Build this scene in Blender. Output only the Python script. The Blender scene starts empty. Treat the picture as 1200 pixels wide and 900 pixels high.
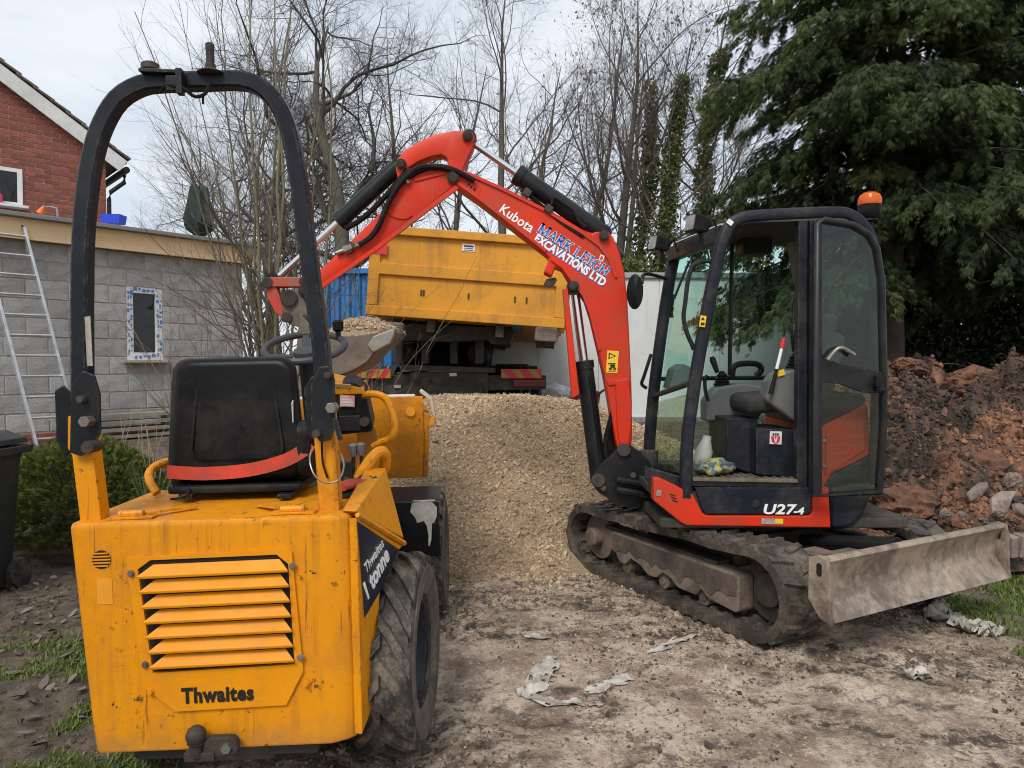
import bpy, bmesh, math, random
import numpy as np
from mathutils import Vector, Matrix, Euler

C = bpy.context.scene.collection
scn = bpy.context.scene
R = math.radians
random.seed(7)
RNG = np.random.default_rng(11)

# ------------------------------------------------------------------ camera
FPX, CAM_Z, PITCH = 850.0, 1.5, R(1.82)
cam_d = bpy.data.cameras.new("camera")
cam = bpy.data.objects.new("camera", cam_d)
C.objects.link(cam)
cam_d.sensor_width = 36.0
cam_d.lens = 36.0 * FPX / 1200.0
cam_d.clip_start, cam_d.clip_end = 0.05, 1200.0
cam.location = (0, 0, CAM_Z)
cam.rotation_euler = (R(90) - PITCH, 0, 0)
scn.camera = cam
scn.render.resolution_x, scn.render.resolution_y = 1024, 768

# ------------------------------------------------------------------ sky, sun, exposure (overcast winter day)
SUN_EL, SUN_AZ = R(48), R(200)          # high soft light from behind the camera, a little to the left
world = bpy.data.worlds.new("World")
scn.world = world
world.use_nodes = True
wn, wl = world.node_tree.nodes, world.node_tree.links
wn.clear()
wo = wn.new('ShaderNodeOutputWorld')
bg = wn.new('ShaderNodeBackground')
bg.inputs['Strength'].default_value = 0.10
sky = wn.new('ShaderNodeTexSky')
sky.sky_type = 'NISHITA'
sky.sun_disc = False
sky.sun_elevation, sky.sun_rotation = SUN_EL, SUN_AZ
sky.air_density, sky.dust_density, sky.ozone_density = 1.0, 2.0, 1.0
tc = wn.new('ShaderNodeTexCoord')
mp = wn.new('ShaderNodeMapping')
mp.inputs['Scale'].default_value = (1.6, 1.6, 4.5)
nz = wn.new('ShaderNodeTexNoise')
nz.inputs['Scale'].default_value = 2.2
nz.inputs['Detail'].default_value = 5
nz.inputs['Roughness'].default_value = 0.55
cr = wn.new('ShaderNodeValToRGB')
cr.color_ramp.elements[0].position, cr.color_ramp.elements[0].color = 0.36, (4.75, 5.2, 5.75, 1)
cr.color_ramp.elements[1].position, cr.color_ramp.elements[1].color = 0.62, (6.1, 6.35, 6.6, 1)
mx = wn.new('ShaderNodeMix')
mx.data_type = 'RGBA'
mx.inputs['Factor'].default_value = 0.86
wl.new(tc.outputs['Generated'], mp.inputs['Vector'])
wl.new(mp.outputs['Vector'], nz.inputs['Vector'])
wl.new(nz.outputs['Fac'], cr.inputs['Fac'])
wl.new(sky.outputs['Color'], mx.inputs[6])
wl.new(cr.outputs['Color'], mx.inputs[7])
wl.new(mx.outputs[2], bg.inputs['Color'])
wl.new(bg.outputs['Background'], wo.inputs['Surface'])

sun_d = bpy.data.lights.new("sun", 'SUN')
sun_d.energy, sun_d.angle, sun_d.color = 1.5, R(22), (1.0, 0.965, 0.91)
sun = bpy.data.objects.new("sun", sun_d)
C.objects.link(sun)
sd = Vector((math.sin(SUN_AZ) * math.cos(SUN_EL), math.cos(SUN_AZ) * math.cos(SUN_EL), math.sin(SUN_EL)))
sun.rotation_euler = sd.to_track_quat('Z', 'Y').to_euler()
vs = scn.view_settings
vs.view_transform, vs.look, vs.exposure, vs.gamma = 'Standard', 'None', 0.68, 1.0
scn.cycles.use_denoising = True
scn.cycles.pixel_filter_type = 'BLACKMAN_HARRIS'
scn.cycles.filter_width = 1.05
scn.cycles.max_bounces = 8
scn.cycles.transparent_max_bounces = 24

# ------------------------------------------------------------------ helpers
def at(px, py, Y):
    """Measured picture position at real distance Y in front of the camera -> point in the world."""
    a, b = (px - 600.0) / FPX, (450.0 - py) / FPX
    dy = math.cos(PITCH) + b * math.sin(PITCH)
    dz = -math.sin(PITCH) + b * math.cos(PITCH)
    t = Y / dy
    return Vector((a * t, Y, CAM_Z + dz * t))

def hash2(ix, iy, s):
    h = (ix.astype(np.int64) * 374761393 + iy.astype(np.int64) * 668265263 + s * 1442695041) & 0x7fffffff
    h = ((h ^ (h >> 13)) * 1274126177) & 0x7fffffff
    return ((h ^ (h >> 16)) & 0xffff) / 65535.0

def vnoise(x, y, s=0):
    x, y = np.asarray(x, float), np.asarray(y, float)
    ix, iy = np.floor(x), np.floor(y)
    fx, fy = x - ix, y - iy
    fx, fy = fx * fx * (3 - 2 * fx), fy * fy * (3 - 2 * fy)
    a, b = hash2(ix, iy, s), hash2(ix + 1, iy, s)
    c, d = hash2(ix, iy + 1, s), hash2(ix + 1, iy + 1, s)
    return (a * (1 - fx) + b * fx) * (1 - fy) + (c * (1 - fx) + d * fx) * fy

def fbm(x, y, f=1.0, o=4, s=0, g=0.5):
    t, a, n = 0, 1.0, 0.0
    for i in range(o):
        t = t + a * vnoise(np.asarray(x) * f + 17.3 * i, np.asarray(y) * f - 9.1 * i, s + i)
        n += a
        a *= g
        f *= 2.03
    return t / n

def sstep(a, b, x):
    t = np.clip((np.asarray(x, float) - a) / (b - a), 0, 1)
    return t * t * (3 - 2 * t)

def link(name, me, m=None, parent=None):
    o = bpy.data.objects.new(name, me)
    C.objects.link(o)
    if m is not None:
        me.materials.append(m)
    if parent is not None:
        o.parent = parent
    return o

def np_mesh(name, V, tris=None, quads=None, smooth=False):
    me = bpy.data.meshes.new(name)
    V = np.asarray(V, np.float32).reshape(-1, 3)
    idx, tot = [], []
    if tris is not None and len(tris):
        idx.append(np.asarray(tris, np.int32).ravel()); tot.append(np.full(len(tris), 3, np.int32))
    if quads is not None and len(quads):
        idx.append(np.asarray(quads, np.int32).ravel()); tot.append(np.full(len(quads), 4, np.int32))
    idx, tot = np.concatenate(idx), np.concatenate(tot)
    me.vertices.add(len(V)); me.vertices.foreach_set('co', V.ravel())
    me.loops.add(len(idx)); me.loops.foreach_set('vertex_index', idx)
    me.polygons.add(len(tot))
    st = np.zeros(len(tot), np.int32); st[1:] = np.cumsum(tot)[:-1]
    me.polygons.foreach_set('loop_start', st)
    try:
        me.polygons.foreach_set('loop_total', tot)
    except Exception:
        pass
    me.polygons.foreach_set('use_smooth', np.full(len(tot), smooth, bool))
    me.update(calc_edges=True)
    me.validate()
    return me

def tag(o, label=None, cat=None, group=None, kind=None):
    if label: o['label'] = label
    if cat: o['category'] = cat
    if group: o['group'] = group
    if kind: o['kind'] = kind
    return o

def thing(name, label, cat, loc=(0, 0, 0), group=None):
    o = bpy.data.objects.new(name, None)
    C.objects.link(o)
    o.location = loc
    o.empty_display_size = 0.2
    return tag(o, label, cat, group)

class MB:
    """collects shapes in world space; build() links them as ONE mesh object relative to its parent"""
    def __init__(self, M=None):
        self.v, self.f, self.M = [], [], M
    def add(self, vs, fs):
        n = len(self.v)
        for p in vs:
            p = Vector(p)
            self.v.append(self.M @ p if self.M is not None else p)
        self.f += [tuple(i + n for i in f) for f in fs]
        return self
    def box(self, c, s, rot=None):
        hx, hy, hz = s[0] / 2, s[1] / 2, s[2] / 2
        vs = [Vector((x, y, z)) for x in (-hx, hx) for y in (-hy, hy) for z in (-hz, hz)]
        if rot is not None:
            m = rot if isinstance(rot, Matrix) else Euler(rot).to_matrix()
            vs = [m @ v for v in vs]
        c = Vector(c)
        return self.add([v + c for v in vs], [(0, 1, 3, 2), (4, 6, 7, 5), (0, 4, 5, 1), (2, 3, 7, 6), (0, 2, 6, 4), (1, 5, 7, 3)])
    def loft(self, rings, caps=True, closed=False):
        n, vs, fs = len(rings[0]), [], []
        for r in rings: vs += list(r)
        k = len(rings)
        for i in range(k if closed else k - 1):
            a, b = i * n, ((i + 1) % k) * n
            for j in range(n):
                fs.append((a + j, a + (j + 1) % n, b + (j + 1) % n, b + j))
        if caps and not closed:
            fs.append(tuple(range(n))[::-1]); fs.append(tuple(range((k - 1) * n, k * n)))
        return self.add(vs, fs)
    def extr(self, pts, vec):
        vec = Vector(vec)
        return self.loft([[Vector(p) for p in pts], [Vector(p) + vec for p in pts]])
    def prism(self, poly, a, b, ax='y'):
        f = {'y': lambda u, v, t: (u, t, v), 'x': lambda u, v, t: (t, u, v), 'z': lambda u, v, t: (u, v, t)}[ax]
        return self.loft([[f(u, v, a) for u, v in poly], [f(u, v, b) for u, v in poly]])
    def sweep(self, pts, sec, up=(0, 1, 0), closed=False, scales=None):
        pts = [Vector(p) for p in pts]
        up, rings, n = Vector(up), [], len(pts)
        for i, p in enumerate(pts):
            a = pts[i - 1] if (i > 0 or closed) else p
            b = pts[(i + 1) % n] if (i < n - 1 or closed) else p
            t = (b - a).normalized()
            s = t.cross(up)
            if s.length < 1e-4: s = t.cross(Vector((0.3, 0.2, 1)))
            s.normalize()
            u = s.cross(t).normalized()
            k = 1.0
            if 0 < i < n - 1 or closed:
                d1, d2 = (p - a).normalized(), (b - p).normalized()
                k = 1.0 / max(0.6, math.cos(d1.angle(d2, 0) / 2))
            q = scales[i] if scales else 1.0
            rings.append([p + s * (x * k * q) + u * (y * q) for x, y in sec])
        return self.loft(rings, closed=closed)
    def tube(self, pts, r, n=8, closed=False, up=(0.13, 0.21, 0.97), taper=None):
        sec = [(r * math.cos(2 * math.pi * i / n), r * math.sin(2 * math.pi * i / n)) for i in range(n)]
        return self.sweep(pts, sec, up, closed, taper)
    def lathe(self, prof, o, axis=(1, 0, 0), n=24, closed=False, caps=True):
        q = Vector((0, 0, 1)).rotation_difference(Vector(axis).normalized())
        o = Vector(o)
        rings = [[o + q @ Vector((r * math.cos(2 * math.pi * j / n), r * math.sin(2 * math.pi * j / n), h)) for j in range(n)] for r, h in prof]
        return self.loft(rings, caps, closed)
    def cyl(self, a, b, r, n=12, r2=None):
        a, b = Vector(a), Vector(b)
        return self.lathe([(r, 0), (r if r2 is None else r2, (b - a).length)], a, b - a, n)
    def ball(self, c, r, n=12, sc=(1, 1, 1)):
        c, rings = Vector(c), []
        for i in range(n // 2 + 1):
            t = math.pi * (i + 0.02) / (n / 2 + 0.04)
            rings.append([c + Vector((sc[0] * r * math.sin(t) * math.cos(2 * math.pi * j / n), sc[1] * r * math.sin(t) * math.sin(2 * math.pi * j / n), sc[2] * r * math.cos(t))) for j in range(n)])
        return self.loft(rings)
    def build(self, name, m, parent=None, bevel=0, seg=2, sharp=32, origin=None, label=None):
        me = bpy.data.meshes.new(name)
        O = Vector((0, 0, 0))
        p = parent
        while p is not None:
            O += p.location
            p = p.parent
        org = Vector(origin) if origin is not None else O
        bm = bmesh.new()
        bv = [bm.verts.new(v - org) for v in self.v]
        for f in self.f:
            try: bm.faces.new([bv[i] for i in f])
            except ValueError: pass
        bmesh.ops.recalc_face_normals(bm, faces=bm.faces)
        if bevel:
            es = [e for e in bm.edges if len(e.link_faces) == 2 and e.calc_face_angle(0) > R(28)]
            bmesh.ops.bevel(bm, geom=es, offset=bevel, segments=seg, profile=0.5, affect='EDGES', clamp_overlap=True)
        bm.to_mesh(me); bm.free()
        me.polygons.foreach_set('use_smooth', [True] * len(me.polygons))
        me.set_sharp_from_angle(angle=R(sharp))
        o = link(name, me, m, parent)
        if bevel and len(me.polygons) < 3000:
            w = o.modifiers.new('weighted_normal', 'WEIGHTED_NORMAL'); w.keep_sharp = True; w.weight = 80
        if origin is not None: o.location = org - O
        if label: o['label'] = label
        return o

def rrect(x0, z0, x1, z1, r, n=4):
    out = []
    for cx, cz, a0 in ((x1 - r, z1 - r, 0), (x0 + r, z1 - r, 90), (x0 + r, z0 + r, 180), (x1 - r, z0 + r, 270)):
        for i in range(n + 1):
            a = R(a0 + 90 * i / n)
            out.append((cx + r * math.cos(a), cz + r * math.sin(a)))
    return out

def smooth_path(pts, k=4):
    """Catmull-Rom through the points"""
    P = [Vector(p) for p in pts]
    out = []
    for i in range(len(P) - 1):
        p0, p1, p2, p3 = P[max(i - 1, 0)], P[i], P[i + 1], P[min(i + 2, len(P) - 1)]
        for j in range(k):
            t = j / k
            out.append(0.5 * ((2 * p1) + (p2 - p0) * t + (2 * p0 - 5 * p1 + 4 * p2 - p3) * t * t + (3 * p1 - p0 - 3 * p2 + p3) * t ** 3))
    out.append(P[-1])
    return out

def text(name, s, size, m, M, parent, sx=1.0, shear=0.0, bold=0.0, depth=0.0012, space=1.0, align='LEFT'):
    cu = bpy.data.curves.new(name, 'FONT')
    cu.body, cu.size, cu.shear, cu.offset, cu.extrude = s, size, shear, bold, depth
    cu.space_character, cu.align_x, cu.resolution_u = space, align, 3
    t = bpy.data.objects.new(name, cu)
    C.objects.link(t)
    me = bpy.data.meshes.new_from_object(t.evaluated_get(bpy.context.evaluated_depsgraph_get()))
    bpy.data.objects.remove(t)
    O, p = Vector((0, 0, 0)), parent
    while p is not None:
        O += p.location; p = p.parent
    me.transform(Matrix.Translation(-O) @ M @ Matrix.Diagonal((sx, 1, 1, 1)))
    me.name = name
    me.materials.clear()
    return link(name, me, m, parent)

def frame(o, x, y):
    """matrix with origin o, local x and y along the given directions"""
    x = Vector(x).normalized(); y = Vector(y); z = x.cross(y).normalized(); y = z.cross(x)
    M = Matrix((x, y, z)).transposed().to_4x4()
    M.translation = Vector(o)
    return M

# ------------------------------------------------------------------ materials
def _n(nt, t, **kw):
    n = nt.nodes.new(t)
    for k, v in kw.items():
        n.inputs[k.replace('_', ' ')].default_value = v
    return n

def mat(name, c, c2=None, scale=3.0, rough=0.6, metal=0.0, bump=0.0, bscale=60.0, dirt=None, damt=0.3, dscale=5.0,
        streak=None, samt=0.3, sscale=(14, 14, 1.2), scratch=None, scramt=.6, edge=None, edge_r=.010, chips=None, chipamt=0.62, chipscale=28.0, rand=0.0, spec=0.5, coat=0.0, bdist=0.01,
        contrast=(0.35, 0.65), trans=0.0, low=None, lowz=(0.1, 0.6)):
    m = bpy.data.materials.new(name)
    m.use_nodes = True
    nt = m.node_tree
    L = nt.links.new
    b = nt.nodes['Principled BSDF']
    b.inputs['Roughness'].default_value = rough
    b.inputs['Metallic'].default_value = metal
    b.inputs['Specular IOR Level'].default_value = spec
    b.inputs['Coat Weight'].default_value = coat
    tcn = nt.nodes.new('ShaderNodeTexCoord')
    co = tcn.outputs['Object']
    col = None
    def noise(s, detail=5, vec=None, ro=0.6):
        n = _n(nt, 'ShaderNodeTexNoise', Scale=s, Detail=detail, Roughness=ro)
        L(vec or co, n.inputs['Vector'])
        return n.outputs['Fac']
    def ramp(f, p0, p1):
        r = nt.nodes.new('ShaderNodeMapRange')
        r.inputs['From Min'].default_value, r.inputs['From Max'].default_value = p0, p1
        L(f, r.inputs['Value'])
        return r.outputs['Result']
    def mixc(f, a, bb):
        x = nt.nodes.new('ShaderNodeMix'); x.data_type = 'RGBA'
        if isinstance(f, float): x.inputs['Factor'].default_value = f
        else: L(f, x.inputs['Factor'])
        for s, i in ((a, 6), (bb, 7)):
            if isinstance(s, tuple): x.inputs[i].default_value = (*s[:3], 1)
            else: L(s, x.inputs[i])
        return x.outputs[2]
    def mul(a, k):
        x = nt.nodes.new('ShaderNodeMath'); x.operation = 'MULTIPLY'
        L(a, x.inputs[0])
        if isinstance(k, float): x.inputs[1].default_value = k
        else: L(k, x.inputs[1])
        return x.outputs[0]
    col = c
    if c2 is not None:
        col = mixc(ramp(noise(scale), *contrast), c, c2)
    if rand:
        oi = nt.nodes.new('ShaderNodeObjectInfo')
        h = nt.nodes.new('ShaderNodeHueSaturation')
        r = nt.nodes.new('ShaderNodeMapRange')
        r.inputs['To Min'].default_value, r.inputs['To Max'].default_value = 1 - rand, 1 + rand
        L(oi.outputs['Random'], r.inputs['Value']); L(r.outputs['Result'], h.inputs['Value'])
        if isinstance(col, tuple): h.inputs['Color'].default_value = (*col[:3], 1)
        else: L(col, h.inputs['Color'])
        col = h.outputs['Color']
    if dirt is not None:
        ad = nt.nodes.new('ShaderNodeMath'); ad.operation = 'ADD'
        L(mul(noise(dscale, 8, ro=0.7), 0.62), ad.inputs[0]); L(mul(noise(dscale * 9, 8, ro=0.8), 0.38), ad.inputs[1])
        f = ramp(ad.outputs[0], 0.47, 0.60)
        col = mixc(mul(f, float(damt)), col, dirt)
    if streak is not None:
        mpn = nt.nodes.new('ShaderNodeMapping')
        mpn.inputs['Scale'].default_value = sscale
        L(co, mpn.inputs['Vector'])
        f = mul(ramp(noise(1.0, 6, mpn.outputs['Vector']), 0.5, 0.75), ramp(noise(2.3, 3), 0.4, 0.6))
        col = mixc(mul(f, float(samt)), col, streak)
    if scratch is not None:
        mpn = nt.nodes.new('ShaderNodeMapping'); mpn.inputs['Scale'].default_value = (70, 70, 2.2); mpn.inputs['Rotation'].default_value = (0, .05, 0)
        L(co, mpn.inputs['Vector'])
        f = mul(ramp(noise(1.0, 4, mpn.outputs['Vector'], .7), 0.60, 0.66), ramp(noise(4.0, 5), 0.46, 0.58))
        col = mixc(mul(f, float(scramt)), col, scratch)
    if low is not None:
        sx = nt.nodes.new('ShaderNodeSeparateXYZ'); L(co, sx.inputs[0])
        a = nt.nodes.new('ShaderNodeMath'); a.operation = 'ADD'
        L(sx.outputs['Z'], a.inputs[0]); L(mul(noise(7.0, 6), 0.5), a.inputs[1])
        f = ramp(a.outputs[0], lowz[1] + 0.25, lowz[0] + 0.25)
        col = mixc(mul(f, 0.8), col, low)
    rsock = None
    if chips is not None:
        f = ramp(noise(chipscale, 4, ro=0.75), chipamt, chipamt + 0.025)
        f = mul(f, ramp(noise(3.1, 3), 0.42, 0.6))
        col = mixc(f, col, chips)
    if edge is not None:
        # paint worn off along the bent edges, broken up by noise
        bv = nt.nodes.new('ShaderNodeBevel'); bv.samples = 3; bv.inputs['Radius'].default_value = edge_r
        ge = nt.nodes.new('ShaderNodeNewGeometry')
        dp = nt.nodes.new('ShaderNodeVectorMath'); dp.operation = 'DOT_PRODUCT'
        L(bv.outputs['Normal'], dp.inputs[0]); L(ge.outputs['Normal'], dp.inputs[1])
        f = mul(ramp(dp.outputs['Value'], 0.985, 0.90), ramp(noise(30.0, 6, ro=.75), 0.50, 0.58))
        col = mixc(f, col, edge)
    if isinstance(col, tuple): b.inputs['Base Color'].default_value = (*col[:3], 1)
    else: L(col, b.inputs['Base Color'])
    if rough > 0.15 and metal < 0.9:
        r = nt.nodes.new('ShaderNodeMapRange')
        r.inputs['To Min'].default_value, r.inputs['To Max'].default_value = max(0.05, rough - 0.14), min(1, rough + 0.14)
        L(noise(11.0, 4), r.inputs['Value']); L(r.outputs['Result'], b.inputs['Roughness'])
    if bump:
        bn = _n(nt, 'ShaderNodeBump', Strength=bump, Distance=bdist)
        L(noise(bscale, 6), bn.inputs['Height'])
        L(bn.outputs['Normal'], b.inputs['Normal'])
    if trans:
        t = nt.nodes.new('ShaderNodeBsdfTranslucent')
        x = nt.nodes.new('ShaderNodeMixShader'); x.inputs[0].default_value = trans
        if isinstance(col, tuple): t.inputs['Color'].default_value = (*col[:3], 1)
        else: L(col, t.inputs['Color'])
        L(b.outputs[0], x.inputs[1]); L(t.outputs[0], x.inputs[2])
        L(x.outputs[0], nt.nodes['Material Output'].inputs['Surface'])
    return m

def glass(name, tint, refl=1.0, dust=0.06, ior=1.5):
    m = bpy.data.materials.new(name); m.use_nodes = True
    nt = m.node_tree; nt.nodes.clear(); L = nt.links.new
    o = nt.nodes.new('ShaderNodeOutputMaterial')
    t = nt.nodes.new('ShaderNodeBsdfTransparent'); t.inputs['Color'].default_value = (*tint, 1)
    g = nt.nodes.new('ShaderNodeBsdfGlossy'); g.inputs['Roughness'].default_value = 0.015
    g.inputs['Color'].default_value = (refl, refl, refl, 1)
    d = nt.nodes.new('ShaderNodeBsdfDiffuse'); d.inputs['Color'].default_value = (0.42, 0.4, 0.35, 1)
    fr = nt.nodes.new('ShaderNodeFresnel'); fr.inputs['IOR'].default_value = ior
    x1 = nt.nodes.new('ShaderNodeMixShader'); x2 = nt.nodes.new('ShaderNodeMixShader')
    nz = nt.nodes.new('ShaderNodeTexNoise'); nz.inputs['Scale'].default_value = 6; nz.inputs['Detail'].default_value = 8
    tcn = nt.nodes.new('ShaderNodeTexCoord'); L(tcn.outputs['Object'], nz.inputs['Vector'])
    mr = nt.nodes.new('ShaderNodeMapRange'); mr.inputs['From Min'].default_value = 0.4; mr.inputs['From Max'].default_value = 0.8
    mr.inputs['To Max'].default_value = dust * 2.5; mr.inputs['To Min'].default_value = dust * 0.3
    L(nz.outputs['Fac'], mr.inputs['Value'])
    ge = nt.nodes.new('ShaderNodeNewGeometry'); iv = nt.nodes.new('ShaderNodeMath'); iv.operation = 'SUBTRACT'; iv.inputs[0].default_value = 1.0
    L(ge.outputs['Backfacing'], iv.inputs[1])
    mm = nt.nodes.new('ShaderNodeMath'); mm.operation = 'MULTIPLY'; L(fr.outputs[0], mm.inputs[0]); L(iv.outputs[0], mm.inputs[1])
    L(mm.outputs[0], x1.inputs[0]); L(t.outputs[0], x1.inputs[1]); L(g.outputs[0], x1.inputs[2])
    L(mr.outputs['Result'], x2.inputs[0]); L(x1.outputs[0], x2.inputs[1]); L(d.outputs[0], x2.inputs[2])
    L(x2.outputs[0], o.inputs['Surface'])
    return m

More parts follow.
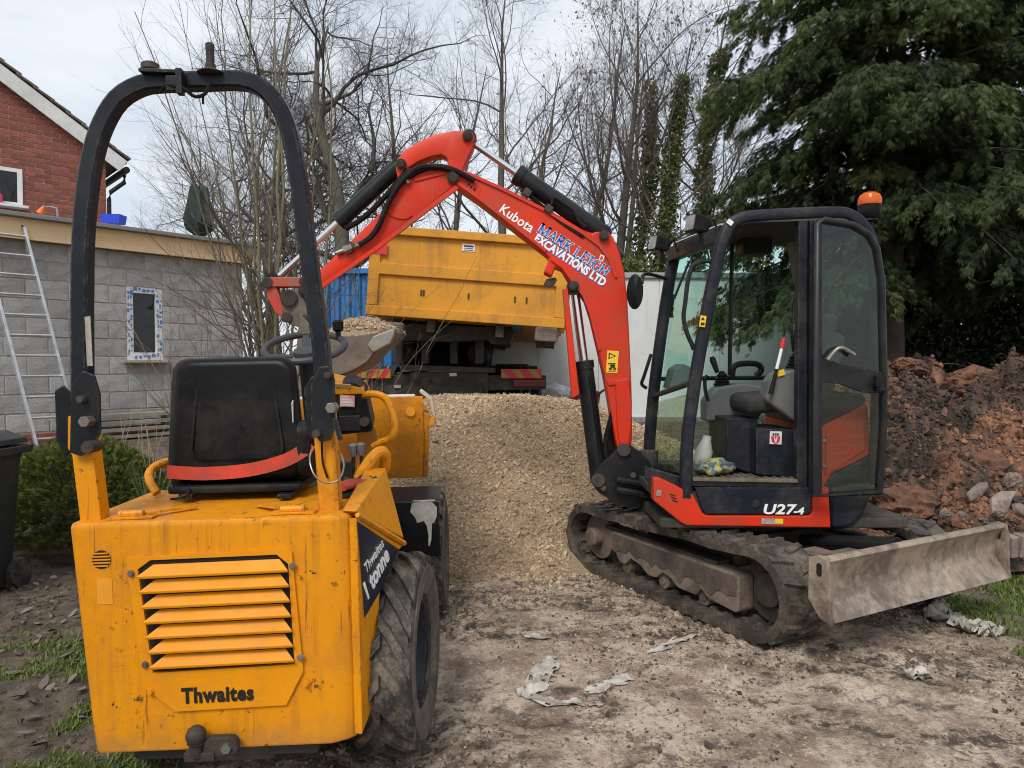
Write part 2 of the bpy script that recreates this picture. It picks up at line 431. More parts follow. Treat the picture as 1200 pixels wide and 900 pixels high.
MUD = (0.10, 0.075, 0.055)
PALE = (0.34, 0.27, 0.20)
M = dict(
    yellow=mat('yellow_paint', (0.74, 0.285, 0.003), (0.68, 0.245, 0.003), 2.0, 0.42, spec=.3, edge=(.085, .045, .028), scratch=(.07, .035, .02), scramt=.7, dirt=(0.40, 0.16, 0.03), damt=0.42, dscale=5, streak=(0.20, 0.085, 0.02), samt=0.7,
               sscale=(34, 34, 1.5), chips=(0.05, 0.028, 0.018), chipamt=0.615, chipscale=26, bump=0.05, bscale=120, low=(0.33, 0.16, 0.05), lowz=(0.10, 0.30)),
    yellow_clean=mat('yellow_slat_paint', (0.76, 0.285, 0.003), (0.70, 0.25, 0.003), 4.0, 0.5, spec=.22, dirt=(.42, .18, .03), damt=.3, dscale=9, chips=(0.06, 0.035, 0.02), chipamt=0.69, chipscale=30),
    skip_yellow=mat('skip_paint', (0.70, 0.30, 0.008), (0.60, 0.25, 0.008), 1.2, 0.55, dirt=(0.22, 0.12, 0.045), damt=0.35, dscale=2, streak=(0.16, 0.08, 0.025), samt=0.5, sscale=(9, 9, 0.7), chips=(0.10, 0.05, 0.03), chipamt=0.67, chipscale=14),
    hopper=mat('hopper_paint', (0.72, 0.275, 0.005), (0.56, 0.19, 0.007), 4.0, 0.5, edge=(.15, .07, .035), dirt=(0.25, 0.13, 0.05), damt=0.6, dscale=7, chips=(0.12, 0.05, 0.025), chipamt=0.62, chipscale=20),
    worn=mat('worn_bare_edge', (0.62, 0.55, 0.47), (0.5, 0.36, 0.25), 20, 0.7, bump=0.3),
    black=mat('black_paint', (0.008, 0.009, 0.012), (0.013, 0.014, 0.017), 4, 0.36, edge=(.11, .095, .08), dirt=(0.07, 0.06, 0.05), damt=0.2, dscale=7, chips=(0.12, 0.10, 0.085), chipamt=0.70, chipscale=30, spec=.25),
    hoop=mat('hoop_paint', (0.006, 0.008, 0.014), (0.010, 0.012, 0.018), 4, 0.36, spec=.2, edge=(.10, .09, .08), dirt=(0.05, 0.045, 0.04), damt=0.2, dscale=9, chips=(0.16, 0.14, 0.12), chipamt=0.70, chipscale=22),
    plastic=mat('black_plastic', (0.006, 0.006, 0.007), (0.010, 0.0095, 0.0095), 5, 0.46, spec=.16, dirt=(0.06, 0.052, 0.045), damt=0.35, dscale=5, bump=0.12, bscale=220),
    vinyl=mat('black_vinyl', (0.003, 0.003, 0.0035), (0.006, 0.0055, 0.0055), 4, 0.34, spec=.16, dirt=(0.05, 0.043, 0.037), damt=0.28, dscale=4, bump=0.1, bscale=300, chips=(0.08, 0.07, 0.06), chipamt=0.7, chipscale=16),
    rubber=mat('tyre_rubber', (0.020, 0.019, 0.018), (0.035, 0.031, 0.027), 6, 0.75, dirt=(0.20, 0.155, 0.115), damt=0.75, dscale=9, bump=0.4, bscale=90),
    tread=mat('track_rubber', (0.020, 0.018, 0.016), (0.06, 0.05, 0.04), 7, 0.62, dirt=(0.20, 0.155, 0.115), damt=0.75, dscale=8, bump=0.6, bscale=70),
    red=mat('red_paint', (0.68, 0.036, 0.010), (0.56, 0.029, 0.009), 2.0, 0.40, spec=.25, edge=(.16, .07, .05), edge_r=.012, scratch=(.30, .14, .10), scramt=.4, dirt=(0.26, 0.10, 0.06), damt=0.36, dscale=4, chips=(0.16, 0.07, 0.05), chipamt=0.69, chipscale=22, bump=0.04, bscale=90),
    red_dirty=mat('dull_red_paint', (0.56, 0.040, 0.02), (0.45, 0.04, 0.022), 3.0, 0.45, dirt=(0.16, 0.11, 0.075), damt=0.75, dscale=5, chips=(0.14, 0.11, 0.085), chipamt=0.63, chipscale=16),
    navy=mat('dark_blue_grey_paint', (0.008, 0.011, 0.019), (0.014, 0.017, 0.025), 3, 0.42, spec=.22, edge=(.12, .11, .10), dirt=(0.11, 0.095, 0.075), damt=0.3, dscale=4, chips=(0.15, 0.13, 0.11), chipamt=0.67, chipscale=24),
    decal_navy=mat('navy_decal', (0.012, 0.016, 0.034), (0.018, 0.022, 0.040), 5, 0.38, chips=(0.4, 0.36, 0.3), chipamt=0.69, chipscale=40),
    steel=mat('muddy_steel', (0.22, 0.175, 0.13), (0.14, 0.105, 0.078), 5, 0.62, metal=0.15, dirt=(0.055, 0.042, 0.034), damt=0.85, dscale=6, bump=0.35, bscale=50),
    blade=mat('blade_steel', (0.40, 0.325, 0.25), (0.30, 0.235, 0.175), 5, 0.5, metal=0.1, spec=.4, dirt=(0.085, 0.06, 0.05), damt=0.8, dscale=2.2, streak=(0.085, 0.06, 0.05), samt=0.9, sscale=(16, 16, 3.0), bump=0.25, bscale=45),
    mudframe=mat('dried_mud_frame', (0.21, 0.16, 0.12), (0.16, 0.12, 0.09), 5, 0.8, dirt=(0.06, 0.045, 0.036), damt=0.8, dscale=5, bump=0.5, bscale=40),
    bucket=mat('bucket_steel', (0.18, 0.142, 0.107), (0.12, 0.09, 0.068), 7, 0.6, metal=0.2, dirt=(0.08, 0.06, 0.045), damt=0.7, dscale=8, bump=0.2),
    chrome=mat('polished_rod', (0.72, 0.72, 0.72), rough=0.14, metal=1.0),
    alu=mat('aluminium', (0.66, 0.67, 0.68), (0.5, 0.5, 0.5), 12, 0.38, metal=0.7),
    zinc=mat('zinc_bolt', (0.32, 0.31, 0.29), (0.2, 0.16, 0.12), 20, 0.45, metal=0.7),
    rust=mat('rusty_iron', (0.035, 0.031, 0.029), (0.085, 0.058, 0.045), 14, 0.7, metal=0.4, bump=0.3),
    dark=mat('deep_dark', (0.006, 0.006, 0.006), rough=0.9),
    chassis=mat('dark_chassis', (0.022, 0.021, 0.02), (0.05, 0.042, 0.035), 4, 0.65, dirt=(0.14, 0.11, 0.085), damt=0.5, dscale=5),
    strap=mat('red_webbing', (0.60, 0.060, 0.028), (0.46, 0.045, 0.025), 9, 0.8, dirt=(0.16, 0.08, 0.06), damt=0.5, dscale=9, bump=0.2, bscale=500),
    grey_plastic=mat('grey_cab_plastic', (0.105, 0.11, 0.12), (0.14, 0.14, 0.145), 4, 0.55, dirt=(0.2, 0.17, 0.13), damt=0.45, dscale=8, bump=0.1, bscale=250),
    matting=mat('muddy_floor_mat', (0.15, 0.125, 0.095), (0.07, 0.06, 0.05), 9, 0.85, bump=0.6, bscale=60),
    fabric=mat('dark_fabric', (0.022, 0.021, 0.021), (0.045, 0.042, 0.04), 9, 0.9, bump=0.4, bscale=300),
    white=mat('white_print', (0.82, 0.82, 0.80), rough=0.5),
    blueprint=mat('blue_print', (0.05, 0.16, 0.50), rough=0.5),
    blackprint=mat('black_print', (0.010, 0.010, 0.010), rough=0.5),
    redprint=mat('red_print', (0.60, 0.03, 0.03), rough=0.5),
    yellowprint=mat('yellow_print', (0.85, 0.52, 0.02), rough=0.5, chips=(0.3, 0.22, 0.1), chipamt=0.68),
    pinkprint=mat('pink_label', (0.72, 0.20, 0.20), (0.8, 0.6, 0.58), 9, 0.5),
    sticker=mat('white_sticker', (0.80, 0.80, 0.79), (0.6, 0.58, 0.55), 30, 0.5),
    splash=mat('cement_splash', (0.46, 0.44, 0.39), (0.30, 0.285, 0.25), 20, 0.85, bump=0.3),
    worn_label=mat('worn_silver_label', (0.46, 0.44, 0.36), (0.30, 0.27, 0.21), 18, 0.5),
    sidewall=mat('dusty_sidewall', (0.17, 0.135, 0.10), (0.07, 0.058, 0.047), 7, .85, dirt=(.035, .03, .027), damt=.7, dscale=10, bump=.3),
    wet_mud=mat('caked_wet_mud', (0.06, 0.046, 0.036), (0.12, 0.09, 0.07), 9, .75, bump=.8, bscale=45),
    amber=mat('amber_lens', (0.85, 0.17, 0.02), rough=0.18, trans=0.35),
    lens=mat('lamp_lens', (0.34, 0.33, 0.31), (0.2, 0.19, 0.18), 30, 0.2, metal=0.3),
    glass=glass('cab_glass', (0.84, 0.955, 0.92), 1.0, .005, 1.18),
    glass_door=glass('door_glass', (0.76, 0.90, 0.83), 1.0, 0.003, 1.6),
    glass_dusty=glass('dusty_glass', (0.80, 0.82, 0.74), 1.0, 0.04, 1.25),
    pane=glass('house_glass', (0.16, 0.17, 0.18), 1.0, 0.02),
)
# ------------------------------------------------------------------ ground
def gh0(x, y):
    """large form of the ground: level yard that climbs gently towards the house and the lane"""
    x, y = np.asarray(x, float), np.asarray(y, float)
    h = 0.45 * sstep(5.3, 9.3, y) + 0.10 * sstep(-2.3, -4.5, x) * sstep(4.5, 7, y)
    return h
def gh(x, y):
    x, y = np.asarray(x, float), np.asarray(y, float)
    near = sstep(14, 9, y) * sstep(9, 6, np.abs(x))
    h = gh0(x, y)
    h = h + near * (0.055 * (fbm(x, y, 0.9, 3, 5) - 0.5) + 0.050 * (fbm(x, y, 4.0, 5, 9) - 0.5) + 0.020 * (fbm(x, y, 17.0, 3, 2) - 0.5))
    # ridges scraped by the tracks, running across to the right behind the machine
    rz = np.exp(-((y - 3.35) / 0.75) ** 2) * sstep(0.6, 1.6, x)
    u = x * 0.25 + y
    h = h + rz * 0.035 * (fbm(x * 0.6, u * 5.0, 1.6, 3, 31) - 0.5)
    # wheel rut beside the dumper
    # bar prints of the crawler tracks and chevrons of the tyre
    v = x * .478 - y * .878; w_ = x * .878 + y * .478
    for c in (1.62, 2.95):
        m_ = np.exp(-((w_ - c) / .14) ** 4) * sstep(1.5, 2.0, y) * sstep(5.2, 4.4, y) * (fbm(x, y, 2.5, 2, 14) > .42)
        h = h + m_ * .010 * np.sin(v * 2 * np.pi / .085)
    m_ = np.exp(-((x + .40) / .13) ** 4) * sstep(3.0, 3.4, y) * sstep(5.2, 4.8, y) + np.exp(-((x + .25 - .12 * (y - 2)) / .12) ** 4) * sstep(3.3, 2.9, y)
    h = h + m_ * .010 * np.sin(y * 2 * np.pi / .11 + np.abs(x + .40) * 30)
    h = h - 0.022 * np.exp(-((x + 0.42) / 0.13) ** 2) * sstep(6, 5, y) - .045 * np.exp(-((x + .40) / .16) ** 2 - ((y - 2.85) / .45) ** 2)
    return h

def axis(dense0, dense1, step, lo, hi, g=1.16):
    a = list(np.arange(dense0, dense1 + 1e-6, step))
    s = step
    while a[-1] < hi: s *= g; a.append(a[-1] + s)
    s = step
    while a[0] > lo: s *= g; a.insert(0, a[0] - s)
    return np.array(a)
gx, gy = axis(-3.8, 4.4, 0.026, -300, 300), axis(1.2, 7.0, 0.026, -60, 420)
X, Y = np.meshgrid(gx, gy)
Z = gh(X, Y)
nx, ny = len(gx), len(gy)
ii = np.arange(nx * ny).reshape(ny, nx)
quads = np.stack([ii[:-1, :-1], ii[:-1, 1:], ii[1:, 1:], ii[1:, :-1]], -1).reshape(-1, 4)
gme = np_mesh('ground', np.stack([X, Y, Z], -1), quads=quads, smooth=True)

def zone_grass(x, y):
    n = fbm(x, y, 1.6, 4, 77)
    n2 = fbm(x, y, 5.0, 3, 70)
    left = sstep(-1.15, -1.5, x) * sstep(4.0, 3.55, y + 0.5 * (n - 0.5)) * sstep(0.40, 0.48, 0.55 * n + 0.45 * n2)
    right = sstep(2.60, 2.78, x - 0.25 * (y - 4.0) + 1.1 * (n - 0.5)) * sstep(5.1, 4.9, y + 0.5 * (n2 - .5)) * sstep(3.3, 3.6, y)
    return np.clip(left + right, 0, 1)
def zone_dark(x, y):
    n, n2 = fbm(x * .7 + y * .25, y, 0.9, 4, 40), fbm(x * .75 + y * .3, y * 1.25, 3.2, 5, 41)
    base = sstep(0.465, 0.555, 0.45 * n + 0.55 * n2 - .055 * sstep(3.1, 2.5, y) * sstep(.2, .9, x))
    streak = np.exp(-((y - 3.35) / 0.60) ** 2) * sstep(0.5, 1.2, x) * sstep(0.44, 0.58, fbm(x * 0.7, (x * 0.25 + y) * 5, 1.5, 4, 33))
    under = np.exp(-(((x - 1.5) / 1.1) ** 2 + ((y - 4.7) / 1.0) ** 2)) * 0.9  # ground darkened below the excavator, its shade put into the mask
    belt = np.exp(-((y - 4.75) / 0.33) ** 2) * sstep(-0.9, -0.2, x) * sstep(0.40, 0.55, n2) * 0.8
    rut = np.exp(-((x + .40) / .20) ** 2) * sstep(.44, .56, fbm(x * 3, y, 3.0, 4, 44)) * .8
    bars = np.clip(np.sin((x * .478 - y * .878) * 2 * np.pi / .085), 0, 1) * np.exp(-(((x * .878 + y * .478) - 1.62) / .15) ** 4) * sstep(5.2, 4.4, y) * .55 * (n2 > .44)
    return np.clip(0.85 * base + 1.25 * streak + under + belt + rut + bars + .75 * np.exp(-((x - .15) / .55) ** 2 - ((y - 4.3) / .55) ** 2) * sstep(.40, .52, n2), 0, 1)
gl = zone_grass(X, Y)
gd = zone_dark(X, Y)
soil = np.clip(sstep(-1.05, -1.35, X) + sstep(7.0, 8.5, Y) + sstep(2.5, 3.0, X - 0.25 * (Y - 4)) * sstep(3.3, 3.7, Y), 0, 1)
ca = gme.color_attributes.new('zone', 'FLOAT_COLOR', 'POINT')
ca.data.foreach_set('color', np.stack([gl, gd, soil, np.ones_like(gl)], -1).astype(np.float32).ravel())

gm = bpy.data.materials.new('yard_ground'); gm.use_nodes = True
nt = gm.node_tree; L = nt.links.new
bs = nt.nodes['Principled BSDF']; bs.inputs['Roughness'].default_value = 0.85; bs.inputs['Specular IOR Level'].default_value = 0.25
tcn = nt.nodes.new('ShaderNodeTexCoord')
def gnoise(s, d=6, ro=0.65):
    n = _n(nt, 'ShaderNodeTexNoise', Scale=s, Detail=d, Roughness=ro); L(tcn.outputs['Object'], n.inputs['Vector']); return n.outputs['Fac']
def gramp(f, a, b, lo=0.0, hi=1.0):
    r = nt.nodes.new('ShaderNodeMapRange'); r.inputs[1].default_value, r.inputs[2].default_value, r.inputs[3].default_value, r.inputs[4].default_value = a, b, lo, hi
    L(f, r.inputs[0]); return r.outputs[0]
def gmix(f, a, b):
    x = nt.nodes.new('ShaderNodeMix'); x.data_type = 'RGBA'; L(f, x.inputs[0])
    for s, i in ((a, 6), (b, 7)):
        if isinstance(s, tuple): x.inputs[i].default_value = (*s, 1)
        else: L(s, x.inputs[i])
    return x.outputs[2]
def gmath(op, a, b):
    x = nt.nodes.new('ShaderNodeMath'); x.operation = op
    for s, i in ((a, 0), (b, 1)):
        if isinstance(s, float): x.inputs[i].default_value = s
        else: L(s, x.inputs[i])
    return x.outputs[0]
at_n = nt.nodes.new('ShaderNodeAttribute'); at_n.attribute_name = 'zone'
sp = nt.nodes.new('ShaderNodeSeparateColor'); L(at_n.outputs['Color'], sp.inputs[0])
c0 = gmix(gramp(gnoise(2.6, 12, .78), 0.45, 0.56), (0.70, 0.56, 0.435), (0.34, 0.245, 0.18))
c0 = gmix(gramp(gnoise(34.0, 6, .8), 0.50, 0.62), c0, (0.44, 0.335, 0.25))
c0 = gmix(gramp(gnoise(17.0, 12, 0.85), 0.535, 0.60), c0, (0.14, 0.098, 0.072))
c0 = gmix(gramp(gnoise(60.0, 5, 0.75), 0.57, 0.63), c0, (0.74, 0.63, 0.51))
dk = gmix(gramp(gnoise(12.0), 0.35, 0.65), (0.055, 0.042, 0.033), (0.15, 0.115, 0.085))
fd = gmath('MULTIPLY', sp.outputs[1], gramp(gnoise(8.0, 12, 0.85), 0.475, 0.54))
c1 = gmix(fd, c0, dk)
so = gmix(gramp(gnoise(8.0, 7), 0.38, 0.62), (0.085, 0.062, 0.045), (0.20, 0.155, 0.115))
c2 = gmix(sp.outputs[2], c1, so)
c3 = gmix(gmath('MULTIPLY', sp.outputs[0], 0.7), c2, (0.075, 0.095, 0.03))
L(c3, bs.inputs['Base Color'])
bn = _n(nt, 'ShaderNodeBump', Strength=0.9, Distance=0.03)
L(gmath('ADD', gnoise(38.0, 8, 0.7), gmath('MULTIPLY', gnoise(120.0, 4), 0.5)), bn.inputs['Height']); L(bn.outputs['Normal'], bs.inputs['Normal'])
rr = gramp(fd, 0.0, 1.0, 0.9, 0.6); L(rr, bs.inputs['Roughness'])
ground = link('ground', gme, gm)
tag(ground, 'pale dusty compacted yard with dark mud smears rising to the house', kind='structure')

# ------------------------------------------------------------------ scattered bits (real geometry, vectorised)
def ico():
    bm = bmesh.new(); bmesh.ops.create_icosphere(bm, subdivisions=1, radius=1.0)
    v = np.array([p.co[:] for p in bm.verts]); f = np.array([[q.index for q in t.verts] for t in bm.faces]); bm.free()
    return v, f
ICO_V, ICO_F = ico()
OCT_V = np.array([(1, 0, 0), (-1, 0, 0), (0, 1, 0), (0, -1, 0), (0, 0, 1), (0, 0, -1)], float)
OCT_F = np.array([(0, 2, 4), (2, 1, 4), (1, 3, 4), (3, 0, 4), (2, 0, 5), (1, 2, 5), (3, 1, 5), (0, 3, 5)])
CUB_V = np.array([(x, y, z) for x in (-1, 1) for y in (-1, 1) for z in (-1, 1)], float) * 0.72
CUB_Q = np.array([(0, 1, 3, 2), (4, 6, 7, 5), (0, 4, 5, 1), (2, 3, 7, 6), (0, 2, 6, 4), (1, 5, 7, 3)])
def rotm(n, rng):
    q = rng.normal(size=(n, 4)); q /= np.linalg.norm(q, axis=1)[:, None]
    w, x, y, z = q.T
    return np.stack([np.stack([1 - 2 * (y * y + z * z), 2 * (x * y - z * w), 2 * (x * z + y * w)], -1),
                     np.stack([2 * (x * y + z * w), 1 - 2 * (x * x + z * z), 2 * (y * z - x * w)], -1),
                     np.stack([2 * (x * z - y * w), 2 * (y * z + x * w), 1 - 2 * (x * x + y * y)], -1)], 1)
def stones(name, P, S, m, rng, base='cube', flat=0.7):
    n = len(P)
    bv = {'cube': CUB_V, 'oct': OCT_V, 'ico': ICO_V}[base]
    k = len(bv)
    V = bv[None] * (1 + 0.35 * rng.uniform(-1, 1, (n, k, 1)))
    sc = np.stack([rng.uniform(0.75, 1.3, n), rng.uniform(0.6, 1.1, n), rng.uniform(flat * 0.6, flat * 1.1, n)], -1)
    V = V * sc[:, None, :] * np.asarray(S)[:, None, None]
    V = np.einsum('nij,nkj->nki', rotm(n, rng), V) + P[:, None, :]
    off = (np.arange(n) * k)[:, None, None]
    if base == 'cube': me = np_mesh(name, V, quads=(CUB_Q[None] + off).reshape(-1, 4))
    else: me = np_mesh(name, V, tris=({'oct': OCT_F, 'ico': ICO_F}[base][None] + off).reshape(-1, 3))
    at_ = me.attributes.new('tone', 'FLOAT', 'POINT')
    at_.data.foreach_set('value', np.repeat(rng.uniform(0, 1, n), k).astype(np.float32))
    return me
def tone_mat(name, cols, rough=0.85, bump=0.4, bscale=120, patch=0, trans=0.0):
    """colour of each scattered piece picked by its own tone value"""
    m = bpy.data.materials.new(name); m.use_nodes = True
    nt = m.node_tree; L = nt.links.new
    b = nt.nodes['Principled BSDF']; b.inputs['Roughness'].default_value = rough; b.inputs['Specular IOR Level'].default_value = 0.3
    a = nt.nodes.new('ShaderNodeAttribute'); a.attribute_name = 'tone'
    r = nt.nodes.new('ShaderNodeValToRGB'); L(a.outputs['Fac'], r.inputs[0])
    e = r.color_ramp.elements
    e[0].position, e[0].color = 0, (*cols[0], 1); e[1].position, e[1].color = 1, (*cols[-1], 1)
    for i, c in enumerate(cols[1:-1]):
        x = e.new((i + 1) / (len(cols) - 1)); x.color = (*c, 1)
    csock = r.outputs[0]
    if patch:
        tp = nt.nodes.new('ShaderNodeTexCoord'); np_ = _n(nt, 'ShaderNodeTexNoise', Scale=patch, Detail=5, Roughness=.6); L(tp.outputs['Object'], np_.inputs['Vector'])
        mr = nt.nodes.new('ShaderNodeMapRange'); mr.inputs[1].default_value, mr.inputs[2].default_value, mr.inputs[3].default_value, mr.inputs[4].default_value = .38, .62, .72, 1.12
        L(np_.outputs[0], mr.inputs[0]); hs = nt.nodes.new('ShaderNodeHueSaturation'); L(mr.outputs[0], hs.inputs['Value']); L(csock, hs.inputs['Color']); csock = hs.outputs[0]
    L(csock, b.inputs['Base Color'])
    if bump:
        t = nt.nodes.new('ShaderNodeTexCoord'); n = _n(nt, 'ShaderNodeTexNoise', Scale=bscale, Detail=4); L(t.outputs['Object'], n.inputs['Vector'])
        bn = _n(nt, 'ShaderNodeBump', Strength=bump, Distance=0.004); L(n.outputs[0], bn.inputs['Height']); L(bn.outputs[0], b.inputs['Normal'])
    if trans:
        t = nt.nodes.new('ShaderNodeBsdfTranslucent'); L(r.outputs[0], t.inputs['Color'])
        x = nt.nodes.new('ShaderNodeMixShader'); x.inputs[0].default_value = trans
        L(b.outputs[0], x.inputs[1]); L(t.outputs[0], x.inputs[2]); L(x.outputs[0], nt.nodes['Material Output'].inputs['Surface'])
    return m
gravel_m = tone_mat('gravel_stone', [(0.25, 0.17, 0.105), (0.40, 0.29, 0.18), (0.46, 0.34, 0.215), (0.56, 0.43, 0.29), (0.35, 0.245, 0.15)], patch=1.6)
crumb_m = tone_mat('mud_crumbs', [(0.055, 0.042, 0.033), (0.12, 0.09, 0.065), (0.30, 0.235, 0.17), (0.42, 0.34, 0.25)])

# --- gravel pile: a mound with its stones
def pile_h(x, y):
    """rough heap with a flat long crest"""
    cx, cy = 0.55, 7.25
    dx, dy = (x - cx), (y - cy)
    ex = np.maximum(np.maximum(-(x + .80) * .92, (x - .75) * .80), 0)
    ey = np.maximum(np.abs(dy) - 0.30, 0)
    d = np.sqrt(ex ** 2 + ey ** 2)
    top = 1.13 + 0.03 * np.exp(-((x + .1) / .5) ** 2)
    h = top - 0.66 * d - .05 * np.exp(-d * 5)
    foot = np.clip(.16 - h, 0, 1); h = h + foot * .35
    h = h + 0.13 * (fbm(x, y, 1.1, 3, 21) - 0.5) + 0.05 * (fbm(x, y, 5, 3, 22) - 0.5)
    return h
px_, py_ = np.meshgrid(np.arange(-2.9, 4.0, 0.05), np.arange(4.6, 9.6, 0.05))
g_ = gh(px_, py_)
ph_ = np.maximum(pile_h(px_, py_), g_ - 0.06)
k_ = np.arange(px_.size).reshape(px_.shape)
pq = np.stack([k_[:-1, :-1], k_[:-1, 1:], k_[1:, 1:], k_[1:, :-1]], -1).reshape(-1, 4)
up_ = (ph_ > g_ + 0.01).ravel()
pq = pq[up_[pq].any(1)]
pile_m = mat('gravel_fines', (0.44, 0.325, 0.205), (0.33, 0.235, 0.145), 40, 0.9, bump=1.0, bscale=70, bdist=0.03)
gp = link('gravel_pile', np_mesh('gravel_pile', np.stack([px_, py_, ph_], -1), quads=pq, smooth=True), pile_m)
tag(gp, 'big heap of pale brown gravel between dumper and excavator', 'gravel heap', kind='stuff')
N = 125000
sx_, sy_ = RNG.uniform(-2.2, 3.3, N), RNG.uniform(4.75, 7.6, N)
pz = pile_h(sx_, sy_); gz = gh(sx_, sy_)
keep = (pz > gz - 0.05) & ((pz > gz + 0.02) | (RNG.random(N) < 0.4)) & ~((sx_ > .42) & (sy_ < 5.55 + (sx_ - .42) * -.2) & (sx_ < 2.4))
sx_, sy_, pz = sx_[keep], sy_[keep], np.maximum(pz, gz)[keep]
ss = np.clip(RNG.lognormal(-4.80, 0.42, len(sx_)) * np.where(RNG.random(len(sx_)) < .03, 2.0, 1.0), 0.005, 0.036)
st = link('stones', stones('stones', np.stack([sx_, sy_, pz + ss * 0.25], -1), ss, gravel_m, RNG, 'oct', 0.8), gravel_m, gp)
tag(st, kind='stuff')

n_ = 2600
x_, y_ = RNG.uniform(-1.0, 2.0, n_), 5.2 - RNG.exponential(.32, n_)
k_ok = (y_ > 2.2) & ~((x_ > .3) & (y_ > 5.6 - (x_ - .3) * 1.9) & (x_ < 2.6))
x_, y_ = x_[k_ok], y_[k_ok]
s_ = np.clip(RNG.lognormal(-4.7, .4, len(x_)), .004, .022)
tag(link('stray_stones', stones('stray_stones', np.stack([x_, y_, gh(x_, y_) + s_ * .3], -1), s_, gravel_m, RNG, 'oct', .8), gravel_m), 'loose pale stones scattered on the yard before the gravel heap', 'stones', kind='stuff')

# --- crumbs, stones trodden into the yard
N = 26000
cx_, cy_ = RNG.uniform(-1.0, 3.6, N), RNG.uniform(1.9, 5.6, N)
dn = fbm(cx_, cy_, 2.2, 3, 60)
keep = RNG.random(N) < sstep(0.38, 0.62, dn)
cx_, cy_ = cx_[keep], cy_[keep]
cs = np.clip(RNG.lognormal(-5.2, 0.5, len(cx_)), 0.002, 0.024)
cr_ = link('mud_crumbs', stones('mud_crumbs', np.stack([cx_, cy_, gh(cx_, cy_) + cs * 0.2], -1), cs, crumb_m, RNG, 'oct', 0.7), crumb_m)
tag(cr_, 'small clods and stones strewn over the pale dusty yard', 'crumbs', kind='stuff')
N = 4200
cx_, cy_ = RNG.uniform(-3.6, -0.9, N), RNG.uniform(2.0, 6.4, N)
cs = np.clip(RNG.lognormal(-4.9, 0.5, N), 0.003, 0.03)
so_ = link('soil_clods', stones('soil_clods', np.stack([cx_, cy_, gh(cx_, cy_) + cs * 0.2], -1), cs, crumb_m, RNG, 'oct', 0.7),
           tone_mat('bed_clods', [(0.05, 0.037, 0.028), (0.10, 0.075, 0.055), (0.19, 0.145, 0.105)]))
tag(so_, 'dark crumbly soil of the bed beside the bin', 'soil', kind='stuff')

# --- grass: curved blades
def grass(name, x, y, hgt, m, rng, label, wid=0.0035):
    n = len(x)
    a, h = rng.uniform(0, 2 * np.pi, n), hgt * rng.uniform(0.5, 1.3, n)
    lean = rng.uniform(0.2, 1.1, n)
    dx, dy = np.cos(a), np.sin(a)
    wx, wy = -dy * wid * rng.uniform(.7, 1.4, n), dx * wid * rng.uniform(.7, 1.4, n)
    z = gh(x, y) - 0.005
    P = []
    for t, k in ((0, 1.0), (0.55, 0.8), (1.0, 0.12)):
        bx, by, bz = x + dx * lean * h * t * t, y + dy * lean * h * t * t, z + h * (t - 0.28 * lean * t * t)
        P += [np.stack([bx - wx * k, by - wy * k, bz], -1), np.stack([bx + wx * k, by + wy * k, bz], -1)]
    V = np.stack(P, 1)
    o = (np.arange(n) * 6)[:, None, None]
    me = np_mesh(name, V, quads=(np.array([(0, 1, 3, 2), (2, 3, 5, 4)])[None] + o).reshape(-1, 4), smooth=True)
    me.attributes.new('tone', 'FLOAT', 'POINT').data.foreach_set('value', np.repeat(rng.uniform(0, 1, n), 6).astype(np.float32))
    return tag(link(name, me, m), label, 'grass', kind='stuff')
grass_m = tone_mat('grass_blade', [(0.06, 0.10, 0.014), (0.11, 0.18, 0.026), (0.17, 0.23, 0.042), (0.25, 0.22, 0.085)], 0.6, 0, trans=0.25)
N = 26000
x, y = RNG.uniform(-2.9, -1.15, N), RNG.uniform(2.0, 4.1, N)
k = RNG.random(N) < zone_grass(x, y) * 0.95
grass('grass', x[k], y[k], 0.030, grass_m, RNG, 'patchy short grass with leaves left of the yellow dumper')
N = 26000
x, y = RNG.uniform(2.2, 4.4, N), RNG.uniform(3.2, 5.2, N)
k = RNG.random(N) < zone_grass(x, y)
grass('grass', x[k], y[k], 0.042, grass_m, RNG, 'bright green grass patch below the excavator blade')

# --- leaf litter: curled leaf faces; the large ones are things of their own
def leaf_pts(n, rng, P, S):
    base = np.array([(0, -1, 0), (0.5, -0.25, 0.16), (0.38, 0.5, 0.2), (0, 1, 0.1), (-0.38, 0.5, 0.2), (-0.5, -0.25, 0.16), (0, 0.1, -0.03)])
    tri = np.array([(0, 1, 6), (1, 2, 6), (2, 3, 6), (3, 4, 6), (4, 5, 6), (5, 0, 6)])
    V = np.repeat(base[None], n, 0) * (1 + 0.25 * rng.uniform(-1, 1, (n, 7, 1)))
    V[:, :, 2] *= rng.uniform(-1.2, 2.2, (n, 1))
    a, b, c = rng.uniform(0, 2 * np.pi, n), rng.normal(0, 0.3, n), rng.normal(0, 0.3, n)
    V = V * np.asarray(S)[:, None, None]
    ca, sa = np.cos(a)[:, None], np.sin(a)[:, None]
    x, y = V[:, :, 0] * ca - V[:, :, 1] * sa, V[:, :, 0] * sa + V[:, :, 1] * ca
    z = V[:, :, 2] + x * b[:, None] + y * c[:, None]
    return np.stack([x, y, z], -1) + P[:, None, :], tri
N = 900
x, y = RNG.uniform(-3.4, -1.1, N), RNG.uniform(2.0, 5.0, N)
dn = fbm(x, y, 1.9, 3, 55)
k = RNG.random(N) < sstep(0.42, 0.60, dn) + 0.12
x, y = x[k], y[k]
s = RNG.uniform(0.014, 0.034, len(x))
V, tri = leaf_pts(len(x), RNG, np.stack([x, y, gh(x, y) + 0.014], -1), s)
me = np_mesh('leaf_litter', V, tris=(tri[None] + (np.arange(len(x)) * 7)[:, None, None]).reshape(-1, 3), smooth=True)
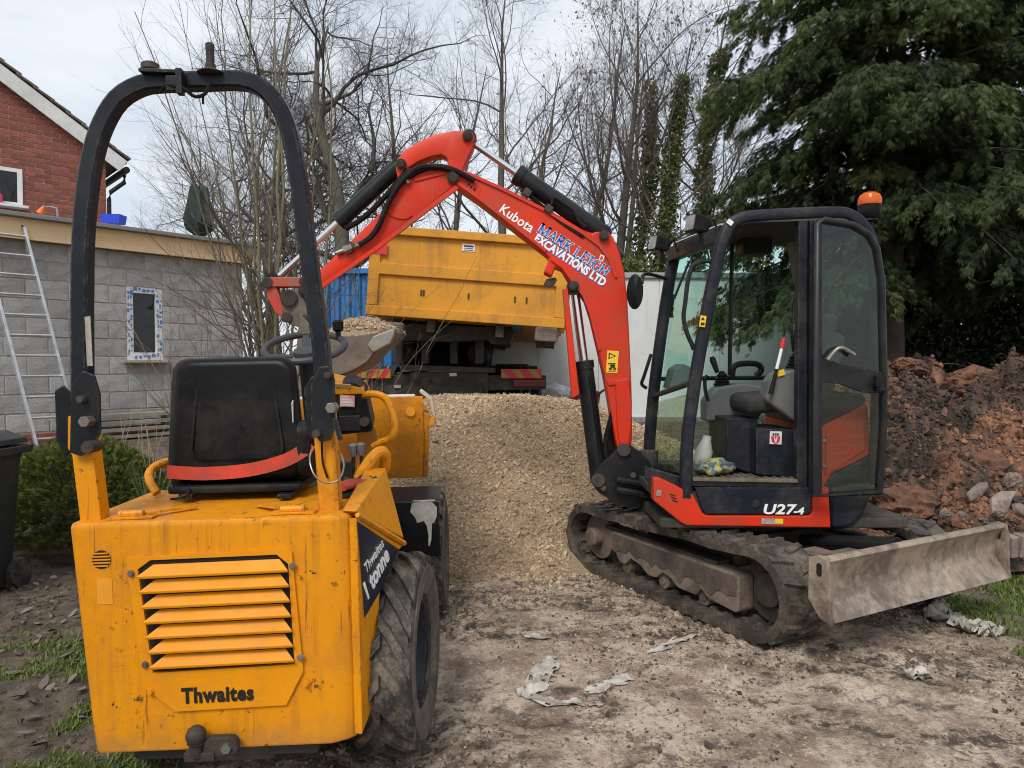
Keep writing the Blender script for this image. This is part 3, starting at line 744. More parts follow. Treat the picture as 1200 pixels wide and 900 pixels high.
me.attributes.new('tone', 'FLOAT', 'POINT').data.foreach_set('value', np.repeat(RNG.uniform(0, 1, len(x)), 7).astype(np.float32))
leaf_m = tone_mat('dead_leaf', [(0.06, 0.042, 0.036), (0.12, 0.09, 0.078), (0.21, 0.17, 0.15), (0.09, 0.058, 0.04)], 0.6, 0.2, 90)
tag(link('leaf_litter', me, leaf_m), 'dead brown leaves lying on the soil left of the dumper', 'leaf litter', kind='stuff')
big = []
for px, py in ((20, 830), (38, 855), (52, 815), (85, 808), (95, 822), (78, 775), (30, 872), (97, 755), (60, 748), (85, 725), (15, 800), (48, 890), (70, 702), (102, 846)):
    g = at(px, py, 1500 / 1500 * (FPX * CAM_Z / (py - 423.0)))
    p = np.array([[g.x, g.y, float(gh(g.x, g.y)) + 0.02]])
    V, tri = leaf_pts(1, RNG, p, [RNG.uniform(0.03, 0.042)])
    me = np_mesh('fallen_leaf', V - p[:, None, :], tris=tri, smooth=True)
    me.attributes.new('tone', 'FLOAT', 'POINT').data.foreach_set('value', np.repeat(RNG.uniform(0.2, 0.8), 7).astype(np.float32))
    o = link('fallen_leaf', me, leaf_m); o.location = p[0]
    tag(o, 'large curled dead leaf on the patchy grass left of the dumper', 'leaf', 'large dead leaves left of the dumper')

# --- torn pale sheet scraps trodden into the yard
def sheet(pts, w, label, seed, m, amp=0.007, cat='cloth scrap'):
    rng = np.random.default_rng(seed)
    path = smooth_path([Vector((p[0], p[1], 0)) for p in pts], 8)
    n, k = len(path), 9
    V = np.zeros((n, k, 3))
    for i, p in enumerate(path):
        t = (path[min(i + 1, n - 1)] - path[max(i - 1, 0)]).normalized()
        s = Vector((-t.y, t.x, 0))
        ww = w * (0.25 + 0.75 * math.sin(math.pi * (i + 0.7) / (n + 0.4)) ** 0.6) * (0.55 + 0.9 * float(vnoise(i * 0.45, seed)))
        for j in range(k):
            q = (j / (k - 1) - 0.5) * ww * (1 + 0.35 * float(vnoise(i * 0.8, j * 0.9 + 3, seed)))
            V[i, j, :2] = p.x + s.x * q + t.x * 0.05 * (float(vnoise(j * .9, i * .5, seed + 4)) - .5), p.y + s.y * q
    gz = gh(V[:, :, 0], V[:, :, 1])
    a = fbm(V[:, :, 0] * 22, V[:, :, 1] * 22, 1.0, 3, seed)
    V[:, :, 2] = gz + 0.003 + amp * 2.2 * np.abs(a - 0.5) * 2
    c = V.reshape(-1, 3).mean(0)
    ii = np.arange(n * k).reshape(n, k)
    q = np.stack([ii[:-1, :-1], ii[:-1, 1:], ii[1:, 1:], ii[1:, :-1]], -1)
    keepq = np.array([[RNG.random() > 0.12 or 2 < j < 6 for j in range(k - 1)] for i in range(n - 1)])
    o = link('torn_sheet', np_mesh('torn_sheet', V.reshape(-1, 3) - c, quads=q[keepq].reshape(-1, 4), smooth=True), m)
    o.location = c
    return tag(o, label, cat)
def gpt(px, py):
    Y = FPX * CAM_Z / (py - 423.0)
    for _ in range(3):
        g = at(px, py, Y); Y = FPX * (CAM_Z - float(gh0(g.x, g.y))) / (py - 423.0)
    return at(px, py, Y)
sheet_m = mat('torn_geotextile', (0.56, 0.52, 0.46), (0.36, 0.32, 0.27), 9, 0.85, dirt=MUD, damt=0.6, dscale=14, bump=0.5, bscale=90)
sheet([gpt(612, 818), gpt(628, 806), gpt(640, 785), gpt(646, 772)], 0.085, 'torn pale sheet scrap standing up like a feather in the yard', 1, sheet_m, 0.012)
sheet([gpt(608, 812), gpt(640, 824), gpt(675, 826), gpt(705, 833)], 0.06, 'long flat torn pale sheet scrap lying in the middle of yard', 2, sheet_m)
sheet([gpt(690, 815), gpt(715, 808), gpt(738, 797)], 0.06, 'short torn pale sheet strip pointing towards the excavator track', 3, sheet_m)
sheet([gpt(760, 765), gpt(790, 757), gpt(820, 748)], 0.05, 'thin pale strip trodden in close to the track', 4, sheet_m, 0.012)
sheet([gpt(612, 742), gpt(625, 748), gpt(645, 752)], 0.07, 'small white scrap pressed into the mud before the gravel', 5, sheet_m, 0.012)
sheet([gpt(1085, 722), gpt(1115, 735), gpt(1150, 745), gpt(1172, 754)], 0.16, 'large crumpled grey sheet half buried beside the grass', 6, sheet_m, 0.05)
sheet([gpt(1070, 706), gpt(1095, 716), gpt(1120, 738)], 0.09, 'twisted grey sheet end under the excavator blade', 7, sheet_m, 0.05)
sheet([gpt(1060, 800), gpt(1078, 797), gpt(1092, 801)], 0.07, 'small dark and white torn scrap alone at the right of yard', 8, sheet_m, 0.03)
# ------------------------------------------------------------------ block extension with flat roof
brick_m = mat('red_brick', (0.28, 0.080, 0.050), (0.20, 0.058, 0.040), 9, 0.85, rand=0.28, bump=0.5, bscale=90, dirt=(0.36, 0.16, 0.11), damt=0.35, dscale=18)
mortar_m = mat('mortar', (0.40, 0.31, 0.26), (0.32, 0.24, 0.20), 14, 0.9, bump=0.4)
block_m = mat('concrete_block', (0.48, 0.475, 0.46), (0.39, 0.385, 0.375), 6, 0.92, rand=0.16, bump=0.9, bscale=75, dirt=(0.22, 0.175, 0.15), damt=0.55, dscale=4)
blockmortar_m = mat('block_mortar', (0.30, 0.25, 0.225), (0.38, 0.355, 0.335), 8, 0.95, bump=0.5)
timber_m = mat('new_softwood', (0.84, 0.60, 0.34), (0.76, 0.51, 0.26), 2.5, 0.65, streak=(0.36, 0.19, 0.08), samt=0.5, sscale=(2, 2, 40), bump=0.1, dirt=(0.70, 0.52, 0.33), damt=0.4, dscale=3)
oldtimber_m = mat('weathered_plank', (0.36, 0.32, 0.27), (0.22, 0.19, 0.155), 5, 0.8, bump=0.4, streak=(0.12, 0.09, 0.07), samt=0.6, sscale=(2, 2, 40))
felt_m = mat('grey_roof_edge', (0.20, 0.20, 0.20), (0.27, 0.27, 0.265), 5, 0.6, dirt=(0.1, 0.09, 0.08), damt=0.4)
upvc_m = mat('white_upvc', (0.78, 0.78, 0.76), (0.66, 0.66, 0.64), 3, 0.4, dirt=(0.4, 0.38, 0.33), damt=0.2)
bargem = mat('white_bargeboard', (0.74, 0.74, 0.72), (0.64, 0.64, 0.61), 3, 0.5, dirt=(0.35, 0.33, 0.28), damt=0.35)
tile_m = mat('roof_tile', (0.115, 0.085, 0.068), (0.17, 0.13, 0.10), 7, 0.9, rand=0.25, bump=0.5, dirt=(0.24, 0.24, 0.19), damt=0.4)

E0 = Vector((-5.86, 8.30, 0.50)); E1 = Vector((-3.92, 10.57, 0.50))
eu = (E1 - E0); LEN = eu.length; eu.normalize()
en = Vector((eu.y, -eu.x, 0))                      # towards the viewer
WT = 2.93 - 0.50
def EW(s, z, o=0.0): return E0 + eu * s + en * o + Vector((0, 0, z))
ext = thing('block_extension', 'unfinished grey concrete block extension with timber fascia under flat roof', 'building', E0)
S0 = -1.3
mb = MB(frame(E0, eu, -en))
# backing wall (mortar) with the window opening left free
wx0, wx1, wz0, wz1 = 1.385, 1.84, 1.01, 1.97
for x0, x1, z0, z1 in ((S0, wx0, 0, WT), (wx1, LEN - 0.004, 0, WT), (wx0, wx1, 0, wz0), (wx0, wx1, wz1, WT)):
    mb.box(((x0 + x1) / 2, 0.0955, (z0 + z1) / 2), (x1 - x0, 0.199, z1 - z0))
mb.box((LEN - 0.1, 2.2, WT / 2), (0.2, 4.0, WT))
mb.build('wall', blockmortar_m, ext)
def unit_mesh(name, l, h, d, m, bev, seed):
    rng = random.Random(seed)
    b = MB()
    b.box((0, 0, 0), (l, d, h))
    b.v = [v + Vector((rng.uniform(-1, 1) * .003, rng.uniform(-1, 1) * .003, rng.uniform(-1, 1) * .002)) for v in b.v]
    o = b.build(name, m, None, bev, 1)
    me = o.data; bpy.data.objects.remove(o)
    return me
def lay(parent, name, meshes, u, n, O, rows, ul, uh, joint, x0, x1, z0, skip, face, rng, cutname=None, maxn=290, cuts={}):
    """lays a running bond of single pieces that share mesh data"""
    M3 = Matrix((u, -n, Vector((0, 0, 1)))).transposed()
    cnt = 0
    for r in range(rows):
        z = z0 + r * (uh + joint) + uh / 2
        x = x0 - (0.5 * (ul + joint) if r % 2 else 0)
        while x < x1 - 0.02:
            a, b = max(x, x0), min(x + ul, x1)
            x += ul + joint
            for (p, q) in skip(a, b, z - uh / 2, z + uh / 2):
                if q - p < 0.03: continue
                o = bpy.data.objects.new(name, rng.choice(meshes)); C.objects.link(o); o.parent = parent
                w = O + u * ((p + q) / 2) + n * (face + rng.uniform(-0.002, 0.002)) + Vector((0, 0, z))
                Mw = M3.to_4x4() @ Matrix.Diagonal(((q - p) / ul, 1, 1, 1))
                Mw.translation = w - parent.location
                o.matrix_local = Mw
                cnt += 1
    return cnt
bmeshes = [unit_mesh('block', 0.437, 0.212, 0.05, block_m, 0.005, i) for i in range(4)]
brk = [unit_mesh('brick', 0.2135, 0.064, 0.04, brick_m, 0.003, i) for i in range(4)]
def skip_ext(a, b, z0, z1):
    if z1 > wz0 + .03 and z0 < wz1 - .03:
        return [(a, min(b, wx0 - .005)), (max(a, wx1 + .005), b)]
    return [(a, b)]
rg = random.Random(3)
lay(ext, 'block', bmeshes, eu, en, E0, 10, 0.437, 0.212, 0.013, S0, LEN - 0.001, 0.16, skip_ext, -0.015, rg)
lay(ext, 'brick', brk, eu, en, E0, 2, 0.2135, 0.064, 0.011, S0, LEN - 0.001, 0.0, lambda a, b, c, d: [(a, b)], -0.008, rg)
mb = MB(frame(E0, eu, -en))
mb.box(((S0 + LEN + 0.22) / 2, -0.14, WT + 0.085), (LEN + 0.22 - S0, 0.035, 0.24))
mb.build('fascia_board', timber_m, ext, 0.004)
mb = MB(frame(E0, eu, -en))
mb.box((LEN + 0.205, 2.0, WT + 0.105), (0.03, 4.24, 0.20)); mb.build('fascia_board', timber_m, ext, 0.004)
mb = MB(frame(E0, eu, -en))
mb.box(((S0 + LEN + 0.26) / 2, 1.95, WT + 0.232), (LEN + 0.26 - S0, 4.4, 0.05))
mb.build('roof', felt_m, ext, 0.008)
mb = MB(frame(E0, eu, -en))
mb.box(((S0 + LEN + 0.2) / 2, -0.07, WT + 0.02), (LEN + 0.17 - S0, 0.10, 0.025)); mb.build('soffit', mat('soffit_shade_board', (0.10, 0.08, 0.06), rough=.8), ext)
# window with its protective tape
win = MB(frame(E0, eu, -en))
for x0, x1, z0, z1 in ((wx0, wx0 + .085, wz0, wz1), (wx1 - .085, wx1, wz0, wz1), (wx0 + .085, wx1 - .085, wz0, wz0 + .10), (wx0 + .085, wx1 - .085, wz1 - .09, wz1)):
    win.box(((x0 + x1) / 2, 0.03, (z0 + z1) / 2), (x1 - x0, 0.07, z1 - z0))
wo_ = win.build('window', upvc_m, ext, 0.006)
mb = MB(frame(E0, eu, -en)); mb.box(((wx0 + wx1) / 2, 0.04, (wz0 + wz1) / 2), (wx1 - wx0 - .16, 0.01, wz1 - wz0 - .17)); mb.build('pane', M['pane'], wo_)
mb = MB(frame(E0, eu, -en)); mb.box(((wx0 + wx1) / 2, -0.05, wz0 - .018), (wx1 - wx0 + .12, 0.16, 0.03)); mb.build('sill', mat('raw_sill', (0.42, 0.36, 0.27), rough=.8), wo_, 0.004)
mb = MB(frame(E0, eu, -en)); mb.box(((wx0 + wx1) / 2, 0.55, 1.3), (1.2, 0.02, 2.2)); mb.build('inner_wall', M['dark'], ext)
tape = MB(frame(E0, eu, -en))
rt = random.Random(9)
for sx, z0, z1 in ((wx0 + .042, wz0 + .05, wz1 - .03), (wx1 - .042, wz0 + .05, wz1 - .03)):
    z = z0
    while z < z1 - 0.05:
        h = rt.uniform(.035, .075)
        for q in (-.018, .016):
            if rt.random() < .88: tape.box((sx + q + rt.uniform(-.006, .006), -0.0072, z + h / 2 + rt.uniform(-.014, .014)), (rt.uniform(.012, .032), 0.003, h * rt.uniform(.3, .95)))
        z += h + .012
for zc in (wz0 + .05, wz1 - .045):
    for x in np.arange(wx0 + .09, wx1 - .1, .055): tape.box((x + .02, -.0072, zc + rt.uniform(-.012, .012)), (rt.uniform(.025, .05), .003, rt.uniform(.02, .045)))
tag(tape.build('tape_print', mat('blue_film_print', (0.06, 0.21, 0.55), rough=.5), wo_), kind='stuff')

# ladder leaning on the fascia
lad = thing('ladder', 'silver aluminium ladder leaning against the grey block wall', 'ladder', (0, 0, 0))
la, lb = at(33, 268, 8.30), at(47, 521, 7.9)      # top of the far stile and foot of the near stile
T1 = EW(0.21, 2.52, 0.20); B1 = EW(0.53, 0.03, 0.90)
T0, B0 = T1 - eu * 0.0, B1
lad.location = B1
wv = eu * -0.43
for o_ in (Vector((0, 0, 0)), wv):
    mb = MB(); mb.sweep([B1 + o_, T1 + o_], [(-.014, -.03), (.014, -.03), (.014, .03), (-.014, .03)], up=en); mb.build('stile', M['alu'], lad, 0.003)
    mb = MB(); mb.box(B1 + o_ + Vector((0, 0, 0.0)), (.05, .05, .04)); mb.build('foot', M['plastic'], lad, .004)
nr = 11
for i in range(nr):
    p = B1.lerp(T1, (i + 0.55) / nr)
    mb = MB(); mb.tube([p, p + wv], 0.015, 8); mb.build('rung', M['alu'], lad)
mb = MB(); mb.tube([T1 + Vector((0, 0, -.02)), T1 + Vector((0, 0, .06)) - en * .08, T1 - en * .12 + Vector((0, 0, .01))], .012, 6); mb.build('hook', M['zinc'], lad)

# planks stacked against the wall
ts = thing('plank_stack', 'low stack of weathered grey planks lying against the block wall', 'timber', EW(1.55, 0.0, 0.35))
rp = random.Random(5)
for r in range(4):
    mb = MB(frame(EW(1.25 + rp.uniform(-.06, .06), 0.07 + r * 0.085, 0.30 + rp.uniform(-.03, .05)), eu, -en))
    mb.box((0, 0, 0), (1.55, 0.22, 0.045)); mb.build('plank', oldtimber_m, ts, 0.004)
    for q in (-.5, .5):
        if r < 3:
            mb = MB(frame(EW(1.25 + q, 0.112 + r * 0.085, 0.28), eu, -en)); mb.box((0, 0, 0), (.06, .2, .036)); mb.build('spacer', oldtimber_m, ts)

# odds on the flat roof
o = MB(); p = at(133, 257.5, 9.9)
o.loft([[p + Vector((x * k, y * k, z)) for x, y in ((-.17, -.12), (.17, -.12), (.17, .12), (-.17, .12))] for k, z in ((.70, -.06), (.8, .06), (.75, .06), (.65, -.04))])
tag(o.build('blue_tub', mat('blue_plastic', (0.02, 0.06, 0.62), rough=.4), None, .01, origin=p), 'bright blue plastic tub on the flat roof edge', 'tub')
p = at(50, 245, 8.9); o = MB()
o.lathe([(.05, -.06), (.047, -.04), (.022, .02), (.009, .05)], p, (0.5, 0, 1), 12)
tag(o.build('orange_cone', mat('orange_plastic', (0.75, 0.16, 0.03), rough=.5), None, origin=p), 'small orange cap lying on the flat roof below the brick wall', 'cap')
p = at(62, 246, 8.9); o = MB()
o.tube([p + Vector((-.14, 0, .03)), p + Vector((-.05, .03, .045)), p + Vector((.05, .0, .02)), p + Vector((.07, -.02, -.09))], .012, 8)
tag(o.build('grey_hose', mat('grey_hose', (0.25, 0.25, 0.26), rough=.5), None, origin=p), 'short grey hose end curling over the roof edge', 'hose')

# ------------------------------------------------------------------ brick house behind
H1 = Vector((-6.78, 12.2, 0.5))                    # right hand corner of the gable
hu = Vector((eu.x * 0.96 + 0.12, eu.y * 0.9, 0)).normalized()
hn = Vector((hu.y, -hu.x, 0))
hz = lambda py, Y: at(0, py, Y).z
house = thing('brick_house', 'red brick house with white bargeboard gable at the left edge', 'house', H1)
def HW(s, z, o=0.0): return H1 + hu * s + hn * o + Vector((0, 0, z - 0.5))
EAVE = at(128, 184, 12.2).z
GZ = lambda s: EAVE + (-s) * 0.66                  # roof underside along the gable
hb = MB()
pts = [(0.0, 0.5), (0.0, EAVE), (-3.6, GZ(-3.6)), (-7.2, EAVE), (-7.2, .5)]
hb.extr([HW(s, z, 0.012) for s, z in pts], hn * -0.26)
hb.extr([HW(-.001, 0.5, -.28), HW(-.001, EAVE - .01, -.28), HW(-.27, EAVE - .01, -.28), HW(-.27, .5, -.28)], hn * -7)
hb.build('wall', mortar_m, house)
hwx0, hwx1, hwz0, hwz1 = -2.20, -1.17, at(0, 244, 11.45).z, at(0, 200, 11.45).z
def skip_h(a, b, z0, z1):
    top = (EAVE + 0.0)
    if z1 > EAVE: b2 = min(b, -(z1 - EAVE) / 0.66 - 0.02)
    else: b2 = b
    if b2 <= a: return []
    if z1 > hwz0 + .02 and z0 < hwz1 - .02: return [(a, min(b2, hwx0)), (max(a, hwx1), b2)]
    return [(a, b2)]
zb0 = at(60, 262, 11.8).z
rows = int((at(0, 70, 11).z - zb0) / 0.075)
OB = Vector((H1.x, H1.y, 0))
nb = lay(house, 'brick', brk, hu, hn, OB, rows, 0.2135, 0.064, 0.011, -2.45, 0.0, zb0, skip_h, 0.0, rg)
hf = MB(frame(HW(0, 0.5), hu, -hn))
cx, cz = (hwx0 + hwx1) / 2, (hwz0 + hwz1) / 2
ww, wh = hwx1 - hwx0, hwz1 - hwz0
Mh = frame(Vector((H1.x, H1.y, 0)), hu, -hn)
wb = MB(Mh)
for c, s in (((hwx0 + .035, 0, cz), (.07, .09, wh)), ((hwx1 - .035, 0, cz), (.07, .09, wh)), ((cx, 0, hwz0 + .03), (ww - .121, .09, .06)), ((cx, 0, hwz1 - .03), (ww - .121, .09, .06)), ((cx, 0, cz), (.05, .08, wh - .121))):
    wb.box(c, s)
hw_ = wb.build('window', upvc_m, house, .006)
wb = MB(Mh); wb.box((cx, -.026, cz), (ww - .1, .006, wh - .1)); wb.build('pane', M['pane'], hw_)
wb = MB(Mh); wb.box((cx, -.0155, cz), (ww - .1, .005, wh - .1)); wb.build('room_shade_panel', M['dark'], hw_)  # dark panel on the solid wall, the unlit room put into its colour
wb = MB(Mh); wb.box((hwx1 - .19, -.0195, hwz0 + .16), (.19, .004, .19)); wb.build('curtain', M['sticker'], hw_)
p = Mh @ Vector((hwx1 - .32, -.10, hwz0 + .02))
lb_ = MB(); lb_.lathe([(.045, 0), (.05, .03), (.05, .13), (.022, .17), (.02, .22)], p + Vector((0, 0, -.02)), (0, 0, 1), 12)
tag(lb_.build('pink_bottle', mat('pink_plastic', (0.75, 0.05, 0.16), rough=.35), None, origin=p), 'pink plastic bottle on the house window ledge', 'bottle')
p = Mh @ Vector((hwx1 - .17, .005, hwz0 + .08)); lb_ = MB(); lb_.ball((p.x, p.y, p.z + .05), .075, 10, (1, .5, 1))
wbx = MB(Mh); wbx.box((cx, -.10, hwz0 - .02), (ww + .1, .22, .04)); wbx.build('sill', upvc_m, hw_, .005)
# roof: bargeboard, tiles stepping up the verge, gutter and downpipe
zs = 0.66
dirv = (HW(-1, GZ(-1)) - HW(0, EAVE)).normalized()
bb = MB(); bb.sweep([HW(0.24, EAVE - .24 * zs + .02, 0.14), HW(-3.6, GZ(-3.6) + .02, .14)], [(-.11, -.012), (.11, -.012), (.11, .012), (-.11, .012)], up=hn)
bb.build('bargeboard', bargem, house, .004)
sf = MB(); sf.sweep([HW(0.24, EAVE - .24 * zs + .05, 0.06), HW(-3.6, GZ(-3.6) + .05, .06)], [(-.02, -.075), (.02, -.075), (.02, .07), (-.02, .07)], up=hn)
sf.build('soffit', bargem, house)
rf = MB()
rf.extr([HW(.30, EAVE - .30 * zs + .17, .12), HW(-3.6, GZ(-3.6) + .17, .12), HW(-3.6, GZ(-3.6) + .12, .12), HW(.30, EAVE - .30 * zs + .12, .12)], hn * -7)
roof_o = rf.build('roof', tile_m, house)
tm = unit_mesh('tile', 0.33, 0.028, 0.26, tile_m, .004, 8)
perp = Vector((0, 0, 1)) - dirv * dirv.z; perp.normalize()
M3 = Matrix((dirv, -hn, perp)).transposed()
for col in range(2):
    for i in range(17):
        o = bpy.data.objects.new('tile', tm); C.objects.link(o); o.parent = roof_o
        c = HW(.30, EAVE - .30 * zs + .20, .05 - col * .265) + dirv * (i * .26 + .12) + perp * rg.uniform(0, .012)
        Mw = (Matrix.Rotation(R(4), 3, hn) @ M3).to_4x4(); Mw.translation = c - house.location
        o.matrix_local = Mw
gt = MB()
a = HW(.30, EAVE - .30 * zs + .02, .10)
gt.tube([a, a - hn * 7], .055, 10); gt.build('gutter', M['black'], house)
dp = MB(); q = HW(.28, EAVE - .26, .03)
dp.tube([q, q + Vector((0, 0, -.12)), HW(.06, EAVE - .58, .06), HW(.035, EAVE - .70, .05), HW(.035, 3.0, .05)], .035, 8); dp.build('downpipe', M['black'], house)
pur = MB(); pur.box(HW(-1.98, GZ(-1.98) - .16, .03), (.2, .14, .14), Euler((0, 0, math.atan2(hu.y, hu.x)))); pur.build('purlin_end', bargem, house)

# dark green folded parasol beyond the flat roof
pc = at(233, 246, 12.0)
par = thing('folded_parasol', 'dark green folded garden parasol sticking up beyond the flat roof', 'parasol', (pc.x, pc.y, .45))
pm = mat('green_parasol_cloth', (0.007, 0.022, 0.016), (0.012, 0.034, 0.025), 6, 0.75, bump=0.3, bscale=20)
rings = []
for k, (z, r) in enumerate(((.37, .06), (.32, .13), (.05, .17), (-.2, .22), (-.28, .20), (-.36, .10), (-.42, .07))):
    rings.append([pc + Vector((r * (1 + .22 * math.cos(6 * a + k * .3)) * math.cos(a), r * (1 + .22 * math.cos(6 * a + k * .3)) * math.sin(a), z + .04 * math.cos(3 * a))) for a in [2 * math.pi * i / 30 for i in range(30)]])
pb = MB(); pb.loft(rings); pb.build('canopy', pm, par)
pb = MB(); pb.cyl((pc.x, pc.y, .45), (pc.x, pc.y, pc.z + .3), .025, 8); pb.build('pole', M['alu'], par)

# ------------------------------------------------------------------ wheelie bin at the left edge
bc = at(-52, 705, 4.55)
bz = float(gh(bc.x, bc.y)) 
bin_ = thing('wheelie_bin', 'dark grey wheelie bin standing at the left edge by the bush', 'bin', (bc.x, bc.y, bz))
binm = mat('bin_plastic', (0.020, 0.022, 0.027), (0.03, 0.032, 0.036), 4, .5, dirt=(.10, .085, .07), damt=.35, dscale=6)
mb = MB(Matrix.Translation((bc.x, bc.y, bz)))
def rr3(w, d, z, r=.05): return [(x, y, z) for x, y in rrect(-w / 2, -d / 2, w / 2, d / 2, r)]
mb.loft([rr3(.42, .48, .04), rr3(.50, .60, .86), rr3(.52, .62, .90)]); mb.build('body', binm, bin_)
mb = MB(Matrix.Translation((bc.x, bc.y, bz))); mb.loft([rr3(.60, .70, .90), rr3(.61, .71, .95)]); mb.build('rim', binm, bin_, .008)
mb = MB(Matrix.Translation((bc.x, bc.y, bz))); mb.loft([rr3(.565, .68, .965), rr3(.55, .66, 1.0), rr3(.40, .5, 1.05)]); mb.build('lid', binm, bin_, .006)
mb = MB(Matrix.Translation((bc.x, bc.y, bz))); mb.box((-.05, -.293, .52), (.28, .004, .14), (R(-8), 0, 0)); mb.build('label_plate', M['sticker'], bin_)
for s in (-1, 1):
    mb = MB(); mb.cyl((bc.x + s * .22, bc.y + .24, bz + .1), (bc.x + s * .27, bc.y + .24, bz + .1), .1, 16); mb.build('wheel', M['rubber'], bin_)

# ------------------------------------------------------------------ white box trailer, blue container
tx0, tx1, tyy, tz0, tz1 = -0.6, 5.7, 12.6, 0.46, 2.93
tr = thing('white_trailer', 'long plain white box trailer behind the gravel and excavator', 'trailer', ((tx0 + tx1) / 2, tyy + 1.2, .45))
trm = mat('white_trailer_skin', (0.80, 0.83, 0.82), (0.73, 0.77, 0.76), 0.8, .45, dirt=(.42, .42, .37), damt=.25, dscale=1.3, streak=(.4, .4, .36), samt=.35, sscale=(5, 5, .4))
mb = MB()
npan = 6
for i in range(npan):
    a, b = tx0 + (tx1 - tx0) * i / npan, tx0 + (tx1 - tx0) * (i + 1) / npan
    mb = MB(); mb.box(((a + b) / 2, tyy + .03, (tz0 + tz1) / 2), (b - a - .006, .06, tz1 - tz0)); mb.build('side_panel', trm, tr, .006, 1)
mb = MB(); mb.box(((tx0 + tx1) / 2, tyy + 1.25, (tz0 + tz1) / 2), (tx1 - tx0, 2.36, tz1 - tz0 - .02)); mb.build('body', trm, tr)
mb = MB(); mb.box(((tx0 + tx1) / 2, tyy + 1.2, tz1 + .045), (tx1 - tx0 + .04, 2.5, .10)); mb.build('roof_rail', mat('grey_rail', (0.42, 0.45, .45), rough=.4, metal=.3), tr, .02)
mb = MB(); mb.box(((tx0 + tx1) / 2, tyy - .0, tz0 + .02), (tx1 - tx0 + .02, .09, .10)); mb.build('base_rail', mat('grey_rail_low', (.33, .34, .34), (.25, .25, .24), 3, .5), tr, .01)
mb = MB()
for x in np.arange(tx0 + .2, tx1, .12): mb.box((x, tyy - .046, tz0 + .02), (.014, .008, .03))
mb.build('rivet_strip', M['zinc'], tr)
mb = MB(); mb.box(((tx0 + tx1) / 2, tyy + 1.0, .38), (tx1 - tx0 - .2, 1.6, .18)); mb.build('chassis', M['chassis'], tr)
for x in (.4, 1.7, 4.4, 5.3):
    mb = MB(); mb.lathe([(.12, 0), (.3, .0), (.34, .05), (.34, .2), (.3, .24), (.1, .22)], (x, tyy + .3, .42), (0, 1, 0), 20); mb.build('wheel', M['rubber'], tr)

bcx = -3.55
bl = thing('blue_container', 'bright blue corrugated container showing left of the yellow skip', 'container', (bcx + .6, 14, .45))
blm = mat('blue_steel', (0.012, 0.14, 0.38), (0.016, 0.17, 0.44), 2, .45, dirt=(.2, .25, .3), damt=.3, dscale=3)
prof = []
for i in range(6):
    x = bcx + i * .2
    prof += [(x, 13.8), (x + .06, 13.8), (x + .10, 13.86), (x + .16, 13.86)]
mb = MB(); mb.prism(prof + [(bcx + 1.2, 16), (bcx, 16)], .5, 3.15, 'z'); mb.build('body', blm, bl)
mb = MB(); mb.box((bcx + .6, 14.9, 3.2), (1.26, 2.3, .1)); mb.build('roof', blm, bl, .01)
for x in (bcx - .02, bcx + 1.22):
    mb = MB(); mb.box((x, 13.8, 1.85), (.1, .12, 2.7)); mb.build('corner_post', blm, bl, .01)
# ------------------------------------------------------------------ site dumper (seen from behind)
D0 = Vector((-0.99, 2.40, -0.012))
MD = Matrix.Translation(D0) @ Euler((0, R(-1.3), R(2.2))).to_matrix().to_4x4()     # local x right, y forward, z up
MDI = MD.inverted()
dump = thing('site_dumper', 'yellow ride-on site dumper with black roll hoop parked with its back to us', 'dumper', D0)
def DL(px, py, Y): return MDI @ at(px, py, Y)
def dmb(): return MB(MD)
Y_ = M['yellow']

# engine cover
def plan(z, l, r, f=.62, c=.05):
    return [(l, .02, z), (l + .02, 0, z), (r - c - .03, 0, z), (r - .03, c * .45, z), (r, c, z), (r, f, z), (l, f, z)]
b = dmb()
b.loft([plan(.205, -.405, .465), plan(.30, -.415, .468), plan(.965, -.462, .466), plan(.985, -.455, .458)])
b.build('engine_cover', Y_, dump, .012, 2)
# right flank: one flat plane flaring over the wheel, with the dark decal on it
FP = [DL(418, 607, 2.44), DL(424.5, 861, 2.44), DL(473, 640, 2.82)]
FN = (FP[1] - FP[0]).cross(FP[2] - FP[0]).normalized()
if FN.x < 0: FN = -FN
def ONF(px, py, off=0.0):
    o = MDI @ Vector((0, 0, CAM_Z)); d = (DL(px, py, 3.0) - o)
    t = (FP[0] + FN * off - o).dot(FN) / d.dot(FN)
    return o + d * t
A_, B_, Cc = FP[0] + Vector((-.004, 0, .022)), DL(452, 548, 2.95), DL(473.5, 631, 2.82)
b = dmb()
b.loft([[A_, B_, Cc], [A_ + Vector((-.05, .02, 0)), B_ + Vector((-.08, .0, 0)), Cc + Vector((-.10, 0, 0))]]); b.build('side_facet', Y_, dump, .005)
fl = [FP[0], ONF(472, 640), ONF(460, 652), ONF(447, 668), ONF(442.5, 740), ONF(438, 825), ONF(424.5, 861)]
b = dmb(); b.loft([fl, [p - FN * .03 for p in fl]]); fo = b.build('side_flank', Y_, dump, .004)
b = dmb(); b.sweep([FP[0] + Vector((.002, .0, .010)), FP[2] + Vector((.004, 0, .010))], [(-.009, -.009), (.009, -.009), (.009, .009), (-.009, .009)]); b.build('flank_lip', Y_, dump, .004)
dl = [(419, 611), (468, 644), (454, 673), (446, 692), (427.5, 724)]
b = dmb(); b.loft([[ONF(x, y, .003) for x, y in dl], [ONF(x, y, .0005) for x, y in dl]]); dec = b.build('flank_decal', M['decal_navy'], dump)
u1 = MD.to_3x3() @ (ONF(447, 672) - ONF(429, 706)); u2 = MD.to_3x3() @ (ONF(444, 647) - ONF(429, 671))
up1 = MD.to_3x3() @ (ONF(427, 680) - ONF(429, 706))
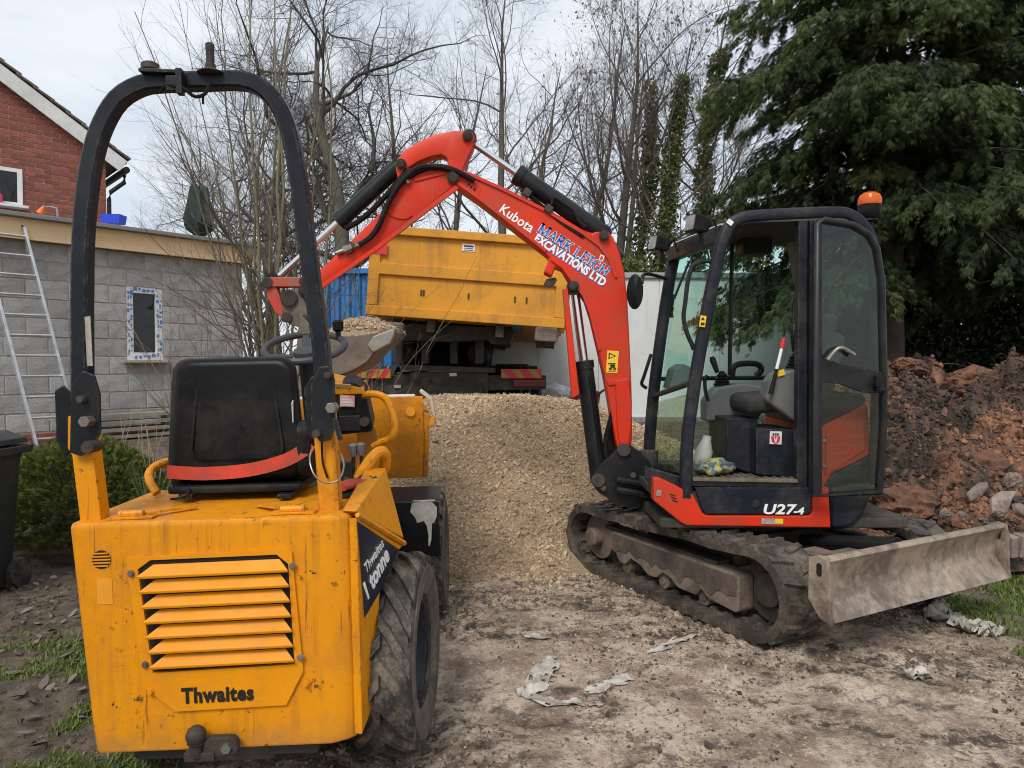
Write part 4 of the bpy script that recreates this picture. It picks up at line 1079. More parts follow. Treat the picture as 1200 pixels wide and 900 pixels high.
text('flank_lettering', '1 tonne', .098, M['white'], frame(MD @ ONF(429.5, 705, .0042), u1, up1), dec, sx=.72, bold=.003)
text('flank_lettering', 'Thwaites', .056, M['white'], frame(MD @ ONF(429, 673, .0042), u2, up1), dec, sx=.80)

# louvre plate
px0, px1 = -.262, .292
zt, zb = .865, .325
pl = [(-.268, .868), (.258, .880), (.275, .868), (.300, .465), (.240, .352), (-.125, .345), (-.225, .43)]
hole = [(-.232, .828), (-.19, .857), (.225, .862), (.262, .83), (.272, .49), (-.195, .478)]
bm = bmesh.new()
def loop(bm, pts, y): 
    vs = [bm.verts.new(MD @ Vector((x, y, z)) - D0) for x, z in pts]
    return vs, [bm.edges.new((vs[i], vs[(i + 1) % len(vs)])) for i in range(len(vs))]
v1, e1 = loop(bm, pl, -.010); v2, e2 = loop(bm, hole, -.010)
bmesh.ops.triangle_fill(bm, edges=e1 + e2, use_beauty=True)
geo = bmesh.ops.extrude_face_region(bm, geom=bm.faces[:])
back = MD.to_3x3() @ Vector((0, .009, 0))
for g in geo['geom']:
    if isinstance(g, bmesh.types.BMVert): g.co += back
bmesh.ops.recalc_face_normals(bm, faces=bm.faces)
me = bpy.data.meshes.new('louvre_plate'); bm.to_mesh(me); bm.free()
lp = link('louvre_plate', me, M['yellow_clean'], dump)
b = dmb(); b.prism([(x * .99 + .0003, z * .99 + .0065) for x, z in hole], -.0035, -.0015); b.build('recess_shade_panel', M['dark'], lp)  # flat black panel, the shade behind the louvres put into its colour
for i in range(7):
    t = i / 7
    xl = -.228 + .036 * t; xr = .262 + .012 * t
    z1 = .846 - i * .0505 + .003; z0 = z1 - .047
    b = dmb()
    # pressed louvre: hood standing proud at its lower edge, cut back at both ends
    q0 = [(xl + .045, -.004, z1 - .007), (xr - .030, -.004, z1 - .002), (xr + .004, -.030, z0 + .013), (xl - .002, -.030, z0 + .006)]
    q1 = [(xl + .045, -.002, z1 - .010), (xr - .030, -.002, z1 - .005), (xr + .004, -.026, z0 + .003), (xl - .002, -.026, z0 - .004)]
    b.loft([[Vector(p) for p in q0], [Vector(p) for p in q1]]); b.build('slat', M['yellow_clean'], lp, .002, 1)
text('plate_lettering', 'Thwaites', .070, M['blackprint'], frame(MD @ Vector((-.102, -.0115, .374)), MD.to_3x3() @ Vector((1, 0, .012)), MD.to_3x3() @ Vector((0, 0, 1))), lp, sx=.84, bold=.0028, space=1.10)
for x, z, m_ in ((-.252, .815, 'zinc'), (.277, .822, 'zinc'), (-.218, .508, 'zinc'), (.294, .512, 'zinc'), (-.204, .418, 'yellow_clean'), (.308, .424, 'yellow_clean')):
    b = dmb(); b.cyl((x, -.010, z), (x, -.013, z), .012, 14); b.cyl((x, -.012, z), (x, -.021, z), .0085, 6); b.build('bolt', M[m_], dump)
# little round vent
cx, cz = -.352, .862
b = dmb(); b.cyl((cx, .0, cz), (cx, -.002, cz), .031, 24); vt = b.build('round_vent', M['dark'], dump)
for k in range(5):
    z = -.021 + k * .0105; hw = math.sqrt(.031 ** 2 - z * z)
    b = dmb(); b.box((cx, -.003, cz + z), (2 * hw, .004, .0045)); b.build('slat', M['yellow_clean'], vt)
b = dmb(); b.box((-.345, -.001, .755), (.05, .0016, .085)); b.build('faded_patch', mat('faded_sticker_patch', (.74, .31, .022), (.68, .26, .006), 14, .6), dump)
# tow hitch: ball and shackle
q = Vector((-.045, 0, .240))
b = dmb(); b.lathe([(.020, -.03), (.020, .012), (.032, .02)], q + Vector((0, -.05, 0)), (0, 0, 1), 14); b.ball(q + Vector((0, -.05, .042)), .033, 14)
b.box(q + Vector((.01, -.03, -.028)), (.10, .06, .03)); ht = b.build('tow_ball', M['rust'], dump, .004)
b = dmb(); b.loft([[q + Vector((.02 + .058 + x, -.055, z)) for x, z in rrect(-.058, -.032, .058, .032, .031, 6)], [q + Vector((.02 + .058 + x, -.022, z)) for x, z in rrect(-.058, -.032, .058, .032, .031, 6)]]); b.build('shackle', M['rust'], ht, .006)
b = dmb(); b.cyl(q + Vector((.10, -.054, 0)), q + Vector((.10, -.068, 0)), .017, 6); b.build('bolt', M['zinc'], ht)
b = dmb(); b.box((0.02, .3, .20), (.62, .5, .10)); b.box((0, .3, .14), (.3, .3, .12)); b.build('axle_beam', M['chassis'], dump, .01)
# top latches
for x, s in ((-.27, 1), (.27, -1)):
    b = dmb(); b.box((x, .055, .99), (.15, .05, .008)); b.build('latch_plate', Y_, dump, .002)
    b = dmb(); b.cyl((x - .045, .055, 1.0), (x + .035, .055, 1.0), .013, 10); b.build('latch_barrel', Y_, dump)
    b = dmb(); b.sweep([(x + .04, .06, 1.0), (x + .10 * s, .12, 1.0), (x + .16 * s, .18, .995)], [(-.012, -.004), (.012, -.004), (.012, .004), (-.012, .004)], up=(0, 0, 1)); b.build('latch_arm', Y_, dump)

# uprights, hinge plates, hoop
for (p0, p1, p2) in (((112, 604), (100, 512), 2.46), ((388, 592), (380, 478), 2.53)):
    a, c = DL(*p0, p2), DL(*p1, p2)
    b = dmb(); b.sweep([a + Vector((0, 0, -.02)), c], [(-.036, -.032), (.036, -.032), (.036, .032), (-.036, .032)], up=(0, 1, 0)); b.build('upright', Y_, dump, .007)
hp = [(97, 470, 2.45), (97, 300, 2.47), (103, 222, 2.49), (110, 180, 2.5), (121, 146, 2.51), (139, 117, 2.515), (165, 101, 2.52), (192, 97, 2.52), (240, 95.5, 2.525), (283, 95, 2.53), (306, 103, 2.535), (325, 122, 2.54), (338, 150, 2.545), (346, 185, 2.55), (352, 222, 2.55), (366, 330, 2.545), (377, 410, 2.54), (380, 478, 2.53)]
hpts = smooth_path([DL(*p) for p in hp], 3)
b = dmb(); w = .0285
b.sweep(hpts, [(-w, -w + .007), (-w + .007, -w), (w - .007, -w), (w, -w + .007), (w, w - .007), (w - .007, w), (-w + .007, w), (-w, w - .007)], up=(0, 1, 0)); hoop = b.build('roll_hoop', M['hoop'], dump, 0, sharp=38)
a = DL(104, 400, 2.42); b = dmb(); b.box(a, (.035, .004, .165), Euler((0, R(-1), R(-38)))); b.build('rating_plate', M['worn_label'], hoop, .001)
# hinge plates pairs (each side a separate plate)
def plates(pts, Y, off, thick=.014):
    for o in off:
        P = [DL(x, y, Y) + Vector((0, o, 0)) for x, y in pts]
        b = dmb(); b.loft([P, [p + Vector((0, thick, 0)) for p in P]]); b.build('hinge_plate', M['black'], dump, .004)
def rot_plates(pts, Y, offs, yaw):
    for o in offs:
        P = [DL(x, y, Y) for x, y in pts]
        c = sum(P, Vector()) / len(P)
        Rm = Matrix.Rotation(yaw, 3, 'Z')
        P = [c + Rm @ (p - c) for p in P]
        nrm = Rm @ Vector((0, 1, 0))
        b = dmb(); b.loft([[p + nrm * o for p in P], [p + nrm * (o + .014) for p in P]]); b.build('hinge_plate', M['black'], dump, .005)
lpts = [(84, 452), (97, 434), (110, 440), (116, 462), (117, 505), (108, 528), (94, 535), (82, 530)]
rot_plates(lpts, 2.40, (0.0,), R(6))
rot_plates([(64, 458), (74, 451), (82, 460), (84, 500), (83, 528), (76, 537), (66, 515)], 2.48, (0.0,), R(6))
b = dmb(); q = [DL(x, y, 2.44) for x, y in ((79, 488), (88, 486), (90, 532), (84, 534), (79, 525))]; b.loft([q, [p + Vector((0, .03, 0)) for p in q]]); b.build('hinge_lug', Y_, dump, .004)
rpts = [(364, 452), (374, 430), (386, 428), (392, 445), (393, 500), (387, 516), (375, 518), (365, 505)]
rot_plates(rpts, 2.47, (0.0,), R(4))
rot_plates([(356, 455), (366, 440), (376, 448), (378, 500), (372, 518), (360, 510)], 2.56, (0.0,), R(4))
for (x, y, Yv, r, m_) in ((100, 494, 2.37, .019, 'zinc'), (104, 524, 2.37, .021, 'rust'), (95, 468, 2.385, .012, 'rust'), (388, 478, 2.45, .019, 'zinc'), (384, 440, 2.455, .012, 'rust'), (371, 508, 2.45, .014, 'rust')):
    p = DL(x, y, Yv)
    b = dmb(); b.cyl(p + Vector((0, .05, 0)), p + Vector((0, -.012, 0)), r, 6 if m_ == 'zinc' else 12); b.build('pin', M[m_], dump, .002)
# hoop fittings: rubber stop and whip mount
p = DL(176, 80, 2.50); b = dmb(); b.lathe([(.026, -.01), (.030, -.005), (.028, .014), (.022, .018)], p, (0, 0, 1), 16); b.build('beacon_stub', M['rust'], dump)
b = dmb(); b.sweep([DL(168, 86, 2.5), DL(214, 88, 2.5)], [(-.006, -.035), (.006, -.035), (.006, .035), (-.006, .035)], up=(0, 1, 0)); b.build('beacon_bracket', M['black'], dump, .002)
b = dmb(); b.box(DL(211, 96, 2.47), (.02, .03, .085)); b.box(DL(203, 99, 2.48), (.04, .03, .05)); b.build('clamp', M['black'], dump, .003)
p = DL(247, 86, 2.5); b = dmb(); b.lathe([(.045, 0), (.030, .008), (.017, .018), (.017, .03), (.0135, .032), (.0135, .075), (.0145, .077), (.0145, .098), (.009, .102)], p, (0, 0, 1), 14); b.build('aerial_mount', M['rust'], dump)
b = dmb(); b.tube(smooth_path([DL(*q_) for q_ in ((188, 108, 2.49), (196, 100, 2.47), (215, 104, 2.46), (228, 113, 2.47), (240, 110, 2.47), (246, 97, 2.48))], 4), .006, 6); b.build('cable', M['plastic'], dump)
b = dmb(); b.tube([DL(238, 112, 2.49), DL(238, 122, 2.49)], .004, 6); b.build('cable', M['plastic'], dump)

# seat: back shell, cushion, belt, rails
sb_ = [(-.0, 0)]
def seatring(Y, px0, py0, px1, py1, r, k=0):
    a, c = DL(px0, py1, Y), DL(px1, py0, Y)
    return [(x, a.y, z) for x, z in rrect(a.x, a.z, c.x, c.z, r, 5)]
b = dmb()
def seatback(Y, inset=0):
    # rounded shell a little wider at its foot
    a, c = DL(196, 566, Y), DL(360, 566, Y); t0, t1 = DL(195, 420, Y), DL(340, 418, Y)
    h = t0.z - a.z
    out = []
    for x, z in rrect(0, 0, 1, 1, .13, 6):
        l = a.x + (t0.x - a.x) * z; r = c.x + (t1.x - c.x) * z
        out.append((l + inset + (r - l - 2 * inset) * x, a.y + .06 * z * 1.0, a.z + inset + (h - 2 * inset) * z))
    return out
b.loft([seatback(2.74, .035), seatback(2.742, .022), seatback(2.755, .008), seatback(2.78, 0), seatback(2.83, .0), seatback(2.855, .02)])
seat = b.build('seat_back', M['vinyl'], dump, 0, sharp=50)
b = dmb()
rr_ = seatback(2.736, .085); rr2 = seatback(2.736, .094)
b.loft([[Vector(p) + Vector((0, -.0025, 0)) for p in rr_], [Vector(p) + Vector((0, .004, 0)) for p in rr_], [Vector(p) + Vector((0, .004, 0)) for p in rr2], [Vector(p) + Vector((0, -.0025, 0)) for p in rr2]], closed=True)
b.build('pressed_rim', M['vinyl'], seat)
b = dmb(); a = DL(280, 566, 2.86); b.box(a + Vector((0, .17, .035)), (.52, .42, .12)); b.build('seat_cushion', M['vinyl'], dump, .035, 3)
b = dmb(); a = DL(280, 569, 2.80); b.box(a + Vector((.01, .12, .0)), (.50, .40, .03)); b.build('seat_pan', M['plastic'], dump, .01)
b = dmb(); b.prism([(x, z) for x, z in rrect(-.06, -.10, .05, .085, .045)], -.015, .02, 'y'); 
P0 = DL(357, 520, 2.78)
b = dmb(); b.loft([[P0 + Vector((-.02, y, z)) for y, z in rrect(-.05, -.13, .16, .09, .05)], [P0 + Vector((.03, y * .9 + .006, z * .9)) for y, z in rrect(-.05, -.13, .16, .09, .05)]]); b.build('recliner_cover', M['plastic'], seat, .008)
b = dmb(); b.cyl(P0 + Vector((.03, .03, .02)), P0 + Vector((.055, .03, .02)), .03, 14); b.build('recliner_knob', M['rust'], seat)
b = dmb(); a = DL(338, 500, 2.79); b.box(a + Vector((.02, -.002, .06)), (.003, .05, .075), (R(16), 0, R(8))); b.build('seat_label', M['sticker'], seat)
bp = [DL(*q_) for q_ in ((196, 553, 2.728), (240, 555, 2.728), (290, 551, 2.728), (330, 541, 2.73), (352, 530, 2.735), (364, 520, 2.76))]
b = dmb(); b.sweep(smooth_path(bp, 4), [(-.025, -.0018), (.025, -.0018), (.025, .0018), (-.025, .0018)], up=(0, 1, 0)); b.build('seat_belt', M['strap'], dump)
for x in (228, 340):
    a = DL(x, 577, 2.78); b = dmb(); b.box(a + Vector((0, .12, 0)), (.05, .42, .018)); b.build('seat_rail', M['black'], dump, .003)
b = dmb(); b.tube(smooth_path([DL(222, 568, 2.75), DL(220, 578, 2.68), DL(208, 584, 2.66), DL(200, 585, 2.64)], 4), .005, 6); b.build('cable', M['plastic'], dump)

# steering wheel and column
sc_ = DL(357, 407, 3.2)
tilt = Matrix.Rotation(R(22), 3, 'X')
ring = [sc_ + tilt @ Vector((.172 * math.cos(2 * math.pi * i / 40), .172 * math.sin(2 * math.pi * i / 40), 0)) for i in range(40)]
sw_m = mat('wheel_rim_rubber', (.030, .034, .040), (.045, .048, .052), 9, .5)
b = dmb(); b.tube(ring, .0155, 10, closed=True, up=tilt @ Vector((0, 0, 1))); sw = b.build('steering_wheel', sw_m, dump)
for a in (100, 215, 335):
    d_ = Vector((math.cos(R(a)), math.sin(R(a)), 0))
    b = dmb(); b.sweep([sc_ + tilt @ (d_ * .165), sc_ + tilt @ (d_ * .06 + Vector((0, 0, -.03)))], [(-.016, -.005), (.016, -.005), (.016, .005), (-.016, .005)], up=tilt @ Vector((0, 0, 1))); b.build('spoke', sw_m, sw, .003)
b = dmb(); b.lathe([(.045, -.05), (.055, -.03), (.05, -.012), (.02, -.005)], sc_, tilt @ Vector((0, 0, 1)), 20); b.build('hub', sw_m, sw)
b = dmb(); b.cyl(sc_ + Vector((0, .02, -.05)), sc_ + Vector((0, .16, -.55)), .035, 12); b.build('steering_column', M['black'], dump)
b = dmb(); p = sc_ + tilt @ Vector((.13, .10, .0)); b.lathe([(.012, 0), (.012, .03), (.024, .04), (.026, .075), (.018, .085)], p, (0, 0, 1), 12); b.build('wheel_knob', M['plastic'], sw)

# instrument console with yellow hood, label, ignition
YC = 3.32
cp = [(388, 462), (402, 448), (418, 449), (428, 459), (437, 500), (436, 506), (398, 510)]
P = [DL(x, y, YC) for x, y in cp]
b = dmb(); b.loft([P, [p + Vector((-.02, .20, .03)) for p in P]]); con = b.build('console', M['plastic'], dump, .008)
P = [DL(x, y, YC - .01) for x, y in ((372, 461), (383, 446), (425, 455), (431, 466), (424, 462), (400, 463))]
b = dmb(); b.loft([P, [p + Vector((-.03, .28, .03)) for p in P]]); b.build('console_hood', Y_, dump, .006)
a = DL(407, 470, YC - .016); b = dmb(); b.box(a, (.066, .006, .052), (R(8), R(4), 0)); lb0 = b.build('warning_label', M['pinkprint'], con)
for k in range(4):
    b = dmb(); b.box(a + Vector((0, -.0038, .017 - .0115 * k)), (.052 - .006 * (k % 2), .002, .0045), (0, R(4), 0)); b.build('label_text_line', M['white'], lb0)
a = DL(402, 452, YC - .02); b = dmb(); b.box(a, (.07, .004, .02), (R(40), R(4), 0)); b.build('hood_label', mat('pale_label', (.72, .50, .16), (.6, .42, .2), 30, .5), con)
a = DL(427, 494, YC - .02); b = dmb(); b.cyl(a + Vector((0, .04, 0)), a + Vector((0, -.01, 0)), .022, 12); b.build('ignition_switch', M['rust'], con)
a = DL(410, 496, YC - .02); b = dmb(); b.box(a + Vector((0, .02, 0)), (.10, .05, .07)); b.build('console_box', M['black'], con, .005)
# dark footwell and front panel
b = dmb(); b.loft([[DL(x, y, 3.5) for x, y in ((418, 500), (440, 500), (452, 560), (448, 600), (418, 600))], [DL(x, y, 3.5) + Vector((0, .03, 0)) for x, y in ((418, 500), (440, 500), (452, 560), (448, 600), (418, 600))]]); b.build('front_panel', M['hopper'], dump, .005)
b = dmb(); b.box((-.02, .95, .60), (.80, .66, .05)); b.build('foot_plate', M['chassis'], dump)
b = dmb(); b.box((-.02, 1.2, .80), (.55, .10, .42)); b.build('bulkhead', M['chassis'], dump, .01)
b = dmb(); b.box((0, 1.2, .42), (.34, 1.3, .22)); b.box((0, 1.87, .36), (.8, .14, .14)); b.build('chassis', M['chassis'], dump, .01)
b = dmb(); b.box((-.05, 1.55, .74), (.22, .5, .3)); b.build('hopper_pedestal', Y_, dump, .02)
# grab handles
b = dmb(); b.tube(smooth_path([DL(*q_) for q_ in ((424, 466, 3.36), (432, 462, 3.30), (445, 463, 3.28), (454, 470, 3.28), (461, 488, 3.28), (463, 504, 3.28), (457, 514, 3.29), (447, 518, 3.31), (438, 523, 3.33))], 4), .0165, 10); b.build('grab_handle', Y_, dump)
b = dmb(); b.tube(smooth_path([DL(*q_) for q_ in ((420, 562, 2.92), (428, 548, 2.93), (437, 536, 2.95), (446, 529, 2.97), (452, 535, 3.0), (450, 550, 3.02))], 4), .024, 10); b.build('grab_handle', Y_, dump)
b = dmb(); b.tube(smooth_path([DL(*q_) for q_ in ((196, 541, 2.98), (183, 546, 2.92), (175, 554, 2.88), (176, 565, 2.84), (184, 578, 2.82))], 4), .0165, 10); b.build('grab_handle', Y_, dump)
# levers
for q_, c_ in (((413, 548), (414, 526)), ((424, 547), (423, 525))):
    a, c = DL(*q_, 3.16), DL(*c_, 3.16)
    b = dmb(); b.cyl(a + Vector((0, 0, -.2)), c, .008, 8); lv = b.build('lever', M['black'], dump)
    b = dmb(); b.lathe([(.010, -.035), (.016, -.02), (.019, .015), (.012, .024)], c, (0, 0, 1), 10); b.build('lever_knob', M['grey_plastic'], lv)
a, c = DL(343, 505, 2.93), DL(334, 455, 2.95)
b = dmb(); b.cyl(a, c, .009, 8); lv = b.build('lever', M['black'], dump)
b = dmb(); b.lathe([(.013, -.06), (.017, -.05), (.017, -.034), (.015, -.03), (.015, -.012), (.018, -.01), (.017, .008), (.010, .014)], c, (c - a), 12); b.build('lever_knob', mat('worn_white_knob', (.52, .5, .44), (.34, .32, .28), 20, .5), lv)
b = dmb(); b.cyl(DL(348, 500, 2.9), DL(340, 470, 2.92), .022, 10); b.build('lever_gaiter', M['plastic'], lv)
# wire loop round the right upright
b = dmb(); b.tube(smooth_path([DL(*q_) for q_ in ((372, 520, 2.52), (363, 535, 2.48), (368, 556, 2.45), (382, 566, 2.45), (397, 562, 2.46), (403, 546, 2.5), (398, 530, 2.54), (388, 524, 2.56))], 5), .0032, 6); b.build('wire_loop', M['zinc'], dump)
b = dmb(); b.tube(smooth_path([DL(*q_) for q_ in ((377, 515, 2.48), (378, 540, 2.485), (381, 552, 2.485), (384, 560, 2.49))], 4), .004, 6); b.build('cable', M['plastic'], dump)
a, c = DL(392, 490, 2.46), DL(399, 516, 2.46); b = dmb(); b.sweep([a, c], [(-.008, -.006), (.008, -.006), (.008, .006), (-.008, .006)], up=(0, 1, 0)); b.build('locking_tab', M['black'], dump, .002)

# hopper (tipping skip) ahead of the console
YH = 4.10
HP = [(418, 470), (490, 465), (504, 492), (503, 515), (502, 553), (452, 562), (436, 545), (424, 516)]
hb_ = [DL(490, 464.5, YH), DL(504, 491, YH), DL(503.5, 515, YH + .02), DL(502, 551, YH + .22)]
xr, xl = hb_[1].x, hb_[1].x - 1.02
z_top, z_k, z_bot = hb_[0].z, DL(503, 515, YH).z, DL(470, 560, YH + .2).z
y0 = hb_[0].y
sec = [(y0, z_top), (y0 + .03, z_k), (y0 + .20, z_bot), (y0 + .62, z_bot - .03), (y0 + 1.0, z_top - .12), (y0 + .96, z_top - .10), (y0 + .60, z_bot + .01), (y0 + .22, z_bot + .04), (y0 + .06, z_k + .01), (y0 + .028, z_top)]
b = dmb(); b.loft([[(xl + .05 + .16 * (y - y0), y, z) for y, z in sec], [(xr - .035 - .16 * (y - y0), y, z) for y, z in sec]]); hop = b.build('hopper_shell', M['hopper'], dump, .004)
for x, s in ((xr, -1), (xl, 1)):
    side = [(y0 + .005, z_top - .10), (y0 + .04, z_k), (y0 + .21, z_bot + .0), (y0 + .62, z_bot - .025), (y0 + .99, z_top - .22), (y0 + .7, z_top - .10), (y0 + .12, z_top - .07)]
    xs = lambda y: x + s * (.004 + .16 * (y - y0))
    b = dmb(); b.loft([[(xs(y), y, z) for y, z in side], [(xs(y) + s * .03, y, z) for y, z in side]]); b.build('hopper_side', M['hopper'], dump, .004)
b = dmb(); b.extr([(xr - .085, y0, z_top), (xr + .004, y0, z_top - .105), (xr + .004, y0 + .05, z_top - .105), (xr - .085, y0 + .03, z_top)], (0, .03, .004)); b.build('hopper_corner', M['hopper'], dump)
b = dmb(); b.sweep([(xr - .06, y0 + .10, z_top + .03), (xr + .0, y0 + .11, z_top - .02), (xr + .015, y0 + .12, z_top - .12)], [(-.010, -.03), (.010, -.03), (.010, .03), (-.010, .03)], up=(0, 1, 0)); b.build('worn_lip', M['worn'], dump, .006)
b = dmb(); b.box((xr + .005, y0 + .05, z_top - .145), (.04, .06, .05)); b.build('corner_block', M['hopper'], dump, .005)
b = dmb(); b.tube([(xl + .06, y0 + .015, z_top), (xr - .085, y0 + .015, z_top)], .014, 8); b.build('rim_rod', M['worn'], dump)
b = dmb(); b.cyl((xr - .11, y0 - .002, z_top - .085), (xr - .11, y0 + .01, z_top - .085), .028, 16); b.build('weld_patch', M['hopper'], dump)

# wheels
def tyre(c, Rr, W, name='wheel', lugs=17, flip=1, rim='navy', yaw=0.0):
    MW = MD @ Matrix.Translation(c) @ Matrix.Rotation(yaw, 4, 'Z') @ Matrix.Translation(-Vector(c))
    dmb = lambda: MB(MW)
    wr = dmb()
    hw = W / 2
    prof = [(Rr * .56, -hw * .80), (Rr * .62, -hw * .92), (Rr * .74, -hw), (Rr * .86, -hw * .97), (Rr * .925, -hw * .86), (Rr * .945, -hw * .4), (Rr * .95, 0), (Rr * .945, hw * .4), (Rr * .925, hw * .86), (Rr * .86, hw * .97), (Rr * .74, hw), (Rr * .62, hw * .92), (Rr * .56, hw * .80)]
    wr.lathe(prof, c, (1, 0, 0), 48, closed=True)
    rad = lambda s: Rr * (.955 - .03 * abs(s) ** 3)
    for i in range(lugs):
        for sd in (-1, 1):
            a0 = 2 * math.pi * (i + (.5 if sd > 0 else 0)) / lugs
            rings = []
            for k in range(5):
                t = k / 4
                s = sd * (-.06 + 1.02 * t)
                a = a0 + flip * .46 * t ** 1.15
                wd = .056 + .026 * t
                x = s * hw * (.99 if t == 1 else 1)
                ro = Rr * (1.0 - .012 * t) if t < 1 else Rr * .955
                ri = Rr * (.91 if t < 1 else .80)
                ring = []
                for (rad_, dw) in ((ri, -wd * .62), (ro, -wd * .38), (ro, wd * .38), (ri, wd * .62)):
                    aa = a + dw / Rr
                    ring.append(Vector(c) + Vector((x if rad_ == ro or t < 1 else x * 1.02, rad_ * math.sin(aa), rad_ * math.cos(aa))))
                rings.append(ring)
            wr.loft(rings)
    w_ = wr.build(name, M['rubber'], dump, 0, sharp=38, origin=MD @ Vector(c))
    sg = 1 if c[0] > 0 else -1
    b = dmb(); b.lathe([(Rr * .565, hw * .83), (Rr * .62, hw * .955), (Rr * .74, hw * 1.035), (Rr * .84, hw * 1.02), (Rr * .855, hw * .98), (Rr * .62, hw * .90)], c, (sg, 0, 0), 48, closed=True); b.build('sidewall', M['sidewall'], w_)
    b = dmb(); b.lathe([(Rr * .57, hw * .80), (Rr * .56, hw * .72), (Rr * .52, hw * .68), (Rr * .50, hw * .35), (Rr * .46, hw * .20), (Rr * .26, hw * .22), (Rr * .22, hw * .32), (Rr * .12, hw * .36), (.004, hw * .37)], c, (sg, 0, 0), 40, caps=False); rm_ = b.build('rim', M[rim], w_, 0)
    for k in range(5):
        a = 2 * math.pi * k / 5
        p = Vector(c) + Vector((sg * hw * .21, Rr * .36 * math.sin(a), Rr * .36 * math.cos(a)))
        b = dmb(); b.cyl(p, p + Vector((sg * .025, 0, 0)), .014, 6); b.build('wheel_nut', M['rust'], rm_)
    return w_
tyre(tuple(MDI @ Vector((-.455, 2.87, .345))), .385, .235, flip=-1, yaw=R(-4.6))
tyre((-.31, .45, .355), .365, .205, flip=-1)
tyre((.545, 1.92, .355), .365, .26, flip=-1)
tyre((-.56, 1.92, .355), .365, .26, flip=-1)
# front mudguards: folded plate behind each front wheel
for x0, x1 in ((.355, .675), (-.70, -.39)):
    b = dmb()
    s_ = [(1.62, .80), (1.40, .765), (1.385, .755), (1.385, .64), (1.40, .60), (1.47, .44), (1.485, .445), (1.42, .605), (1.40, .645), (1.40, .75), (1.62, .785)]
    b.prism(s_, x0, x1, 'x'); mg = b.build('mudguard', M['black'], dump, .004)
    if x0 > 0:
        sp_ = []
        blob = [(-.055, .03), (-.045, .075), (.0, .085), (.06, .08), (.085, .05), (.083, .0), (.07, -.03), (.058, -.035), (.052, -.12), (.043, -.155), (.036, -.15), (.038, -.10), (.030, -.045), (.015, -.02), (-.02, -.03), (-.03, .0)]
        bcen = Vector((.578, 1.383, .675))
        b = dmb(); b.loft([[bcen + Vector((x, -.003, z)) for x, z in blob], [bcen + Vector((x, .0005, z)) for x, z in blob]]); b.build('cement_splash', M['splash'], mg)
        b = dmb(); b.loft([[bcen + Vector((x, .006 + y, .083 + y * .16)) for x, y in ((-.04, 0), (.075, 0), (.08, .10), (.02, .13), (-.03, .07))], [bcen + Vector((x, .006 + y, .087 + y * .16)) for x, y in ((-.04, 0), (.075, 0), (.08, .10), (.02, .13), (-.03, .07))]]); b.build('cement_splash', M['splash'], mg)

# gloves left on the cover
g0 = DL(412, 580, 2.74)
gl_m = mat('red_glove', (.55, .07, .04), (.36, .05, .035), 16, .85, bump=.4)
gb_m = mat('black_glove_palm', (.014, .014, .015), (.03, .03, .03), 20, .6, bump=.4)
glv = thing('work_gloves', 'pair of red and black work gloves dropped beside the seat of the dumper', 'gloves', MD @ g0)
for k, (dx, dy, dz, yaw) in enumerate(((.0, .03, .0, .5), (.015, .06, .035, .9))):
    Mg = MD @ Matrix.Translation(g0 + Vector((dx, dy, dz))) @ Matrix.Rotation(yaw, 4, 'Z')
    b = MB(Mg); b.loft([[(x, y * s, z * s) for y, z in rrect(-.045, -.014, .045, .014, .013)] for x, s in ((-.10, 1.0), (-.07, .85), (-.02, 1.05), (.02, 1.0), (.03, .8))]); g_o = b.build('glove', gl_m if k else gb_m, glv, 0, sharp=60)
    for j in range(4):
        b = MB(Mg); y = -.034 + j * .0225
        b.tube([(.02, y, 0), (.055, y * 1.15, .012), (.08 - .008 * abs(j - 1.5), y * 1.2, -.004)], .011, 8, taper=[1, .95, .75]); b.build('finger', gb_m if k else gl_m, g_o)
    b = MB(Mg); b.tube([(-.03, .04, 0), (.0, .068, .008), (.028, .07, .002)], .012, 8, taper=[1, .95, .75]); b.build('finger', gb_m if k else gl_m, g_o)
# ------------------------------------------------------------------ mini excavator
X0 = Vector((1.54, 4.85, 0.0))
exc = thing('mini_excavator', 'orange red tracked mini excavator with dark cab and raised arm', 'excavator', X0)
uax, ulat = Vector((.478, -.878, 0)), Vector((.878, .478, 0))
MU = Matrix((uax, ulat, Vector((0, 0, 1)))).transposed().to_4x4(); MU.translation = X0 + Vector((0, 0, .0))
def umb(): return MB(MU)
NV, RD = M['navy'], M['red']
def px_prism(pts, Y, th, name, m, parent=exc, bev=.006, seg=2, label=None):
    b = MB(); Q = [at(x, y, Y) for x, y in pts]
    b.loft([Q, [q + Vector((0, th, 0)) for q in Q]])
    return b.build(name, m, parent, bev, seg, label=label)

